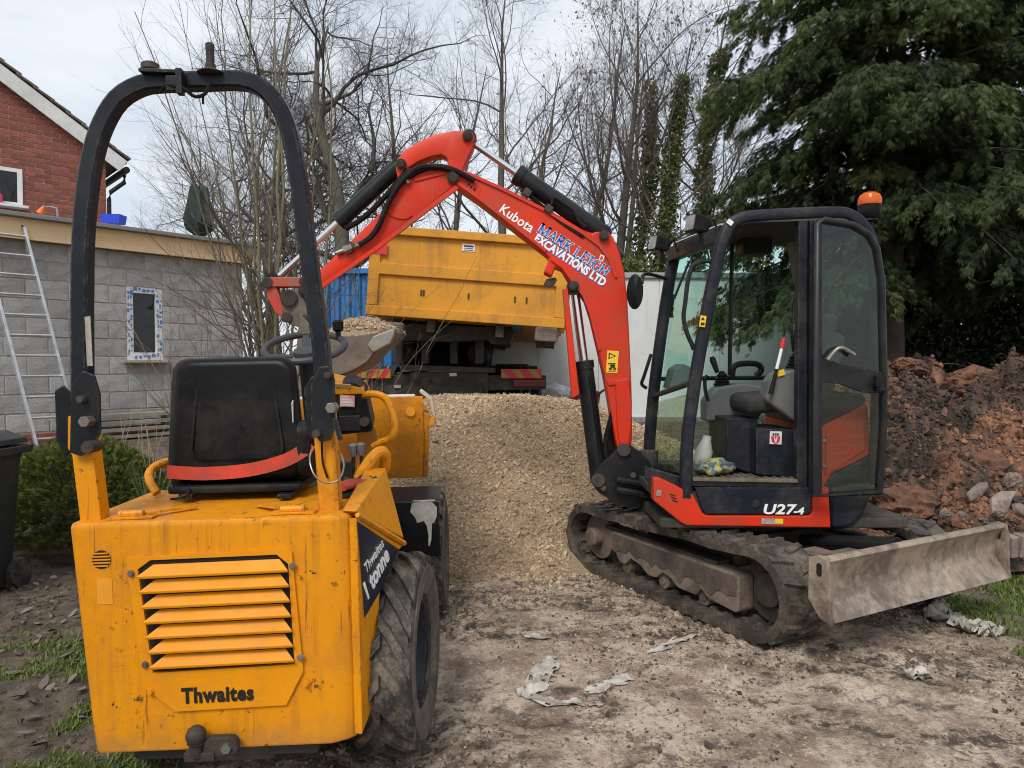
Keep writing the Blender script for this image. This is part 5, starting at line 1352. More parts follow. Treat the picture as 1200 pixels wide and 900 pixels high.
# --- undercarriage
def stadium(x0, r0, zc0, x1, r1, zc1, n=14, sag=.012):
    """closed loop running round two end wheels (bottom run, far end, top run, near end)"""
    P = []
    for i in range(n + 1):
        a = R(270 - 180 * i / n); P.append((x0 + r0 * math.cos(a), zc0 + r0 * math.sin(a)))
    for i in range(1, 12):
        t = i / 12; P.append((x0 + (x1 - x0) * t, (zc0 + r0) * (1 - t) + (zc1 + r1) * t - sag * math.sin(3 * math.pi * t) ** 2))
    for i in range(n + 1):
        a = R(90 - 180 * i / n); P.append((x1 + r1 * math.cos(a), zc1 + r1 * math.sin(a)))
    for i in range(1, 12):
        t = i / 12; P.append((x1 + (x0 - x1) * t, (zc1 - r1) * (1 - t) + (zc0 - r0) * t))
    return P
for sd in (-1, 1):
    yc = sd * .60
    loop_ = stadium(-.76, .205, .235, .78, .225, .262)
    b = umb(); b.sweep([(x, yc, z) for x, z in loop_], [(-.024, -.15), (.024, -.15), (.024, .15), (-.024, .15)], up=(0, 1, 0), closed=True)
    # lugs: alternate chevron bars standing out of the belt
    P = [Vector((x, 0, z)) for x, z in loop_]; P.append(P[0])
    seg_ = [(P[i + 1] - P[i]).length for i in range(len(P) - 1)]; tot = sum(seg_)
    nl = 40
    for i in range(nl):
        for half in (-1, 1):
            s = tot * ((i + (.5 if half > 0 else 0)) / nl); k = 0
            while s > seg_[k]: s -= seg_[k]; k += 1
            p = P[k].lerp(P[k + 1], s / seg_[k]); t = (P[k + 1] - P[k]).normalized(); nrm = Vector((0, 1, 0)).cross(t)
            cc = Vector((0.01, 0, .25))
            if (p - cc).dot(nrm) < 0: nrm = -nrm
            rings = []
            for q, sh in ((0.0, 0.012), (.5, -.004), (1.0, -.022)):
                y = yc + half * (.012 + .136 * q)
                c = p + t * sh + Vector((0, y, 0))
                rings.append([c - t * .026 + nrm * .012, c - t * .018 + nrm * .041, c + t * .018 + nrm * .041, c + t * .026 + nrm * .012])
            b.loft(rings)
    tk_ = b.build('track', M['tread'], exc, 0, sharp=30)
    b = umb()
    for i in range(nl):
        s = tot * (i + .25) / nl; k = 0
        while s > seg_[k]: s -= seg_[k]; k += 1
        p = P[k].lerp(P[k + 1], s / seg_[k]); t = (P[k + 1] - P[k]).normalized(); nrm = Vector((0, 1, 0)).cross(t)
        if (p - Vector((.01, 0, .25))).dot(nrm) < 0: nrm = -nrm
        for yy in (-.055, .055): b.loft([[p + Vector((0, yc + yy + dy, 0)) - nrm * .012 - t * .022, p + Vector((0, yc + yy + dy, 0)) - nrm * .045 - t * .012, p + Vector((0, yc + yy + dy, 0)) - nrm * .045 + t * .012, p + Vector((0, yc + yy + dy, 0)) - nrm * .012 + t * .022] for dy in (-.02, .02)])
    tag(b.build('inner_lug', M['tread'], tk_, 0), kind='stuff')
    yo = yc + sd * .148 if sd < 0 else yc - .05
    # side frame with scalloped lower edge
    fr_ = [(-.52, .325), (.62, .325), (.655, .31), (.655, .125), (.635, .108), (.42, .125), (.36, .165), (.32, .115), (.16, .118), (.10, .155), (.02, .175), (-.04, .125), (-.12, .12), (-.20, .165), (-.30, .185), (-.36, .130), (-.42, .13), (-.47, .19), (-.52, .21)]
    y0_ = yc - .095 if sd < 0 else yc - .025
    b = umb(); b.prism([(x, z) for x, z in fr_], y0_, y0_ + .12, 'y'); sfr = b.build('track_frame', M['mudframe'], exc, .012)
    rm2 = random.Random(31)
    up2 = [(-.50, .318), (.64, .312)]
    lowm = [(-.50 + 1.14 * i / 30, (.315 - (.05 + .075 * float(fbm(i * .45, 3.0 + sd, 1.0, 3, 8)) + .05 * (i % 7 in (3, 4)) * rm2.random() + .02 * rm2.random()))) for i in range(31)]
    yf = y0_ - .005 if sd < 0 else y0_ + .12
    b = umb(); b.prism(lowm + up2[::-1], yf, yf + .006, 'y'); b.build('caked_mud', M['wet_mud'], sfr, .0015, 1)
    b = umb(); b.box((-.10, y0_ + .09, .33), (1.1, .10, .03)); b.build('frame_top', M['chassis'], sfr, .01)
    for x in (-.385, .0, .36):
        b = umb(); b.cyl((x, y0_ + .03, .112), (x, y0_ + .14, .112), .048, 18); b.cyl((x, y0_ + .022, .112), (x, y0_ + .031, .112), .022, 12); b.build('track_roller', M['steel'], exc, .006)
    b = umb(); b.lathe([(.02, -.024), (.058, -.022), (.066, -.012), (.066, .05), (.07, .055), (.16, .06), (.16, .15), (.09, .16)], (-.735, y0_ + .0, .24), (0, 1, 0), 24); b.build('idler_wheel', M['mudframe'], exc, 0)
    b = umb(); b.lathe([(.03, 0), (.09, .004), (.10, .04), (.185, .05), (.185, .11), (.1, .12)], (.78, y0_ + .075, .265), (0, 1, 0), 24); b.build('drive_sprocket', M['chassis'], exc, 0)
b = umb(); b.box((0, 0, .36), (.80, .95, .16)); b.box((.0, 0, .26), (.5, 1.0, .12)); b.build('car_body', M['chassis'], exc, .02)
b = MB(); b.cyl(X0 + Vector((0, 0, .42)), X0 + Vector((0, 0, .58)), .36, 36); b.build('slew_ring', M['chassis'], exc)
b = MB(); b.box(X0 + Vector((.05, -.05, .555)), (1.45, 1.2, .06)); b.build('deck_plate', M['chassis'], exc, .01)
# blade, arms
BZ = .295
BK_ = .80
for s in (-.33, .33):
    b = umb(); b.sweep([(.30, s, .36), (.75, s * 1.05, .36), (1.20, s * 1.05, BZ + .17)], [(-.05, -.035), (.05, -.035), (.05, .035), (-.05, .035)], up=(0, 1, 0)); b.build('blade_arm', M['steel'], exc, .008)
b = umb(); b.box((1.02, 0, .43), (.36, .50, .02)); b.box((.95, -.33, .455), (.32, .16, .016)); b.build('blade_arm_plate', M['steel'], exc, .004)
b = umb(); b.cyl((.5, 0, .40), (1.12, 0, BZ + .22), .04, 12); b.build('blade_ram', M['black'], exc)
# cross-section of the mouldboard, concave towards +x
bs_ = [(x, BZ + z * BK_) for x, z in ((1.215, .335), (1.235, .350), (1.262, .345), (1.268, .325), (1.238, .27), (1.222, .20), (1.222, .14), (1.238, .08), (1.275, .02), (1.305, -.025), (1.290, -.032), (1.255, .005), (1.215, .07), (1.200, .14), (1.200, .21), (1.212, .27))]
b = umb(); b.prism(bs_, -.745, .745, 'y'); bl_ = b.build('dozer_blade', M['blade'], exc, .003)
for s in (-1, 1):
    b = umb(); pl_ = [(x, BZ + z * BK_) for x, z in ((1.17, .33), (1.22, .355), (1.27, .345), (1.285, .25), (1.29, .03), (1.30, -.035), (1.24, -.02), (1.17, .08))]
    y0_ = s * .748 - (.0 if s > 0 else .022)
    b.prism(pl_, y0_, y0_ + .022, 'y'); ep = b.build('blade_end_plate', M['blade'], bl_, .004)
    b = umb(); b.prism([(1.232 + x, BZ + .225 + z) for x, z in rrect(-.014, -.038, .014, .025, .0135)], y0_ - .003, y0_ + .025, 'y'); b.build('plate_slot', M['dark'], ep)

# --- house: deck skirts, counterweight
YN = 4.17
b_red = [(765.5, 560.5), (773, 560), (812, 579), (823, 601), (828, 604.5), (949.5, 604.5), (952.5, 600), (952.5, 571), (971.6, 571), (974, 618.5), (805, 616), (797, 612), (766, 587)]
rs = px_prism(b_red, YN, .09, 'red_skirt', RD, exc, .010)
px_prism([(814, 571), (951, 571.5), (950.5, 600), (947, 602.5), (829, 602), (825, 599.5)], YN + .004, .09, 'side_panel', NV, exc, .006)
cwt = [(973.5, 570), (1000, 568), (1024.5, 564), (1022.5, 582), (1014, 604), (1002, 616), (992, 621.5), (975, 621)]
px_prism(cwt, YN - .01, 1.30, 'counterweight', NV, exc, .035, 3)
b = MB(); q = [at(x, y, YN + .04) for x, y in ((768, 575), (972, 575), (972, 614), (806, 612), (768, 585))]
b.loft([q, [p + Vector((0, 1.30, 0)) for p in q]]); b.build('house_base', M['chassis'], exc, .01)
for k, (x, y) in enumerate(((785, 580), (786.5, 583.5), (788, 587))):
    b = MB(); b.box(at(x + 3, y, YN - .001), (.035, .004, .006), (0, R(22), 0)); b.build('vent_slot', M['dark'], rs)
b = MB(); b.box(at(772, 578, YN - .002), (.03, .006, .035), (0, R(10), 0)); b.build('marker_lamp', M['lens'], rs, .006)
b = MB(); b.box(at(905, 611, YN - .003), (.125, .004, .032), (0, R(1), 0)); rl = b.build('worn_label', M['worn_label'], rs)
b = MB(); b.box(at(913, 611, YN - .0055), (.045, .003, .026), (0, R(1), 0)); b.build('label_patch', M['yellowprint'], rl)
b = MB(); b.cyl(at(885, 590, YN + .02), at(885, 590, YN - .0), .024, 18); b.build('latch_socket', M['black'], exc)
text('model_lettering', 'U27', .080, M['white'], frame(at(893, 602, YN - .0005), (1, 0, -.012), (0, 0, 1)), exc, sx=1.32, shear=.18, bold=.0022, space=1.04)
text('model_lettering', '-4', .056, M['white'], frame(at(929.5, 602.5, YN - .0005), (1, 0, -.012), (0, 0, 1)), exc, sx=1.25, shear=.18, bold=.0018)
# engine hood behind the cab (red upper panel, dark green-black crown), seen through the open door's glass
YH_ = 4.22
px_prism([(958, 571), (958, 502), (1018, 472), (1021, 533), (975, 556), (966, 571)], YH_ + .02, .9, 'engine_hood', RD, exc, .016)
px_prism([(958, 502), (958, 485), (990, 462), (1012, 461), (1017, 471)], YH_ + .025, .9, 'hood_crown', NV, exc, .016)
px_prism([(966, 571), (976, 556), (1021, 534), (1023, 571)], YH_ + .021, .9, 'hood_sill', NV, exc, .012)
px_prism([(968, 558), (968, 507), (1012, 485), (1014, 527)], YH_ + .012, .01, 'hood_inset', RD, exc, .006)
for x, y in ((966, 516), (966, 546)):
    b = MB(); b.cyl(at(x, y, YH_ + .02), at(x, y, YH_ + .01), .01, 10); b.build('bolt', M['zinc'], exc)

# --- cab frame
sec_r = lambda w, d: [(-w / 2, -d / 2 + .012), (-w / 2 + .012, -d / 2), (w / 2 - .012, -d / 2), (w / 2, -d / 2 + .012), (w / 2, d / 2 - .012), (w / 2 - .012, d / 2), (-w / 2 + .012, d / 2), (-w / 2, d / 2 - .012)]
near = [(803.5, 583), (805, 520), (811, 470), (818, 424), (829, 362), (839, 312), (846, 284), (852, 269), (862, 258.5), (880, 254), (930, 251), (980, 249.5), (996, 253), (1008, 262), (1017, 276), (1023, 298), (1027, 340), (1029, 420), (1028, 500), (1024, 568)]
b = MB(); b.sweep(smooth_path([at(x, y, YN + .03) for x, y in near], 3), sec_r(.066, .065), up=(0, 1, 0)); b.build('cab_frame', NV, exc, 0, sharp=50)
YF = 5.06
far = [(759, 566), (761, 520), (765, 470), (771, 420), (781, 350), (789, 306), (795, 290), (803, 284), (830, 281), (925, 279), (934, 286), (938, 310), (940, 400), (940, 540)]
b = MB(); b.sweep(smooth_path([at(x, y, YF) for x, y in far], 3), sec_r(.075, .06), up=(0, 1, 0)); b.build('cab_frame', NV, exc, 0, sharp=50)
def bar(p, q, w, d, m=NV, name='cab_bar', up=(0, 0, 1), parent=exc):
    b = MB(); b.sweep([p, q], sec_r(w, d), up=up); return b.build(name, m, parent, 0, sharp=50)
bar(at(855, 268, YN + .05), at(797, 292, YF - .03), .05, .06)
bar(at(806, 450, YN + .06), at(766, 464, YF - .04), .03, .035)
bar(at(803, 575, YN + .06), at(761, 562, YF - .03), .06, .05)
bar(at(1012, 268, YN + .05), at(936, 288, YF - .03), .07, .05)
bar(at(1024, 440, YN + .05), at(945, 440, YF - .03), .05, .05)
# B pillar (two ribs with door seal)
px_prism([(936, 257), (947, 257), (946, 575), (934, 575)], YN + .015, .06, 'door_pillar', NV, exc, .008)
px_prism([(949.5, 258), (957, 258), (956, 575), (948.5, 575)], YN - .01, .05, 'door_pillar', M['black'], exc, .006)
# sill and lower door edge
px_prism([(806, 562), (936, 564), (936, 572), (806, 570)], YN + .01, .10, 'door_sill', M['black'], exc, .006)
px_prism([(812, 560), (935, 562), (935, 566), (812, 564)], YN + .0, .05, 'sill_rail', M['steel'], exc, .004)
# roof skin
rp_ = [(864, 253.5), (880, 247.5), (930, 245), (982, 243.5), (1001, 247.5), (1013, 257), (1006, 262), (985, 256), (880, 259), (866, 262)]
b = MB(); r0 = [at(x, y, YN + .01) for x, y in rp_]
b.loft([[p + Vector((.0, 0, -.012)) for p in r0], [p + Vector((0, .06, .006)) for p in r0], [p + Vector((0, .47, .02)) for p in r0], [p + Vector((0, .88, .006)) for p in r0], [p + Vector((0, .93, -.012)) for p in r0]]); rfc = b.build('roof', mat('cab_roof_paint', (.045, .052, .062), (.06, .068, .078), 3, .4, dirt=(.2, .19, .16), damt=.3), exc, .012)
# front visor with its clear strip
b = MB(); q0, q1 = at(846, 274, YN + .06), at(786, 299, YF - .02)
b.sweep([q0, q1], [(-.03, -.05), (.03, -.05), (.03, .05), (-.03, .05)], up=(0, 0, 1)); vis = b.build('visor', M['black'], exc, .012)
b = MB(); b.sweep([q0 + Vector((.05, .04, .06)), q1 + Vector((.05, -.04, .07))], [(-.05, -.004), (.05, -.004), (.05, .004), (-.05, .004)], up=(0, 0.2, 1)); b.build('visor_strip', mat('bright_roof_strip', (.70, .72, .74), rough=.25), vis, .002)
# work lamps
for (x, y, Y) in ((819, 263, 4.22), (774, 286, 4.80)):
    c = at(x, y, Y)
    Rl = Euler((R(4), R(8), R(14)))
    b = MB(); b.loft([[c + Rl.to_matrix() @ Vector((xx, yy * k, zz * k)) for yy, zz in rrect(-.062, -.052, .062, .052, .018)] for xx, k in ((-.055, 1.0), (-.02, 1.0), (.035, .86), (.05, .6))]); wl_ = b.build('work_lamp', M['plastic'], exc, .004)
    b = MB(); b.loft([[c + Rl.to_matrix() @ Vector((xx, yy, zz)) for yy, zz in rrect(-.052, -.042, .052, .042, .012)] for xx in (-.059, -.0545)]); b.build('lens', M['lens'], wl_)
    b = MB(); b.cyl(c + Vector((.01, 0, -.04)), c + Vector((.02, .02, -.12)), .014, 8); b.build('lamp_bracket', M['black'], wl_)
    b = MB(); b.tube(smooth_path([c + Vector((.05, .0, 0)), c + Vector((.09, .02, .03)), c + Vector((.12, .03, -.05))], 4), .006, 6); b.build('lamp_cable', M['plastic'], wl_)
b = MB(); b.box(at(855.5, 260.5, YN - .012), (.035, .004, .028), (0, R(38), 0)); b.build('roof_sticker', M['sticker'], exc)
# amber beacon on its stem
p = at(1019, 257, 4.50)
b = MB(); b.lathe([(.022, -.10), (.022, -.02), (.05, -.01), (.046, .0), (.060, .015), (.068, .05), (.070, .085), (.066, .088)], p, (0, 0, 1), 20); bc_ = b.build('beacon', M['plastic'], exc, 0, sharp=40)
b = MB(); b.lathe([(.067, .088), (.069, .10), (.068, .125), (.058, .148), (.036, .163), (.006, .168)], p, (0, 0, 1), 24); b.build('beacon_lens', M['amber'], bc_)
# glass
def pane(name, corners, m, parent=exc, th=.006):
    b = MB(); q = [Vector(c) for c in corners]
    nrm = (q[1] - q[0]).cross(q[-1] - q[0]).normalized() * th
    b.loft([q, [p + nrm for p in q]]); return b.build(name, m, parent)
pane('windscreen', [at(811, 448, YN + .07), at(850, 280, YN + .07), at(793, 303, YF - .03), at(768, 460, YF - .03)], M['glass'])
pane('lower_windscreen', [at(803, 556, YN + .07), at(806, 462, YN + .07), at(767, 472, YF - .03), at(762, 546, YF - .03)], M['glass_dusty'])
pane('right_window', [at(766, 540, YF + .0), at(795, 295, YF + .0), at(930, 284, YF), at(938, 430, YF), at(938, 540, YF)], M['glass'])
pane('rear_window', [at(1026, 430, YN + .09), at(1014, 275, YN + .09), at(937, 292, YF - .04), at(941, 430, YF - .04)], M['glass'])
px_prism([(756, 547), (801, 560), (802, 602), (797, 604), (768, 578), (756, 560)], YN + .06, .05, 'lower_front_panel', NV, exc, .006)
bar(at(858, 281, YF - .02), at(855, 440, YF - .02), .028, .028, M['black'], 'window_bar', up=(0, 1, 0))
bar(at(765, 444, YF + .01), at(942, 442, YF + .01), .03, .03, M['black'], 'window_rail')
# open door folded back along the side
YD = 4.075
dr = [(958, 262), (966, 258), (1000, 264), (1018, 275), (1027, 291), (1033, 330), (1035.5, 440), (1035, 500), (1030, 576), (957, 581)]
dp_ = [at(x, y, YD) for x, y in dr]
cx_c = sum(dp_, Vector()) / len(dp_)
b = MB(); b.sweep(dp_, sec_r(.036, .045), up=(0, 1, 0), closed=True); door = b.build('door', M['black'], exc, 0, sharp=50)
b = MB(); b.loft([[cx_c + (p - cx_c) * .985 + Vector((0, .004, 0)) for p in dp_], [cx_c + (p - cx_c) * .985 + Vector((0, .009, 0)) for p in dp_]]); b.build('door_glass', M['glass_door'], door)
b = MB(); q = [at(x, y, YD - .012) for x, y in ((958, 418), (985, 426), (1034, 436), (1035, 461), (1012, 460), (985, 450), (958, 447))]
b.loft([q, [p + Vector((0, .03, 0)) for p in q]]); b.build('door_rail', M['black'], door, .005)
b = MB(); b.box(at(1031, 449, YD - .03), (.055, .04, .085)); b.box(at(1027, 449, YD - .045), (.022, .03, .045)); b.build('door_latch', M['plastic'], door, .006)
b = MB(); b.tube(smooth_path([at(x, y, YD - .04) for x, y in ((970, 422), (980, 410), (988, 408), (1002, 416))], 4), .010, 8); b.build('door_handle', M['zinc'], door)
for y in (300, 520):
    b = MB(); b.cyl(at(955, y - 8, YD + .03), at(955, y + 8, YD + .03), .016, 10); b.build('door_hinge', M['black'], door)
# mirror, grab rails, wipers
mp_ = at(744, 342, 4.62)
b = MB(); b.lathe([(.004, -.03), (.05, -.024), (.085, -.008), (.092, .004), (.088, .010), (.004, .011)], mp_, (-.25, -.92, .02), 24)
for i in range(len(b.v)):
    d = b.v[i] - mp_; d.z *= 1.22; d.x *= .55; b.v[i] = mp_ + d
mir = b.build('mirror', M['plastic'], exc, 0, sharp=60)
b = MB(); b.tube(smooth_path([at(x, y, Y) for x, y, Y in ((748, 344, 4.62), (752, 335, 4.62), (753, 324, 4.65), (760, 321, 4.75), (782, 327, 4.98))], 4), .012, 8); b.build('mirror_arm', M['black'], mir)
b = MB(); b.tube(smooth_path([at(x, y, YN + .05) for x, y in ((835, 306), (820, 307), (811, 313), (806, 330), (803, 355), (801, 372), (805, 390), (811, 404), (813, 410))], 3), .013, 8); b.build('grab_rail', M['black'], exc)
b = MB(); b.tube([at(x, y, 4.65) for x, y in ((808, 306), (800, 325), (790, 350))], .008, 6); b.tube([at(x, y, 4.66) for x, y in ((812, 305), (806, 340), (803, 352))], .006, 6); b.build('wiper', M['plastic'], exc)
b = MB(); b.tube(smooth_path([at(x, y, YF + .03) for x, y in ((788, 345), (784, 372), (787, 360))], 3), .02, 6); b.build('wiper_motor', M['plastic'], exc)
b = MB(); b.tube(smooth_path([at(x, y, YF - .05) for x, y in ((758, 455), (752, 450), (755, 440), (763, 415))], 4), .012, 6); b.build('front_handle', M['plastic'], exc)
# radio box and lining under the roof
b = MB(); b.box(at(883, 288, 4.85), (.19, .2, .13)); b.build('radio_box', M['plastic'], exc, .02)
b = MB(); b.box((at(900, 262, 4.6).x, 4.64, at(900, 265, 4.6).z - .03), (.62, .80, .03)); b.build('head_lining', M['fabric'], exc, .01)
px_prism([(928, 275), (938, 275), (938, 330), (934, 312)], 4.9, .12, 'rear_trim', M['grey_plastic'], exc, .006)
# seat
b = MB(); b.box(at(893, 470, 4.66), (.34, .44, .12), (0, R(-5), 0)); seat2 = b.build('cab_seat', M['fabric'], exc, .045, 3)
b = MB(); b.box(at(953, 440, 4.62), (.14, .44, .55), (0, R(12), 0)); b.build('backrest', M['fabric'], seat2, .05, 3)
b = MB(); b.box(at(962, 385, 4.62), (.1, .26, .18), (0, R(12), 0)); b.build('headrest', M['fabric'], seat2, .035, 3)
# consoles and joysticks
GP = M['grey_plastic']
def joy(c, top, parent):
    b = MB()
    b.lathe([(.055, 0), (.058, .012), (.045, .02), (.05, .03), (.038, .04), (.044, .05), (.032, .06), (.037, .07), (.022, .085), (.014, .10)], c, (0, 0, 1), 16); b.build('gaiter', M['plastic'], parent)
    b = MB(); v = (top - c); b.sweep([c + v * .45, c + v * .72, c + v * .9, top], sec_r(.036, .034), up=(0, 1, 0), scales=[.75, 1.05, 1.15, .7]); b.build('joystick', M['plastic'], parent)
b = MB(); q = [at(x, y, 4.95) for x, y in ((820, 492), (820, 468), (832, 453), (862, 448), (888, 452), (893, 468), (878, 492))]
b.loft([q, [p + Vector((0, -.16, 0)) for p in q]]); rc = b.build('right_console', GP, exc, .02, 3)
joy(at(846, 452, 4.88), at(834, 418, 4.88), rc)
b = MB(); b.tube(smooth_path([at(x, y, 4.82) for x, y in ((858, 445), (860, 430), (872, 426), (888, 427), (892, 434), (886, 440))], 4), .02, 8); b.build('armrest', M['plastic'], rc)
b = MB(); q = [at(x, y, 4.38) for x, y in ((898, 470), (903, 446), (912, 436), (936, 432), (938, 470), (938, 494), (928, 492))]
b.loft([q, [p + Vector((0, .16, 0)) for p in q]]); lc = b.build('left_console', GP, exc, .022, 3)
joy(at(932, 432, 4.46), at(930, 388, 4.46), lc)
b = MB(); b.box(at(915, 437, 4.372), (.045, .006, .035), (0, R(-15), 0)); b.build('console_label', M['yellowprint'], lc)
a, c = at(903, 462, 4.35), at(919, 396, 4.35)
b = MB(); b.cyl(a, a.lerp(c, .45), .016, 8, .010); b.build('safety_lever', M['plastic'], lc)
b = MB(); b.cyl(a.lerp(c, .45), a.lerp(c, .82), .010, 8); b.build('lever_shaft', M['white'], lc)
b = MB(); b.cyl(a.lerp(c, .82), c, .016, 10, .013); b.build('lever_grip', M['redprint'], lc, .003)
b = MB(); b.tube(smooth_path([at(x, y, 4.3) for x, y in ((941, 345), (930, 350), (928, 362), (927, 385), (932, 394), (941, 398))], 4), .011, 8); b.build('grab_rail', M['black'], exc)
b = MB(); q = [at(x, y, 4.95) for x, y in ((776, 455), (782, 432), (792, 426), (801, 430), (804, 452))]
b.loft([q, [p + Vector((0, -.22, 0)) for p in q]]); b.build('display_pod', GP, exc, .015)
b = MB(); b.tube(smooth_path([at(x, y, 4.7) for x, y in ((830, 470), (827, 460), (826, 446), (829, 440))], 3), .012, 8); b.build('travel_lever', M['plastic'], exc)
# seat box with sticker, floor mat
b = MB(); q = [at(x, y, 4.40) for x, y in ((886, 502), (936, 504), (936, 560), (886, 556))]
b.loft([q, [p + Vector((0, .42, 0)) for p in q]]); sbx = b.build('seat_box', NV, exc, .01)
b = MB(); q = [at(x, y, 4.52) for x, y in ((852, 490), (888, 490), (888, 557), (852, 545))]
b.loft([q, [p + Vector((0, .42, 0)) for p in q]]); b.build('seat_base', NV, exc, .01)
b = MB(); b.box(at(909, 513, 4.392), (.072, .006, .078), (0, R(2), 0)); sk = b.build('sticker', M['sticker'], sbx)
b = MB(); c = at(909, 514, 4.386); b.extr([c + Vector((x, 0, z)) for x, z in ((-.028, .014), (.028, .014), (.022, -.018), (.006, -.030), (-.006, -.030), (-.022, -.018))], (0, .002, 0)); b.build('sticker_emblem', M['redprint'], sk)
b = MB(); b.extr([c + Vector((x, -.0012, z)) for x, z in ((-.012, .010), (-.006, .010), (0, -.010), (.006, .010), (.012, .010), (.004, -.024), (-.004, -.024))], (0, .001, 0)); b.build('sticker_letter', M['sticker'], sk)
for x in (-.018, -.004, .010):
    b = MB(); b.box(c + Vector((x + .004, 0, .026)), (.010, .002, .012)); b.build('sticker_print', M['blackprint'], sk)
zf = at(870, 566, YN + .12).z
b = MB(); b.box((at(872, 560, 4.6).x, 4.66, zf), (.78, .82, .03)); b.build('floor_mat', M['matting'], exc, .008)
for i in range(14):
    b = MB(); b.box((at(872, 560, 4.6).x - .35 + i * .052, 4.62, zf + .018), (.018, .70, .008)); b.build('mat_rib', M['matting'], exc, .002)

# --- swing bracket, boom foot, hoses
YB0, YB1 = 4.76, 4.94
px_prism([(702, 545), (696, 556), (694, 568), (702, 578), (712, 584), (720, 592), (738, 596), (764, 592), (768, 575), (762, 540), (748, 528), (740, 522), (728, 520), (718, 532)], YB0 + .0, .18, 'swing_bracket', M['black'], exc, .012)
px_prism([(738, 540), (790, 545), (792, 556), (740, 556)], YB0 + .03, .12, 'swing_arm', M['black'], exc, .01)
b = MB(); b.cyl(at(760, 600, 4.85), at(760, 528, 4.85), .065, 18); b.build('swing_pin', M['chassis'], exc)
for y0_, y1_ in ((566, 569), (578, 584)):
    b = MB(); b.tube(smooth_path([at(x, y, 4.7) for x, y in ((722, y0_ - 4), (745, y0_), (770, y1_), (800, y1_ + 4))], 4), .024, 8); b.build('hose', M['plastic'], exc)
for x, y, r in ((701, 563, .045), (731, 527, .045), (707, 572, .02), (742, 557, .02)):
    b = MB(); b.cyl(at(x, y, YB0 - .02), at(x, y, YB1 + .02), r, 18); b.build('pin', M['rust'], exc, .004)

# --- boom (one banana-shaped fabricated box)
outer = [(741, 515), (741, 500), (740.5, 455), (738, 400), (735.5, 350), (732, 318), (726, 296), (719, 278), (712, 270), (704, 268), (694, 273), (680, 267), (640, 243), (590, 219), (545, 199)]
inner = [(531, 203), (528, 211), (534, 219), (560, 237), (600, 268), (640, 299), (644, 303), (637, 319), (647, 324), (651, 313), (659, 316), (669, 333), (680, 344), (686, 353), (693, 375), (700, 405), (708, 440), (715, 480), (721, 515), (725, 530), (731, 534), (738, 530)]
boom = px_prism(outer + inner, 4.78, .14, 'boom', RD, exc, .014, 3)
# raised flanges along both long edges, the boom foot rib and lug cheek
for path in (outer[2:12], ): pass
px_prism([(721, 445), (737, 443), (741, 470), (740.5, 500), (737, 529), (731, 532), (727, 527), (723, 500)], 4.765, .17, 'boom_foot', RD, boom, .014, 3)
px_prism([(711, 446), (737, 443), (738, 449), (713, 452)], 4.768, .16, 'weld_rib', RD, boom, .005)
px_prism([(544, 214), (553, 213), (563, 221), (562, 230), (551, 226)], 4.775, .01, 'boss_plate', RD, boom, .003)
for x, y in ((549, 216), (552, 219), (556, 222)):
    b = MB(); b.cyl(at(x, y, 4.775), at(x, y, 4.770), .008, 8); b.build('bolt', M['black'], boom)
b = MB(); b.sweep([at(x, y, 4.772) for x, y in ((536, 214), (560, 231), (600, 262), (640, 294))], [(-.010, -.006), (.010, -.006), (.010, .006), (-.010, .006)], up=(0, 1, 0)); b.build('boom_flange', RD, boom)
b = MB(); b.sweep([at(x, y, 4.772) for x, y in ((548, 203), (590, 222), (640, 247), (680, 271), (702, 287), (714, 303), (722, 325))], [(-.010, -.006), (.010, -.006), (.010, .006), (-.010, .006)], up=(0, 1, 0)); b.build('boom_flange', RD, boom)
b = MB(); b.sweep([at(x, y, 4.772) for x, y in ((646, 303), (660, 313), (672, 330), (684, 346), (692, 366), (703, 410))], [(-.010, -.006), (.010, -.006), (.010, .006), (-.010, .006)], up=(0, 1, 0)); b.build('boom_flange', RD, boom)
for x, y, r in ((531, 208, .040), (708, 276, .034), (672.5, 335, .034)):
    b = MB(); b.cyl(at(x, y, 4.745), at(x, y, 4.955), r, 20); b.cyl(at(x, y, 4.737), at(x, y, 4.745), r * .7, 16); b.build('pin', M['rust'], boom, .004)
px_prism([(640, 327), (637, 333), (643, 337), (650, 334), (653, 328), (651, 325)], 4.82, .02, 'hose_clip', M['rust'], boom, .003)
# writing on the boom
ub = (at(697, 321.5, 4.78) - at(583, 246, 4.78)); ub.y = 0; ub.normalize(); vb = Vector((-ub.z, 0, ub.x))
if vb.z < 0: vb = -vb
YT = 4.7785
Mt = lambda px, py: frame(at(px, py, YT), ub, vb)
text('maker_lettering', 'Kubota', .090, M['white'], Mt(583.5, 247.5), boom, sx=.93, shear=.05, bold=.0015, space=1.03)
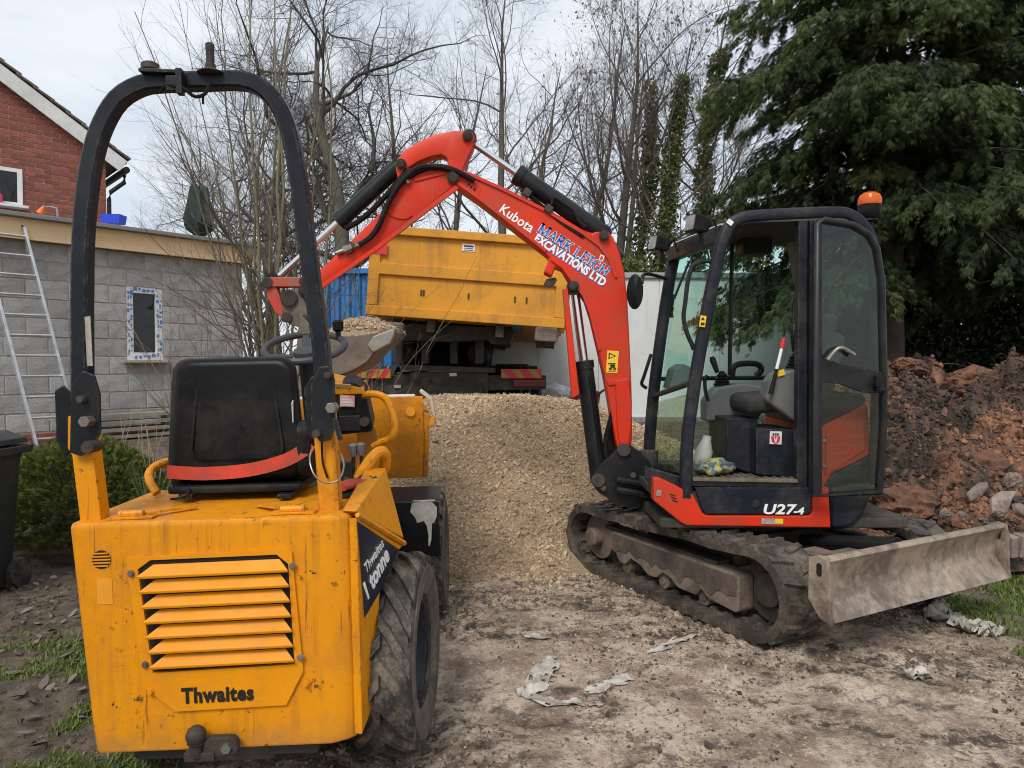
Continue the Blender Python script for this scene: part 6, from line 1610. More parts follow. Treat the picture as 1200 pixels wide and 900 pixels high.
# serif lettering drawn stroke by stroke: white halo, blue face
GL = {'M': ([(0, 0, 0, 1), (0, 1, .4, .1), (.4, .1, .8, 1), (.8, 0, .8, 1)], .8), 'A': ([(0, 0, .36, 1), (.36, 1, .72, 0), (.14, .36, .58, .36)], .72),
      'R': ([(0.04, 0, .04, 1), (.04, 1, .4, 1), (.4, 1, .5, .88), (.5, .88, .5, .66), (.5, .66, .4, .54), (.4, .54, .04, .54), (.3, .54, .62, 0)], .62), 'K': ([(.04, 0, .04, 1), (.04, .42, .56, 1), (.22, .58, .64, 0)], .64),
      'L': ([(.04, 0, .04, 1), (.04, 0, .5, 0), (.5, 0, .52, .2)], .54), 'E': ([(.04, 0, .04, 1), (.04, 0, .5, 0), (.04, 1, .5, 1), (.04, .52, .4, .52), (.5, 0, .53, .2), (.5, 1, .52, .82)], .54),
      'I': ([(.06, 0, .06, 1)], .12), 'G': ([(.62, .8, .5, .96), (.5, .96, .28, 1), (.28, 1, .08, .82), (.08, .82, .04, .5), (.04, .5, .08, .18), (.08, .18, .28, 0), (.28, 0, .52, .05), (.52, .05, .62, .14), (.62, .14, .62, .42), (.45, .42, .72, .42)], .72),
      'H': ([(.04, 0, .04, 1), (.66, 0, .66, 1), (.04, .5, .66, .5)], .70)}
def serif(s, M0, size, th, m, name, yoff, grow=0.0, sp=.17):
    b = MB(M0); x = 0
    def stroke(p, q, w):
        p, q = Vector((p[0], p[1], yoff)), Vector((q[0], q[1], yoff))
        d = (q - p).normalized(); n = Vector((-d.y, d.x, 0)) * (w / 2 + grow); d = d * grow
        b.loft([[p - d - n, q + d - n, q + d + n, p - d + n], [v + Vector((0, 0, -.0012)) for v in (p - d - n, q + d - n, q + d + n, p - d + n)]])
    for ch in s:
        if ch == ' ': x += .34 * size; continue
        st_, w = GL[ch]
        for (a, bb, c, d) in st_:
            vert = abs(c - a) < .1 or (ch in 'MA' and c > a and d < bb) or (ch == 'R' and bb == .54) or (ch == 'K' and d == 0)
            stroke((x + a * size, bb * size), (x + c * size, d * size), th if vert else th * .5)
            for (ex, ey) in ((a, bb), (c, d)):
                if ey in (0, 1) and (abs(c - a) < .1 or ch in 'AMK' or (ch == 'R' and (ey == 0 or a == c))) and ch not in 'G' and not (ch == 'A' and ey == 1) and not (ch == 'E' and a > .3) and not (ch == 'L' and a > .3):
                    stroke((x + (ex - .11) * size, ey * size), (x + (ex + .11) * size, ey * size), th * .42)
        x += (w + sp) * size
    return b.build(name, m, boom)
M1 = Mt(630.5, 272.5)
serif('MARK LEIGH', M1, .066, .0125, M['white'], 'name_lettering_edge', .0, .0038, .27)
serif('MARK LEIGH', M1, .066, .0125, M['blueprint'], 'name_lettering', .0016, 0, .27)
text('trade_lettering', 'EXCAVATIONS LTD', .074, M['blueprint'], Mt(625, 281.5) @ Matrix.Translation((.003, -.0035, -.0005)), boom, sx=.833, bold=.0055)
text('trade_lettering', 'EXCAVATIONS LTD', .074, M['white'], Mt(625, 281.5) @ Matrix.Translation((0, 0, .001)), boom, sx=.833, bold=.0030)
b = MB(); b.box(at(705, 302.5, YT), (.030, .003, .042), (0, R(20), 0)); sk = b.build('small_sticker', M['sticker'], boom)
b = MB(); b.box(at(705, 302.5, YT - .002), (.016, .002, .024), (0, R(20), 0)); b.build('sticker_print', M['redprint'], sk)
c = at(717.5, 424, YT - .0005); b = MB(); b.box(c, (.075, .003, .145), (0, R(4), 0)); wl2 = b.build('warning_label', M['yellowprint'], boom)
b = MB(); b.extr([c + Vector((x, -.0025, z)) for x, z in ((-.027, .018), (.027, .018 + .02), (-.023, .062))], (0, .002, 0)); b.build('warning_triangle', M['blackprint'], wl2)
b = MB(); b.extr([c + Vector((x, -.004, z)) for x, z in ((-.018, .026), (.013, .037), (-.016, .050))], (0, .002, 0)); b.build('triangle_face', M['yellowprint'], wl2)
for x, z, w, h in ((-.004, -.012, .05, .007), (.002, -.028, .03, .02), (-.012, -.045, .02, .012), (.015, -.045, .016, .014), (0, -.060, .05, .005)):
    b = MB(); b.box(c + Vector((x, -.0025, z)), (w, .002, h)); b.build('label_print', M['blackprint'], wl2)
c = at(823.5, 376.5, YN - .018); b = MB(); b.box(c, (.034, .003, .064), (0, R(8), 0)); wl3 = b.build('pillar_label', M['yellowprint'], exc)
b = MB(); b.extr([c + Vector((x, -.0025, z)) for x, z in ((-.012, .006), (.012, .006), (0, .026))], (0, .002, 0)); b.box(c + Vector((-.001, -.0025, -.015)), (.022, .002, .016)); b.build('label_print', M['blackprint'], wl3)

# --- rams
def ram(name, a, c, split, r, rr_=.022, guard=False, parent=exc):
    """black barrel from a to the split point, polished rod on to c"""
    a, c = Vector(a), Vector(c); s = a.lerp(c, split); d = (c - a).normalized()
    b = MB(); b.lathe([(r * .6, -.02), (r, 0), (r, (s - a).length - .05), (r * 1.14, (s - a).length - .05), (r * 1.14, (s - a).length), (r * .6, (s - a).length + .004)], a, d, 20); o = b.build(name, M['black'], parent)
    b = MB(); b.cyl(s, c, rr_, 14); b.build('rod', M['chrome'], o)
    for e in (a, c):
        b = MB(); b.cyl(e + Vector((0, -.05, 0)), e + Vector((0, .05, 0)), r * .9, 16); b.build('ram_eye', M['black'], o)
    return o
YC_ = 4.84
r1 = ram('arm_ram', at(706, 274, YC_), at(549, 164, YC_), .64, .062)
b = MB(); b.tube(smooth_path([at(x, y, 4.76) for x, y in ((686, 266), (678, 258), (672, 246), (660, 238), (650, 232), (646, 240))], 4), .010, 6); b.tube(smooth_path([at(x, y, 4.78) for x, y in ((612, 222), (625, 233), (640, 246), (660, 262), (684, 278))], 4), .014, 6); b.build('ram_pipe', M['plastic'], r1)
for x, y in ((643, 245), (618, 226)):
    b = MB(); b.box(at(x, y, 4.77), (.05, .04, .05), (0, R(35), 0)); b.build('pipe_clip', M['rust'], r1, .006)
r2 = ram('bucket_ram', at(470, 192, YC_), at(322, 329, YC_), .50, .055)
b = MB(); b.tube(smooth_path([at(x, y, 4.79) for x, y in ((405, 268), (425, 256), (450, 232), (472, 206), (478, 199))], 4), .018, 8); b.build('ram_pipe', M['plastic'], r2)
r3 = ram('boom_ram', at(702, 562, YC_ - .0), at(673, 337, YC_), .62, .058, .03)
b = MB(); b.tube([at(x, y, 4.80) for x, y in ((703, 540), (696, 480), (690, 440))], .020, 8); b.build('ram_pipe', M['plastic'], r3)
px_prism([(659.5, 338), (665.5, 338), (679, 462), (670.5, 467)], 4.745, .07, 'ram_guard', RD, exc, .006)
# hoses at the boom foot
for k in range(4):
    b = MB(); b.tube(smooth_path([at(x + k * 3.2, y, 4.80 + .035 * k) for x, y in ((722, 462), (716, 490), (710, 515), (711, 540), (722, 556))], 4), .017, 8); b.build('hose', M['plastic'], exc)

# --- dipper arm: goose-neck head with a slot, long tapering box, bucket linkage
head = [(547, 152), (554, 154), (557, 162), (554, 172), (548, 185), (543, 196), (541, 208), (536, 217), (526, 222), (500, 243), (470, 266), (440, 289), (410, 309), (385, 327), (362, 345), (352, 348), (350, 338), (362, 326), (380, 311), (404, 289), (430, 264), (455, 240), (466, 224), (465, 205), (462, 192), (466, 185), (474, 176), (490, 166), (510, 157), (530, 153)]
slot = [(478, 197), (490, 189), (505, 183), (517, 181), (524, 185), (525, 193), (520, 198), (505, 198), (490, 204), (481, 210)]
bm = bmesh.new()
def ploop(pts, Y):
    vs = [bm.verts.new(at(x, y, Y) - X0) for x, y in pts]
    return [bm.edges.new((vs[i], vs[(i + 1) % len(vs)])) for i in range(len(vs))]
bmesh.ops.triangle_fill(bm, edges=ploop(head, 4.785) + ploop(slot, 4.785), use_beauty=True)
geo = bmesh.ops.extrude_face_region(bm, geom=bm.faces[:])
for g in geo['geom']:
    if isinstance(g, bmesh.types.BMVert): g.co.y += .13
bmesh.ops.recalc_face_normals(bm, faces=bm.faces)
es = [e for e in bm.edges if len(e.link_faces) == 2 and e.calc_face_angle(0) > R(50)]
bmesh.ops.bevel(bm, geom=es, offset=.010, segments=2, profile=.5, affect='EDGES', clamp_overlap=True)
me = bpy.data.meshes.new('dipper_arm'); bm.to_mesh(me); bm.free()
me.polygons.foreach_set('use_smooth', [True] * len(me.polygons)); me.set_sharp_from_angle(angle=R(35))
arm = link('dipper_arm', me, RD, exc)
b = MB(); b.sweep([at(x, y, 4.778) for x, y in ((536, 219), (500, 246), (440, 292), (385, 330), (360, 348))], [(-.014, -.012), (.014, -.012), (.014, .012), (-.014, .012)], up=(0, 1, 0)); b.build('arm_flange', RD, arm)
b = MB(); b.tube(smooth_path([at(x, y, 4.782) for x, y in ((458, 236), (455, 247), (462, 254), (474, 256), (483, 252))], 5), .008, 6); b.build('weld_bead', RD, arm)
px_prism([(484, 210), (520, 201), (522, 204), (486, 213)], 4.775, .02, 'arm_rib', RD, arm, .004)
for x, y, r in ((548, 159, .034), (470, 192, .034), (356, 341, .036)):
    b = MB(); b.cyl(at(x, y, 4.752), at(x, y, 4.948), r, 20); b.cyl(at(x, y, 4.744), at(x, y, 4.752), r * .65, 14); b.build('pin', M['rust'], arm, .004)
for k, (dx_, dy_, yy) in enumerate(((0, 0, 4.75), (1, 4, 4.80), (-1, 8, 4.86))):
    pts_ = ((556, 212), (540, 203), (522, 196), (500, 195), (484, 200), (468, 216), (458, 232), (450, 250), (442, 268), (432, 280), (421, 287))
    b = MB(); b.tube(smooth_path([at(x + dx_, y + dy_, yy) for x, y in (pts_ if k == 0 else pts_[:7])], 4), .0185, 8); b.build('hose', M['plastic'], arm)
b = MB(); a, c = at(423, 285, 4.765), at(394, 297, 4.765); b.cyl(a, a.lerp(c, .35), .020, 6); b.cyl(a.lerp(c, .35), a.lerp(c, .7), .028, 6); b.cyl(a.lerp(c, .7), c, .014, 8); b.build('hose_coupling', M['zinc'], arm)
b = MB(); b.box(at(411, 290, 4.77), (.05, .05, .07), (0, R(30), 0)); b.build('hose_clip', M['rust'], arm, .008)
b = MB(); b.sweep([at(473, 207, 4.76), at(479, 215, 4.76)], sec_r(.03, .02), up=(0, 1, 0)); b.build('hose_clip', M['zinc'], arm)
# linkage
RDD = M['red_dirty']
px_prism([(314, 325), (358, 324), (362, 331), (358, 336), (314, 336), (310, 331)], 4.76, .05, 'tipping_link', RDD, exc, .006)
px_prism([(310, 334), (322, 332), (330, 352), (332, 372), (322, 366), (314, 350)], 4.775, .05, 'tipping_link', RDD, exc, .006)
px_prism([(313, 328), (320, 326), (362, 326), (362, 336), (320, 337)], 4.88, .05, 'tipping_link', RDD, exc, .006)
for x, y, r in ((313, 331, .036), (357, 330, .036)):
    b = MB(); b.cyl(at(x, y, 4.745), at(x, y, 4.955), r, 18); b.build('pin', M['rust'], exc, .004)

# --- bucket full of gravel, mouth up
BK = M['bucket']
bp_ = [(330, 346), (338, 340), (346, 340), (352, 350), (358, 372), (372, 388), (391, 395), (402, 396), (428, 396), (447, 397), (441, 412), (430, 425), (414, 435), (396, 441), (378, 440), (360, 430), (346, 412), (338, 390), (332, 370)]
sidep = [(352, 368), (372, 390), (402, 394), (428, 392), (462, 385), (460, 395), (441, 409), (430, 424), (414, 434), (396, 440), (378, 439), (360, 429), (348, 410)]
YK0, YK1 = 4.62, 5.10
q = [at(x, y, YK0) for x, y in sidep]
b = MB(); b.loft([q, [p + Vector((0, .022, 0)) for p in q]]); bkt = b.build('bucket', BK, exc, .006)
b = MB(); b.loft([[p + Vector((0, YK1 - YK0 - .022, 0)) for p in q], [p + Vector((0, YK1 - YK0, 0)) for p in q]]); b.build('bucket_side', BK, bkt, .006)
shell = [(462, 385), (460, 394), (441, 411), (430, 425), (414, 435.5), (396, 441), (378, 440.5), (359, 430), (346, 411), (350, 366)]
q = [at(x, y, YK0) for x, y in shell]; c0 = at(400, 400, YK0)
inn = [p + (c0 - p).normalized() * .02 for p in q]
b = MB(); b.loft([[p + Vector((0, dy, 0)) for p in q + inn[::-1]] for dy in (.0235, YK1 - YK0 - .0235)]); b.build('bucket_shell', BK, bkt, 0)
px_prism([(430, 405), (437, 394), (463, 384), (462, 392), (457, 402), (437, 413)], YK0 - .02, .05, 'side_cutter', mat('bright_worn_steel', (.34, .32, .29), (.26, .235, .20), 9, .42, metal=.4, dirt=(.14, .11, .08), damt=.5), bkt, .008)
for yy in (.05, .24, .43):
    p = at(459, 388, YK0 + yy)
    b = MB(); b.loft([[p + Vector((x, sg * w, z)) for sg, z in ((-1, -.018), (1, -.018), (1, .016), (-1, .016))] for x, w, in ((-.05, .034), (.0, .032), (.055, .020))]); b.build('tooth', BK, bkt, .004)
for yy in (4.77, 4.89):
    px_prism([(330, 362), (332, 344), (342, 338), (351, 341), (358, 356), (366, 376), (352, 384), (338, 380)], yy, .04, 'bucket_ear', BK, bkt, .006)
b = MB(); b.cyl(at(338, 349, 4.735), at(338, 349, 4.965), .055, 18); b.cyl(at(336, 372, 4.75), at(336, 372, 4.95), .035, 14); b.build('pin', M['rust'], bkt, .004)
# the load
gx_, gy_ = np.meshgrid(np.linspace(0, 1, 26), np.linspace(0, 1, 20))
pL, pR_ = at(372, 393, YK0), at(460, 387, YK0)
VX = pL.x + (pR_.x - pL.x) * gx_; VY = YK0 + .02 + (YK1 - YK0 - .04) * gy_
VZ = pL.z + (pR_.z - pL.z) * gx_ - .02 + .125 * np.clip(np.sin(np.pi * np.clip(gx_ * .95 + .03, 0, 1)), 0, 1) ** .8 * np.clip(np.sin(np.pi * gy_), .0, 1) ** .5 + .03 * (fbm(VX, VY, 9, 3, 3) - .5)
k_ = np.arange(VX.size).reshape(VX.shape)
lq = np.stack([k_[:-1, :-1], k_[:-1, 1:], k_[1:, 1:], k_[1:, :-1]], -1).reshape(-1, 4)
lc_ = Vector((float(VX.mean()), float(VY.mean()), float(VZ.mean())))
ld = link('gravel_load', np_mesh('gravel_load', np.stack([VX - lc_.x, VY - lc_.y, VZ - lc_.z], -1), quads=lq, smooth=True), pile_m); ld.location = lc_
tag(ld, 'pale gravel heaped in the raised excavator bucket', 'gravel', kind='stuff')
ri = RNG.integers(0, VX.size, 1500)
Pp = np.stack([VX.ravel()[ri] + RNG.normal(0, .008, 1500) - lc_.x, VY.ravel()[ri] + RNG.normal(0, .01, 1500) - lc_.y, VZ.ravel()[ri] + .004 - lc_.z], -1)
s_ = RNG.uniform(.006, .014, 1500)
tag(link('stones', stones('stones', Pp, s_, gravel_m, RNG, 'oct', .8), gravel_m, ld), kind='stuff')
# cloth bundle on the cab floor
p = at(838, 545, 4.45)
bm = bmesh.new(); bmesh.ops.create_icosphere(bm, subdivisions=4, radius=.095)
for v in bm.verts:
    n = float(fbm(v.co.x * 14 + 3, v.co.y * 14 + v.co.z * 11, 1.2, 3, 5)) - .5
    v.co *= 1 + .95 * n; v.co.z *= .5; v.co.x *= 1.5
me = bpy.data.meshes.new('cloth_bundle'); bm.to_mesh(me); bm.free(); me.polygons.foreach_set('use_smooth', [True] * len(me.polygons))
cm = mat('patterned_cloth', (.40, .36, .10), (.05, .12, .22), 22, dirt=(.15, .12, .09), damt=.6, dscale=12, rough=.8, contrast=(.47, .53), bump=.3)
o = link('cloth_bundle', me, cm); o.location = (p.x, 4.5, zf + .06); o.rotation_euler = (0, 0, .4)
tag(o, 'crumpled yellow and blue cloth bundle on the cab floor', 'cloth')
p = at(826, 525, 4.6); b = MB(); b.lathe([(.02, -.11), (.05, -.10), (.055, -.02), (.03, .05), (.025, .08)], p, (.2, 0, 1), 14)
tag(b.build('plastic_jug', mat('cloudy_plastic', (.5, .5, .47), (.4, .4, .37), 9, .5), None, origin=(p.x, p.y, p.z - .11)), 'cloudy white jug beside the cloth bundle in the cab', 'jug')
# ------------------------------------------------------------------ hook-lift truck seen from behind and its yellow skip
TK = Vector((-.82, 10.1, .40))
trk = thing('hooklift_truck', 'dark hook lift truck chassis with red and yellow rear boards behind gravel', 'truck', TK)
P = lambda px, py, Y=10.0: at(px, py, Y)
ch = M['chassis']
def plate(name, pts, Y, th, m, parent, bev=0.006):
    b = MB(); Q = [at(x, y, Y) for x, y in pts]
    b.loft([Q, [q + Vector((0, th, 0)) for q in Q]])
    return b.build(name, m, parent, bev, 1)
plate('rear_beam', [(395, 446), (480, 438), (640, 440), (640, 456), (395, 462)], 10.02, .12, ch, trk)
plate('rear_member', [(480, 436), (572, 437), (572, 470), (480, 470)], 9.96, .10, ch, trk)
plate('rear_deck', [(470, 427), (580, 431), (580, 437), (470, 434)], 9.9, .5, mat('deck_steel', (.05, .047, .043), (.09, .08, .07), 5, .6, metal=.2), trk)
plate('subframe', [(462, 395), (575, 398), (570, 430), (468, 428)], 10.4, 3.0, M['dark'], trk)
plate('underframe', [(452, 378), (604, 384), (598, 402), (575, 403), (572, 398), (520, 400), (465, 398)], 9.3, 4.4, ch, trk)
plate('side_tank', [(400, 440), (470, 436), (470, 500), (400, 500)], 10.6, 3.5, ch, trk)
for x0, x1 in ((455, 500), (500, 570)):
    plate('cross_plate', [(x0, 452), (x1 - 4, 452), (x1 - 4, 470), (x0, 470)], 9.94, .02, ch, trk)
for x, y in ((488, 447), (505, 447), (522, 447), (540, 446), (556, 447)):
    b = MB(); b.cyl(at(x, y, 9.93), at(x, y, 9.97), .035, 10); b.build('pin', M['rust'], trk)
for x in (470, 500, 533, 562):
    b = MB(); p = at(x, 410, 10.0); b.box(p, (.10, .4, .38)); b.build('lift_bracket', ch, trk, .01)
# hook arm / hydraulic drums glimpsed below the skip
for x in (475, 560):
    b = MB(); p = at(x, 415, 10.25); b.cyl(p, p + Vector((0, 2.5, 0)), .15, 14); b.build('lift_ram', ch, trk)
# wheels under round black mudguards
for px in (428, 600):
    for dy in (0.9, 2.3):
        b = MB(); p = at(px, 462, 10.1 + dy); p.z = .45 + .5
        b.lathe([(.15, -.28), (.42, -.28), (.5, -.24), (.5, .24), (.42, .28), (.15, .28)], p, (1, 0, 0), 28); b.build('wheel', M['rubber'], trk)
for px in (430, 601):
    p = at(px, 452, 10.3); rg_ = []
    for a in range(-10, 191, 15):
        rg_.append((p.y + .55 - .62 * math.cos(R(a)) , p.z - .32 + .60 * math.sin(R(a))))
    b = MB(); b.prism(rg_ + [(y_ * .985 + p.y * .015 + .012, z_ - .03) for y_, z_ in rg_[::-1]], p.x - .36, p.x + .36, 'x'); b.build('mudguard', M['black'], trk, .004)
    for dx in (-.1, .12, .24):
        b = MB(); b.prism([(y_ - .004, z_ + .008) for y_, z_ in rg_] + [(y_, z_ - .02) for y_, z_ in rg_[::-1]], p.x + dx - .015, p.x + dx + .015, 'x'); b.build('mudguard_strap', M['zinc'], trk)
# red / yellow rear marker boards
mk_r = mat('marker_red', (.72, .030, .045), rough=.35); mk_y = mat('marker_yellow', (.40, .26, .03), rough=.35)
for x0, x1, sgn in ((418, 458, 1), (587, 634.5, -1)):
    a, c = at(x0, 443.5, 9.93), at(x1, 432.5, 9.93)
    w, h = c.x - a.x, c.z - a.z
    b = MB(); b.box(((a.x + c.x) / 2, 9.945, (a.z + c.z) / 2), (w, .03, h)); bd = b.build('marker_board', mk_r, trk, .003)
    for k in range(3):
        s = a.x + w * (.02 + k * .40)
        pts = [(s, a.z + .004), (s + .1, a.z + .004), (s + .1 + sgn * .09, c.z - .004), (s + sgn * .09, c.z - .004)]
        pts = [(min(max(x, a.x + .004), c.x - .004), z) for x, z in pts]
        if abs(pts[1][0] - pts[0][0]) < .01 and abs(pts[2][0] - pts[3][0]) < .01: continue
        b = MB(); b.prism(pts, 9.925, 9.9285, 'y'); b.build('marker_stripe', mk_y, bd)
for x, y, m_ in ((531, 439, 'sticker'), (466, 453, 'worn_label'), (411, 452, 'redprint'), (425, 452, 'redprint')):
    b = MB(); b.box(at(x, y, 9.92), (.10, .03, .045)); b.build('rear_lamp', M[m_], trk, .004)
for x in (400, 412, 424, 436, 448):
    b = MB(); b.box(at(x, 450, 9.99), (.012, .012, .2)); b.build('guard_bar', M['zinc'], trk)
b = MB(); b.box(at(620, 449, 9.98), (.42, .05, .10)); b.build('lamp_cluster', mat('dull_red_lamp', (.20, .02, .02), (.12, .02, .02), 20, .3), trk, .01)
# cab far ahead, mostly hidden
b = MB(); b.box((TK.x, 15.6, 1.9), (2.3, 1.9, 2.4)); b.build('cab', ch, trk, .08)
for s in (-1, 1):
    b = MB(); b.lathe([(.15, -.15), (.45, -.15), (.5, -.1), (.5, .1), (.45, .15), (.15, .15)], (TK.x + s * 1.0, 15.6, .95), (1, 0, 0), 24); b.build('wheel', M['rubber'], trk)

SY = 8.75
skc = at(545, 376, SY)
roll = R(4.1)
MS = Matrix.Translation(skc) @ Euler((R(-1.5), roll, 0)).to_matrix().to_4x4()
skp = thing('yellow_skip', 'big ribbed yellow roll-off skip raised on the back of the truck', 'skip', skc)
sm_ = M['skip_yellow']
W_, H_, L_ = 2.40, 1.06, 4.6
def smb(): return MB(MS)
b = smb()
for s in (-1, 1):
    b.box((s * (W_ / 2 - .03), L_ / 2, H_ / 2 + .02), (.05, L_, H_ - .06))
b.box((0, L_ - .03, H_ / 2), (W_ - .1, .05, H_ - .05)); b.box((0, L_ / 2, .03), (W_ - .1, L_, .05)); b.build('body', sm_, skp, .004)
b = smb(); b.box((0, .02, H_ / 2), (W_ - .20, .03, H_ - .16)); b.build('rear_door', sm_, skp, .004)
for z, h, d in ((H_ - .045, .10, .075), (.555, .14, .055), (.05, .12, .06)):
    b = smb(); b.box((0.0, .005 - d / 2 + .012, z), (W_ - .012 * (z > .9) - .004, d, h)); b.build('rail', sm_, skp, .012)
for s in (-1, 1):
    b = smb(); b.box((s * (W_ / 2 - .07), -.012, H_ / 2), (.13, .055, H_ - .225)); b.build('corner_post', sm_, skp, .01)
for x in (-.62, -.38, .12, .45, .72):
    b = smb(); b.box((x, .0035, .80), (.010, .006, .34)); b.build('weld_seam', sm_, skp)
for x in (-.55, -.52, .02, .58, .72):
    b = smb(); b.box((x, -.0, .30), (.018, .02, .07)); b.build('latch_lug', M['rust'], skp)
for i in range(8):
    b = smb(); y = .5 + i * .56
    for s in (-1, 1): b.box((s * (W_ / 2 + .03), y, H_ / 2), (.08, .09, H_ - .02))
    b.build('side_rib', sm_, skp, .008)
b = smb(); b.box((-.02, -.0, .88), (.15, .006, .09)); lb1 = b.build('maker_label', M['sticker'], skp)
for k, (z, w) in enumerate(((.898, .12), (.872, .10), (.850, .11))):
    b = smb(); b.box((-.02, -.0045, z), (w, .003, .018 if k == 0 else .007)); b.build('label_text_line', M['blackprint'], lb1)
# triangular red / yellow mark on the left corner
b = smb(); b.box((-W_ / 2 + .13, -.044, .80), (.16, .004, .16)); tg = b.build('corner_mark', mk_r, skp)
b = smb(); b.extr([(-W_ / 2 + .055, -.0475, .725), (-W_ / 2 + .055, -.0475, .875), (-W_ / 2 + .13, -.0475, .80)], (0, .002, 0)); b.build('mark_triangle', M['yellowprint'], tg)
# under-rails and rollers
for s in (-.42, .42):
    b = smb(); b.box((s, L_ / 2, -.08), (.10, L_ - .2, .16)); b.build('under_rail', ch, skp, .006)
b = smb(); p = MS.inverted() @ at(640, 394, SY); b.box((p.x, .1, p.z + .02), (.28, .3, .18)); b.build('roller_box', M['steel'], skp, .03)
b = smb(); b.cyl((p.x - .11, .12, p.z - .05), (p.x + .11, .12, p.z - .05), .09, 14); b.build('roller', M['rust'], skp)
b = smb(); p = MS.inverted() @ at(460, 388, SY); b.box((p.x, .1, p.z + .02), (.28, .3, .18)); b.build('roller_box', M['steel'], skp, .03)
b = smb(); b.box(MS.inverted() @ at(607, 384, 9.2), (.14, .5, .05)); b.build('blue_pad', blm, skp)

# rubbish left of the trailer: white sack and red crate
p = at(657, 455, 11.3)
bm = bmesh.new(); bmesh.ops.create_icosphere(bm, subdivisions=4, radius=.26)
for v in bm.verts:
    n = float(fbm(v.co.x * 6 + 9, v.co.y * 6 + v.co.z * 5, 1.5, 3, 8)) - .5
    v.co *= 1 + .55 * n; v.co.z *= .62
me = bpy.data.meshes.new('white_sack'); bm.to_mesh(me); bm.free(); me.polygons.foreach_set('use_smooth', [True] * len(me.polygons))
o = link('white_sack', me, mat('white_polythene', (.70, .71, .73), (.55, .56, .6), 14, .35, bump=.3, bscale=25)); o.location = (p.x - .08, 11.3, .98)
tag(o, 'crumpled white polythene sack beyond the crest of the gravel', 'sack')
b = MB(); b.loft([[(p.x + .35 + x, 11.4 + y, z) for x, y in rrect(-.26 * k, -.2 * k, .26 * k, .2 * k, .03)] for z, k in ((.45, .8), (.98, 1.0), (1.02, 1.05), (1.02, .95), (.6, .8))])
tag(b.build('red_tub', mat('dull_red_plastic', (.22, .035, .035), (.16, .03, .03), 5, .6), None, .004, origin=(p.x + .35, 11.4, .45)), 'dull red tub next to the white sack behind the gravel', 'tub')
# coiled black hose below the boom
p = at(714, 480, 6.9)
b = MB(); b.tube([p + Vector((.16 * math.cos(a), .05 * math.sin(2 * a), .2 * math.sin(a))) for a in [math.pi * 1.4 * i / 20 - .4 for i in range(21)]], .012, 6)
tag(b.build('hose_loop', M['plastic'], None, origin=p), 'thin black hose loop springing out of the gravel behind the boom', 'hose')
# ------------------------------------------------------------------ bare trees: recursive limbs swept to tapered tubes
class Wood:
    def __init__(self): self.g = {}
    def add(self, pts, rad, sides): self.g.setdefault((len(pts), sides), []).append((pts, rad))
    def mesh(self, name):
        Vs, Qs, off = [], [], 0
        for (n, k), L in self.g.items():
            P = np.array([[p[:] for p in a] for a, _ in L]); Rr = np.array([r for _, r in L])
            T = np.empty_like(P); T[:, 1:-1] = P[:, 2:] - P[:, :-2]; T[:, 0] = P[:, 1] - P[:, 0]; T[:, -1] = P[:, -1] - P[:, -2]
            T /= np.linalg.norm(T, axis=2, keepdims=True) + 1e-9
            ref = np.where(np.abs(T[:, :, 2:3]) > .9, np.array([1., 0, 0]), np.array([0, 0, 1.]))
            S = np.cross(T, ref); S /= np.linalg.norm(S, axis=2, keepdims=True) + 1e-9
            U = np.cross(S, T)
            a = np.arange(k) * 2 * np.pi / k
            V = P[:, :, None] + Rr[:, :, None, None] * (S[:, :, None] * np.cos(a)[None, None, :, None] + U[:, :, None] * np.sin(a)[None, None, :, None])
            m = len(L)
            Vs.append(V.reshape(-1, 3))
            b = off + (np.arange(m) * n * k)[:, None, None]; i = np.arange(n - 1)[None, :, None] * k; j = np.arange(k)[None, None, :]; j2 = (j + 1) % k
            Qs.append(np.stack([b + i + j, b + i + j2, b + i + k + j2, b + i + k + j], -1).reshape(-1, 4))
            off += m * n * k
        return np_mesh(name, np.concatenate(Vs), quads=np.concatenate(Qs), smooth=True)

def rdir(d, ang, rng):
    """direction leaning away from d by ang in a random sense"""
    a = Vector((rng.gauss(0, 1), rng.gauss(0, 1), rng.gauss(0, 1))); s = a - d * a.dot(d)
    s.normalize()
    return (d * math.cos(ang) + s * math.sin(ang)).normalized()

def limb(W, p, d, Ln, r, lv, prm, rng, crook=1.0):
    q = prm[lv]
    n = q['seg']; pts, rad = [p.copy()], [r]
    end = r * q.get('tip', .35)
    for i in range(n):
        d = (d + Vector((rng.gauss(0, 1), rng.gauss(0, 1), rng.gauss(0, 1))) * (q['wig'] * crook) + Vector((0, 0, q['up']))).normalized()
        p = p + d * (Ln / n)
        pts.append(p.copy()); rad.append(r + (end - r) * ((i + 1) / n))
    W.add(pts, rad, q['side'])
    if lv + 1 < len(prm):
        c = prm[lv + 1]
        k = max(1, int(c['num'] * rng.uniform(.75, 1.25) * (min(1, Ln / q['ref']) if 'ref' in q else 1)))
        for j in range(k):
            t = q['t0'] + (1 - q['t0']) * ((j + rng.uniform(.1, .9)) / k)
            f = t * n; i = min(int(f), n - 1)
            b = pts[i].lerp(pts[i + 1], f - i)
            dd = (pts[i + 1] - pts[i]).normalized()
            rr = (rad[i] + (rad[i + 1] - rad[i]) * (f - i))
            limb(W, b, rdir(dd, R(rng.uniform(*c['ang'])), rng), Ln * c['len'] * rng.uniform(.6, 1.15) * (1.15 - .5 * t), min(rr * .75, rr * c['rad'] * rng.uniform(.8, 1.1)), lv + 1, prm, rng, crook)

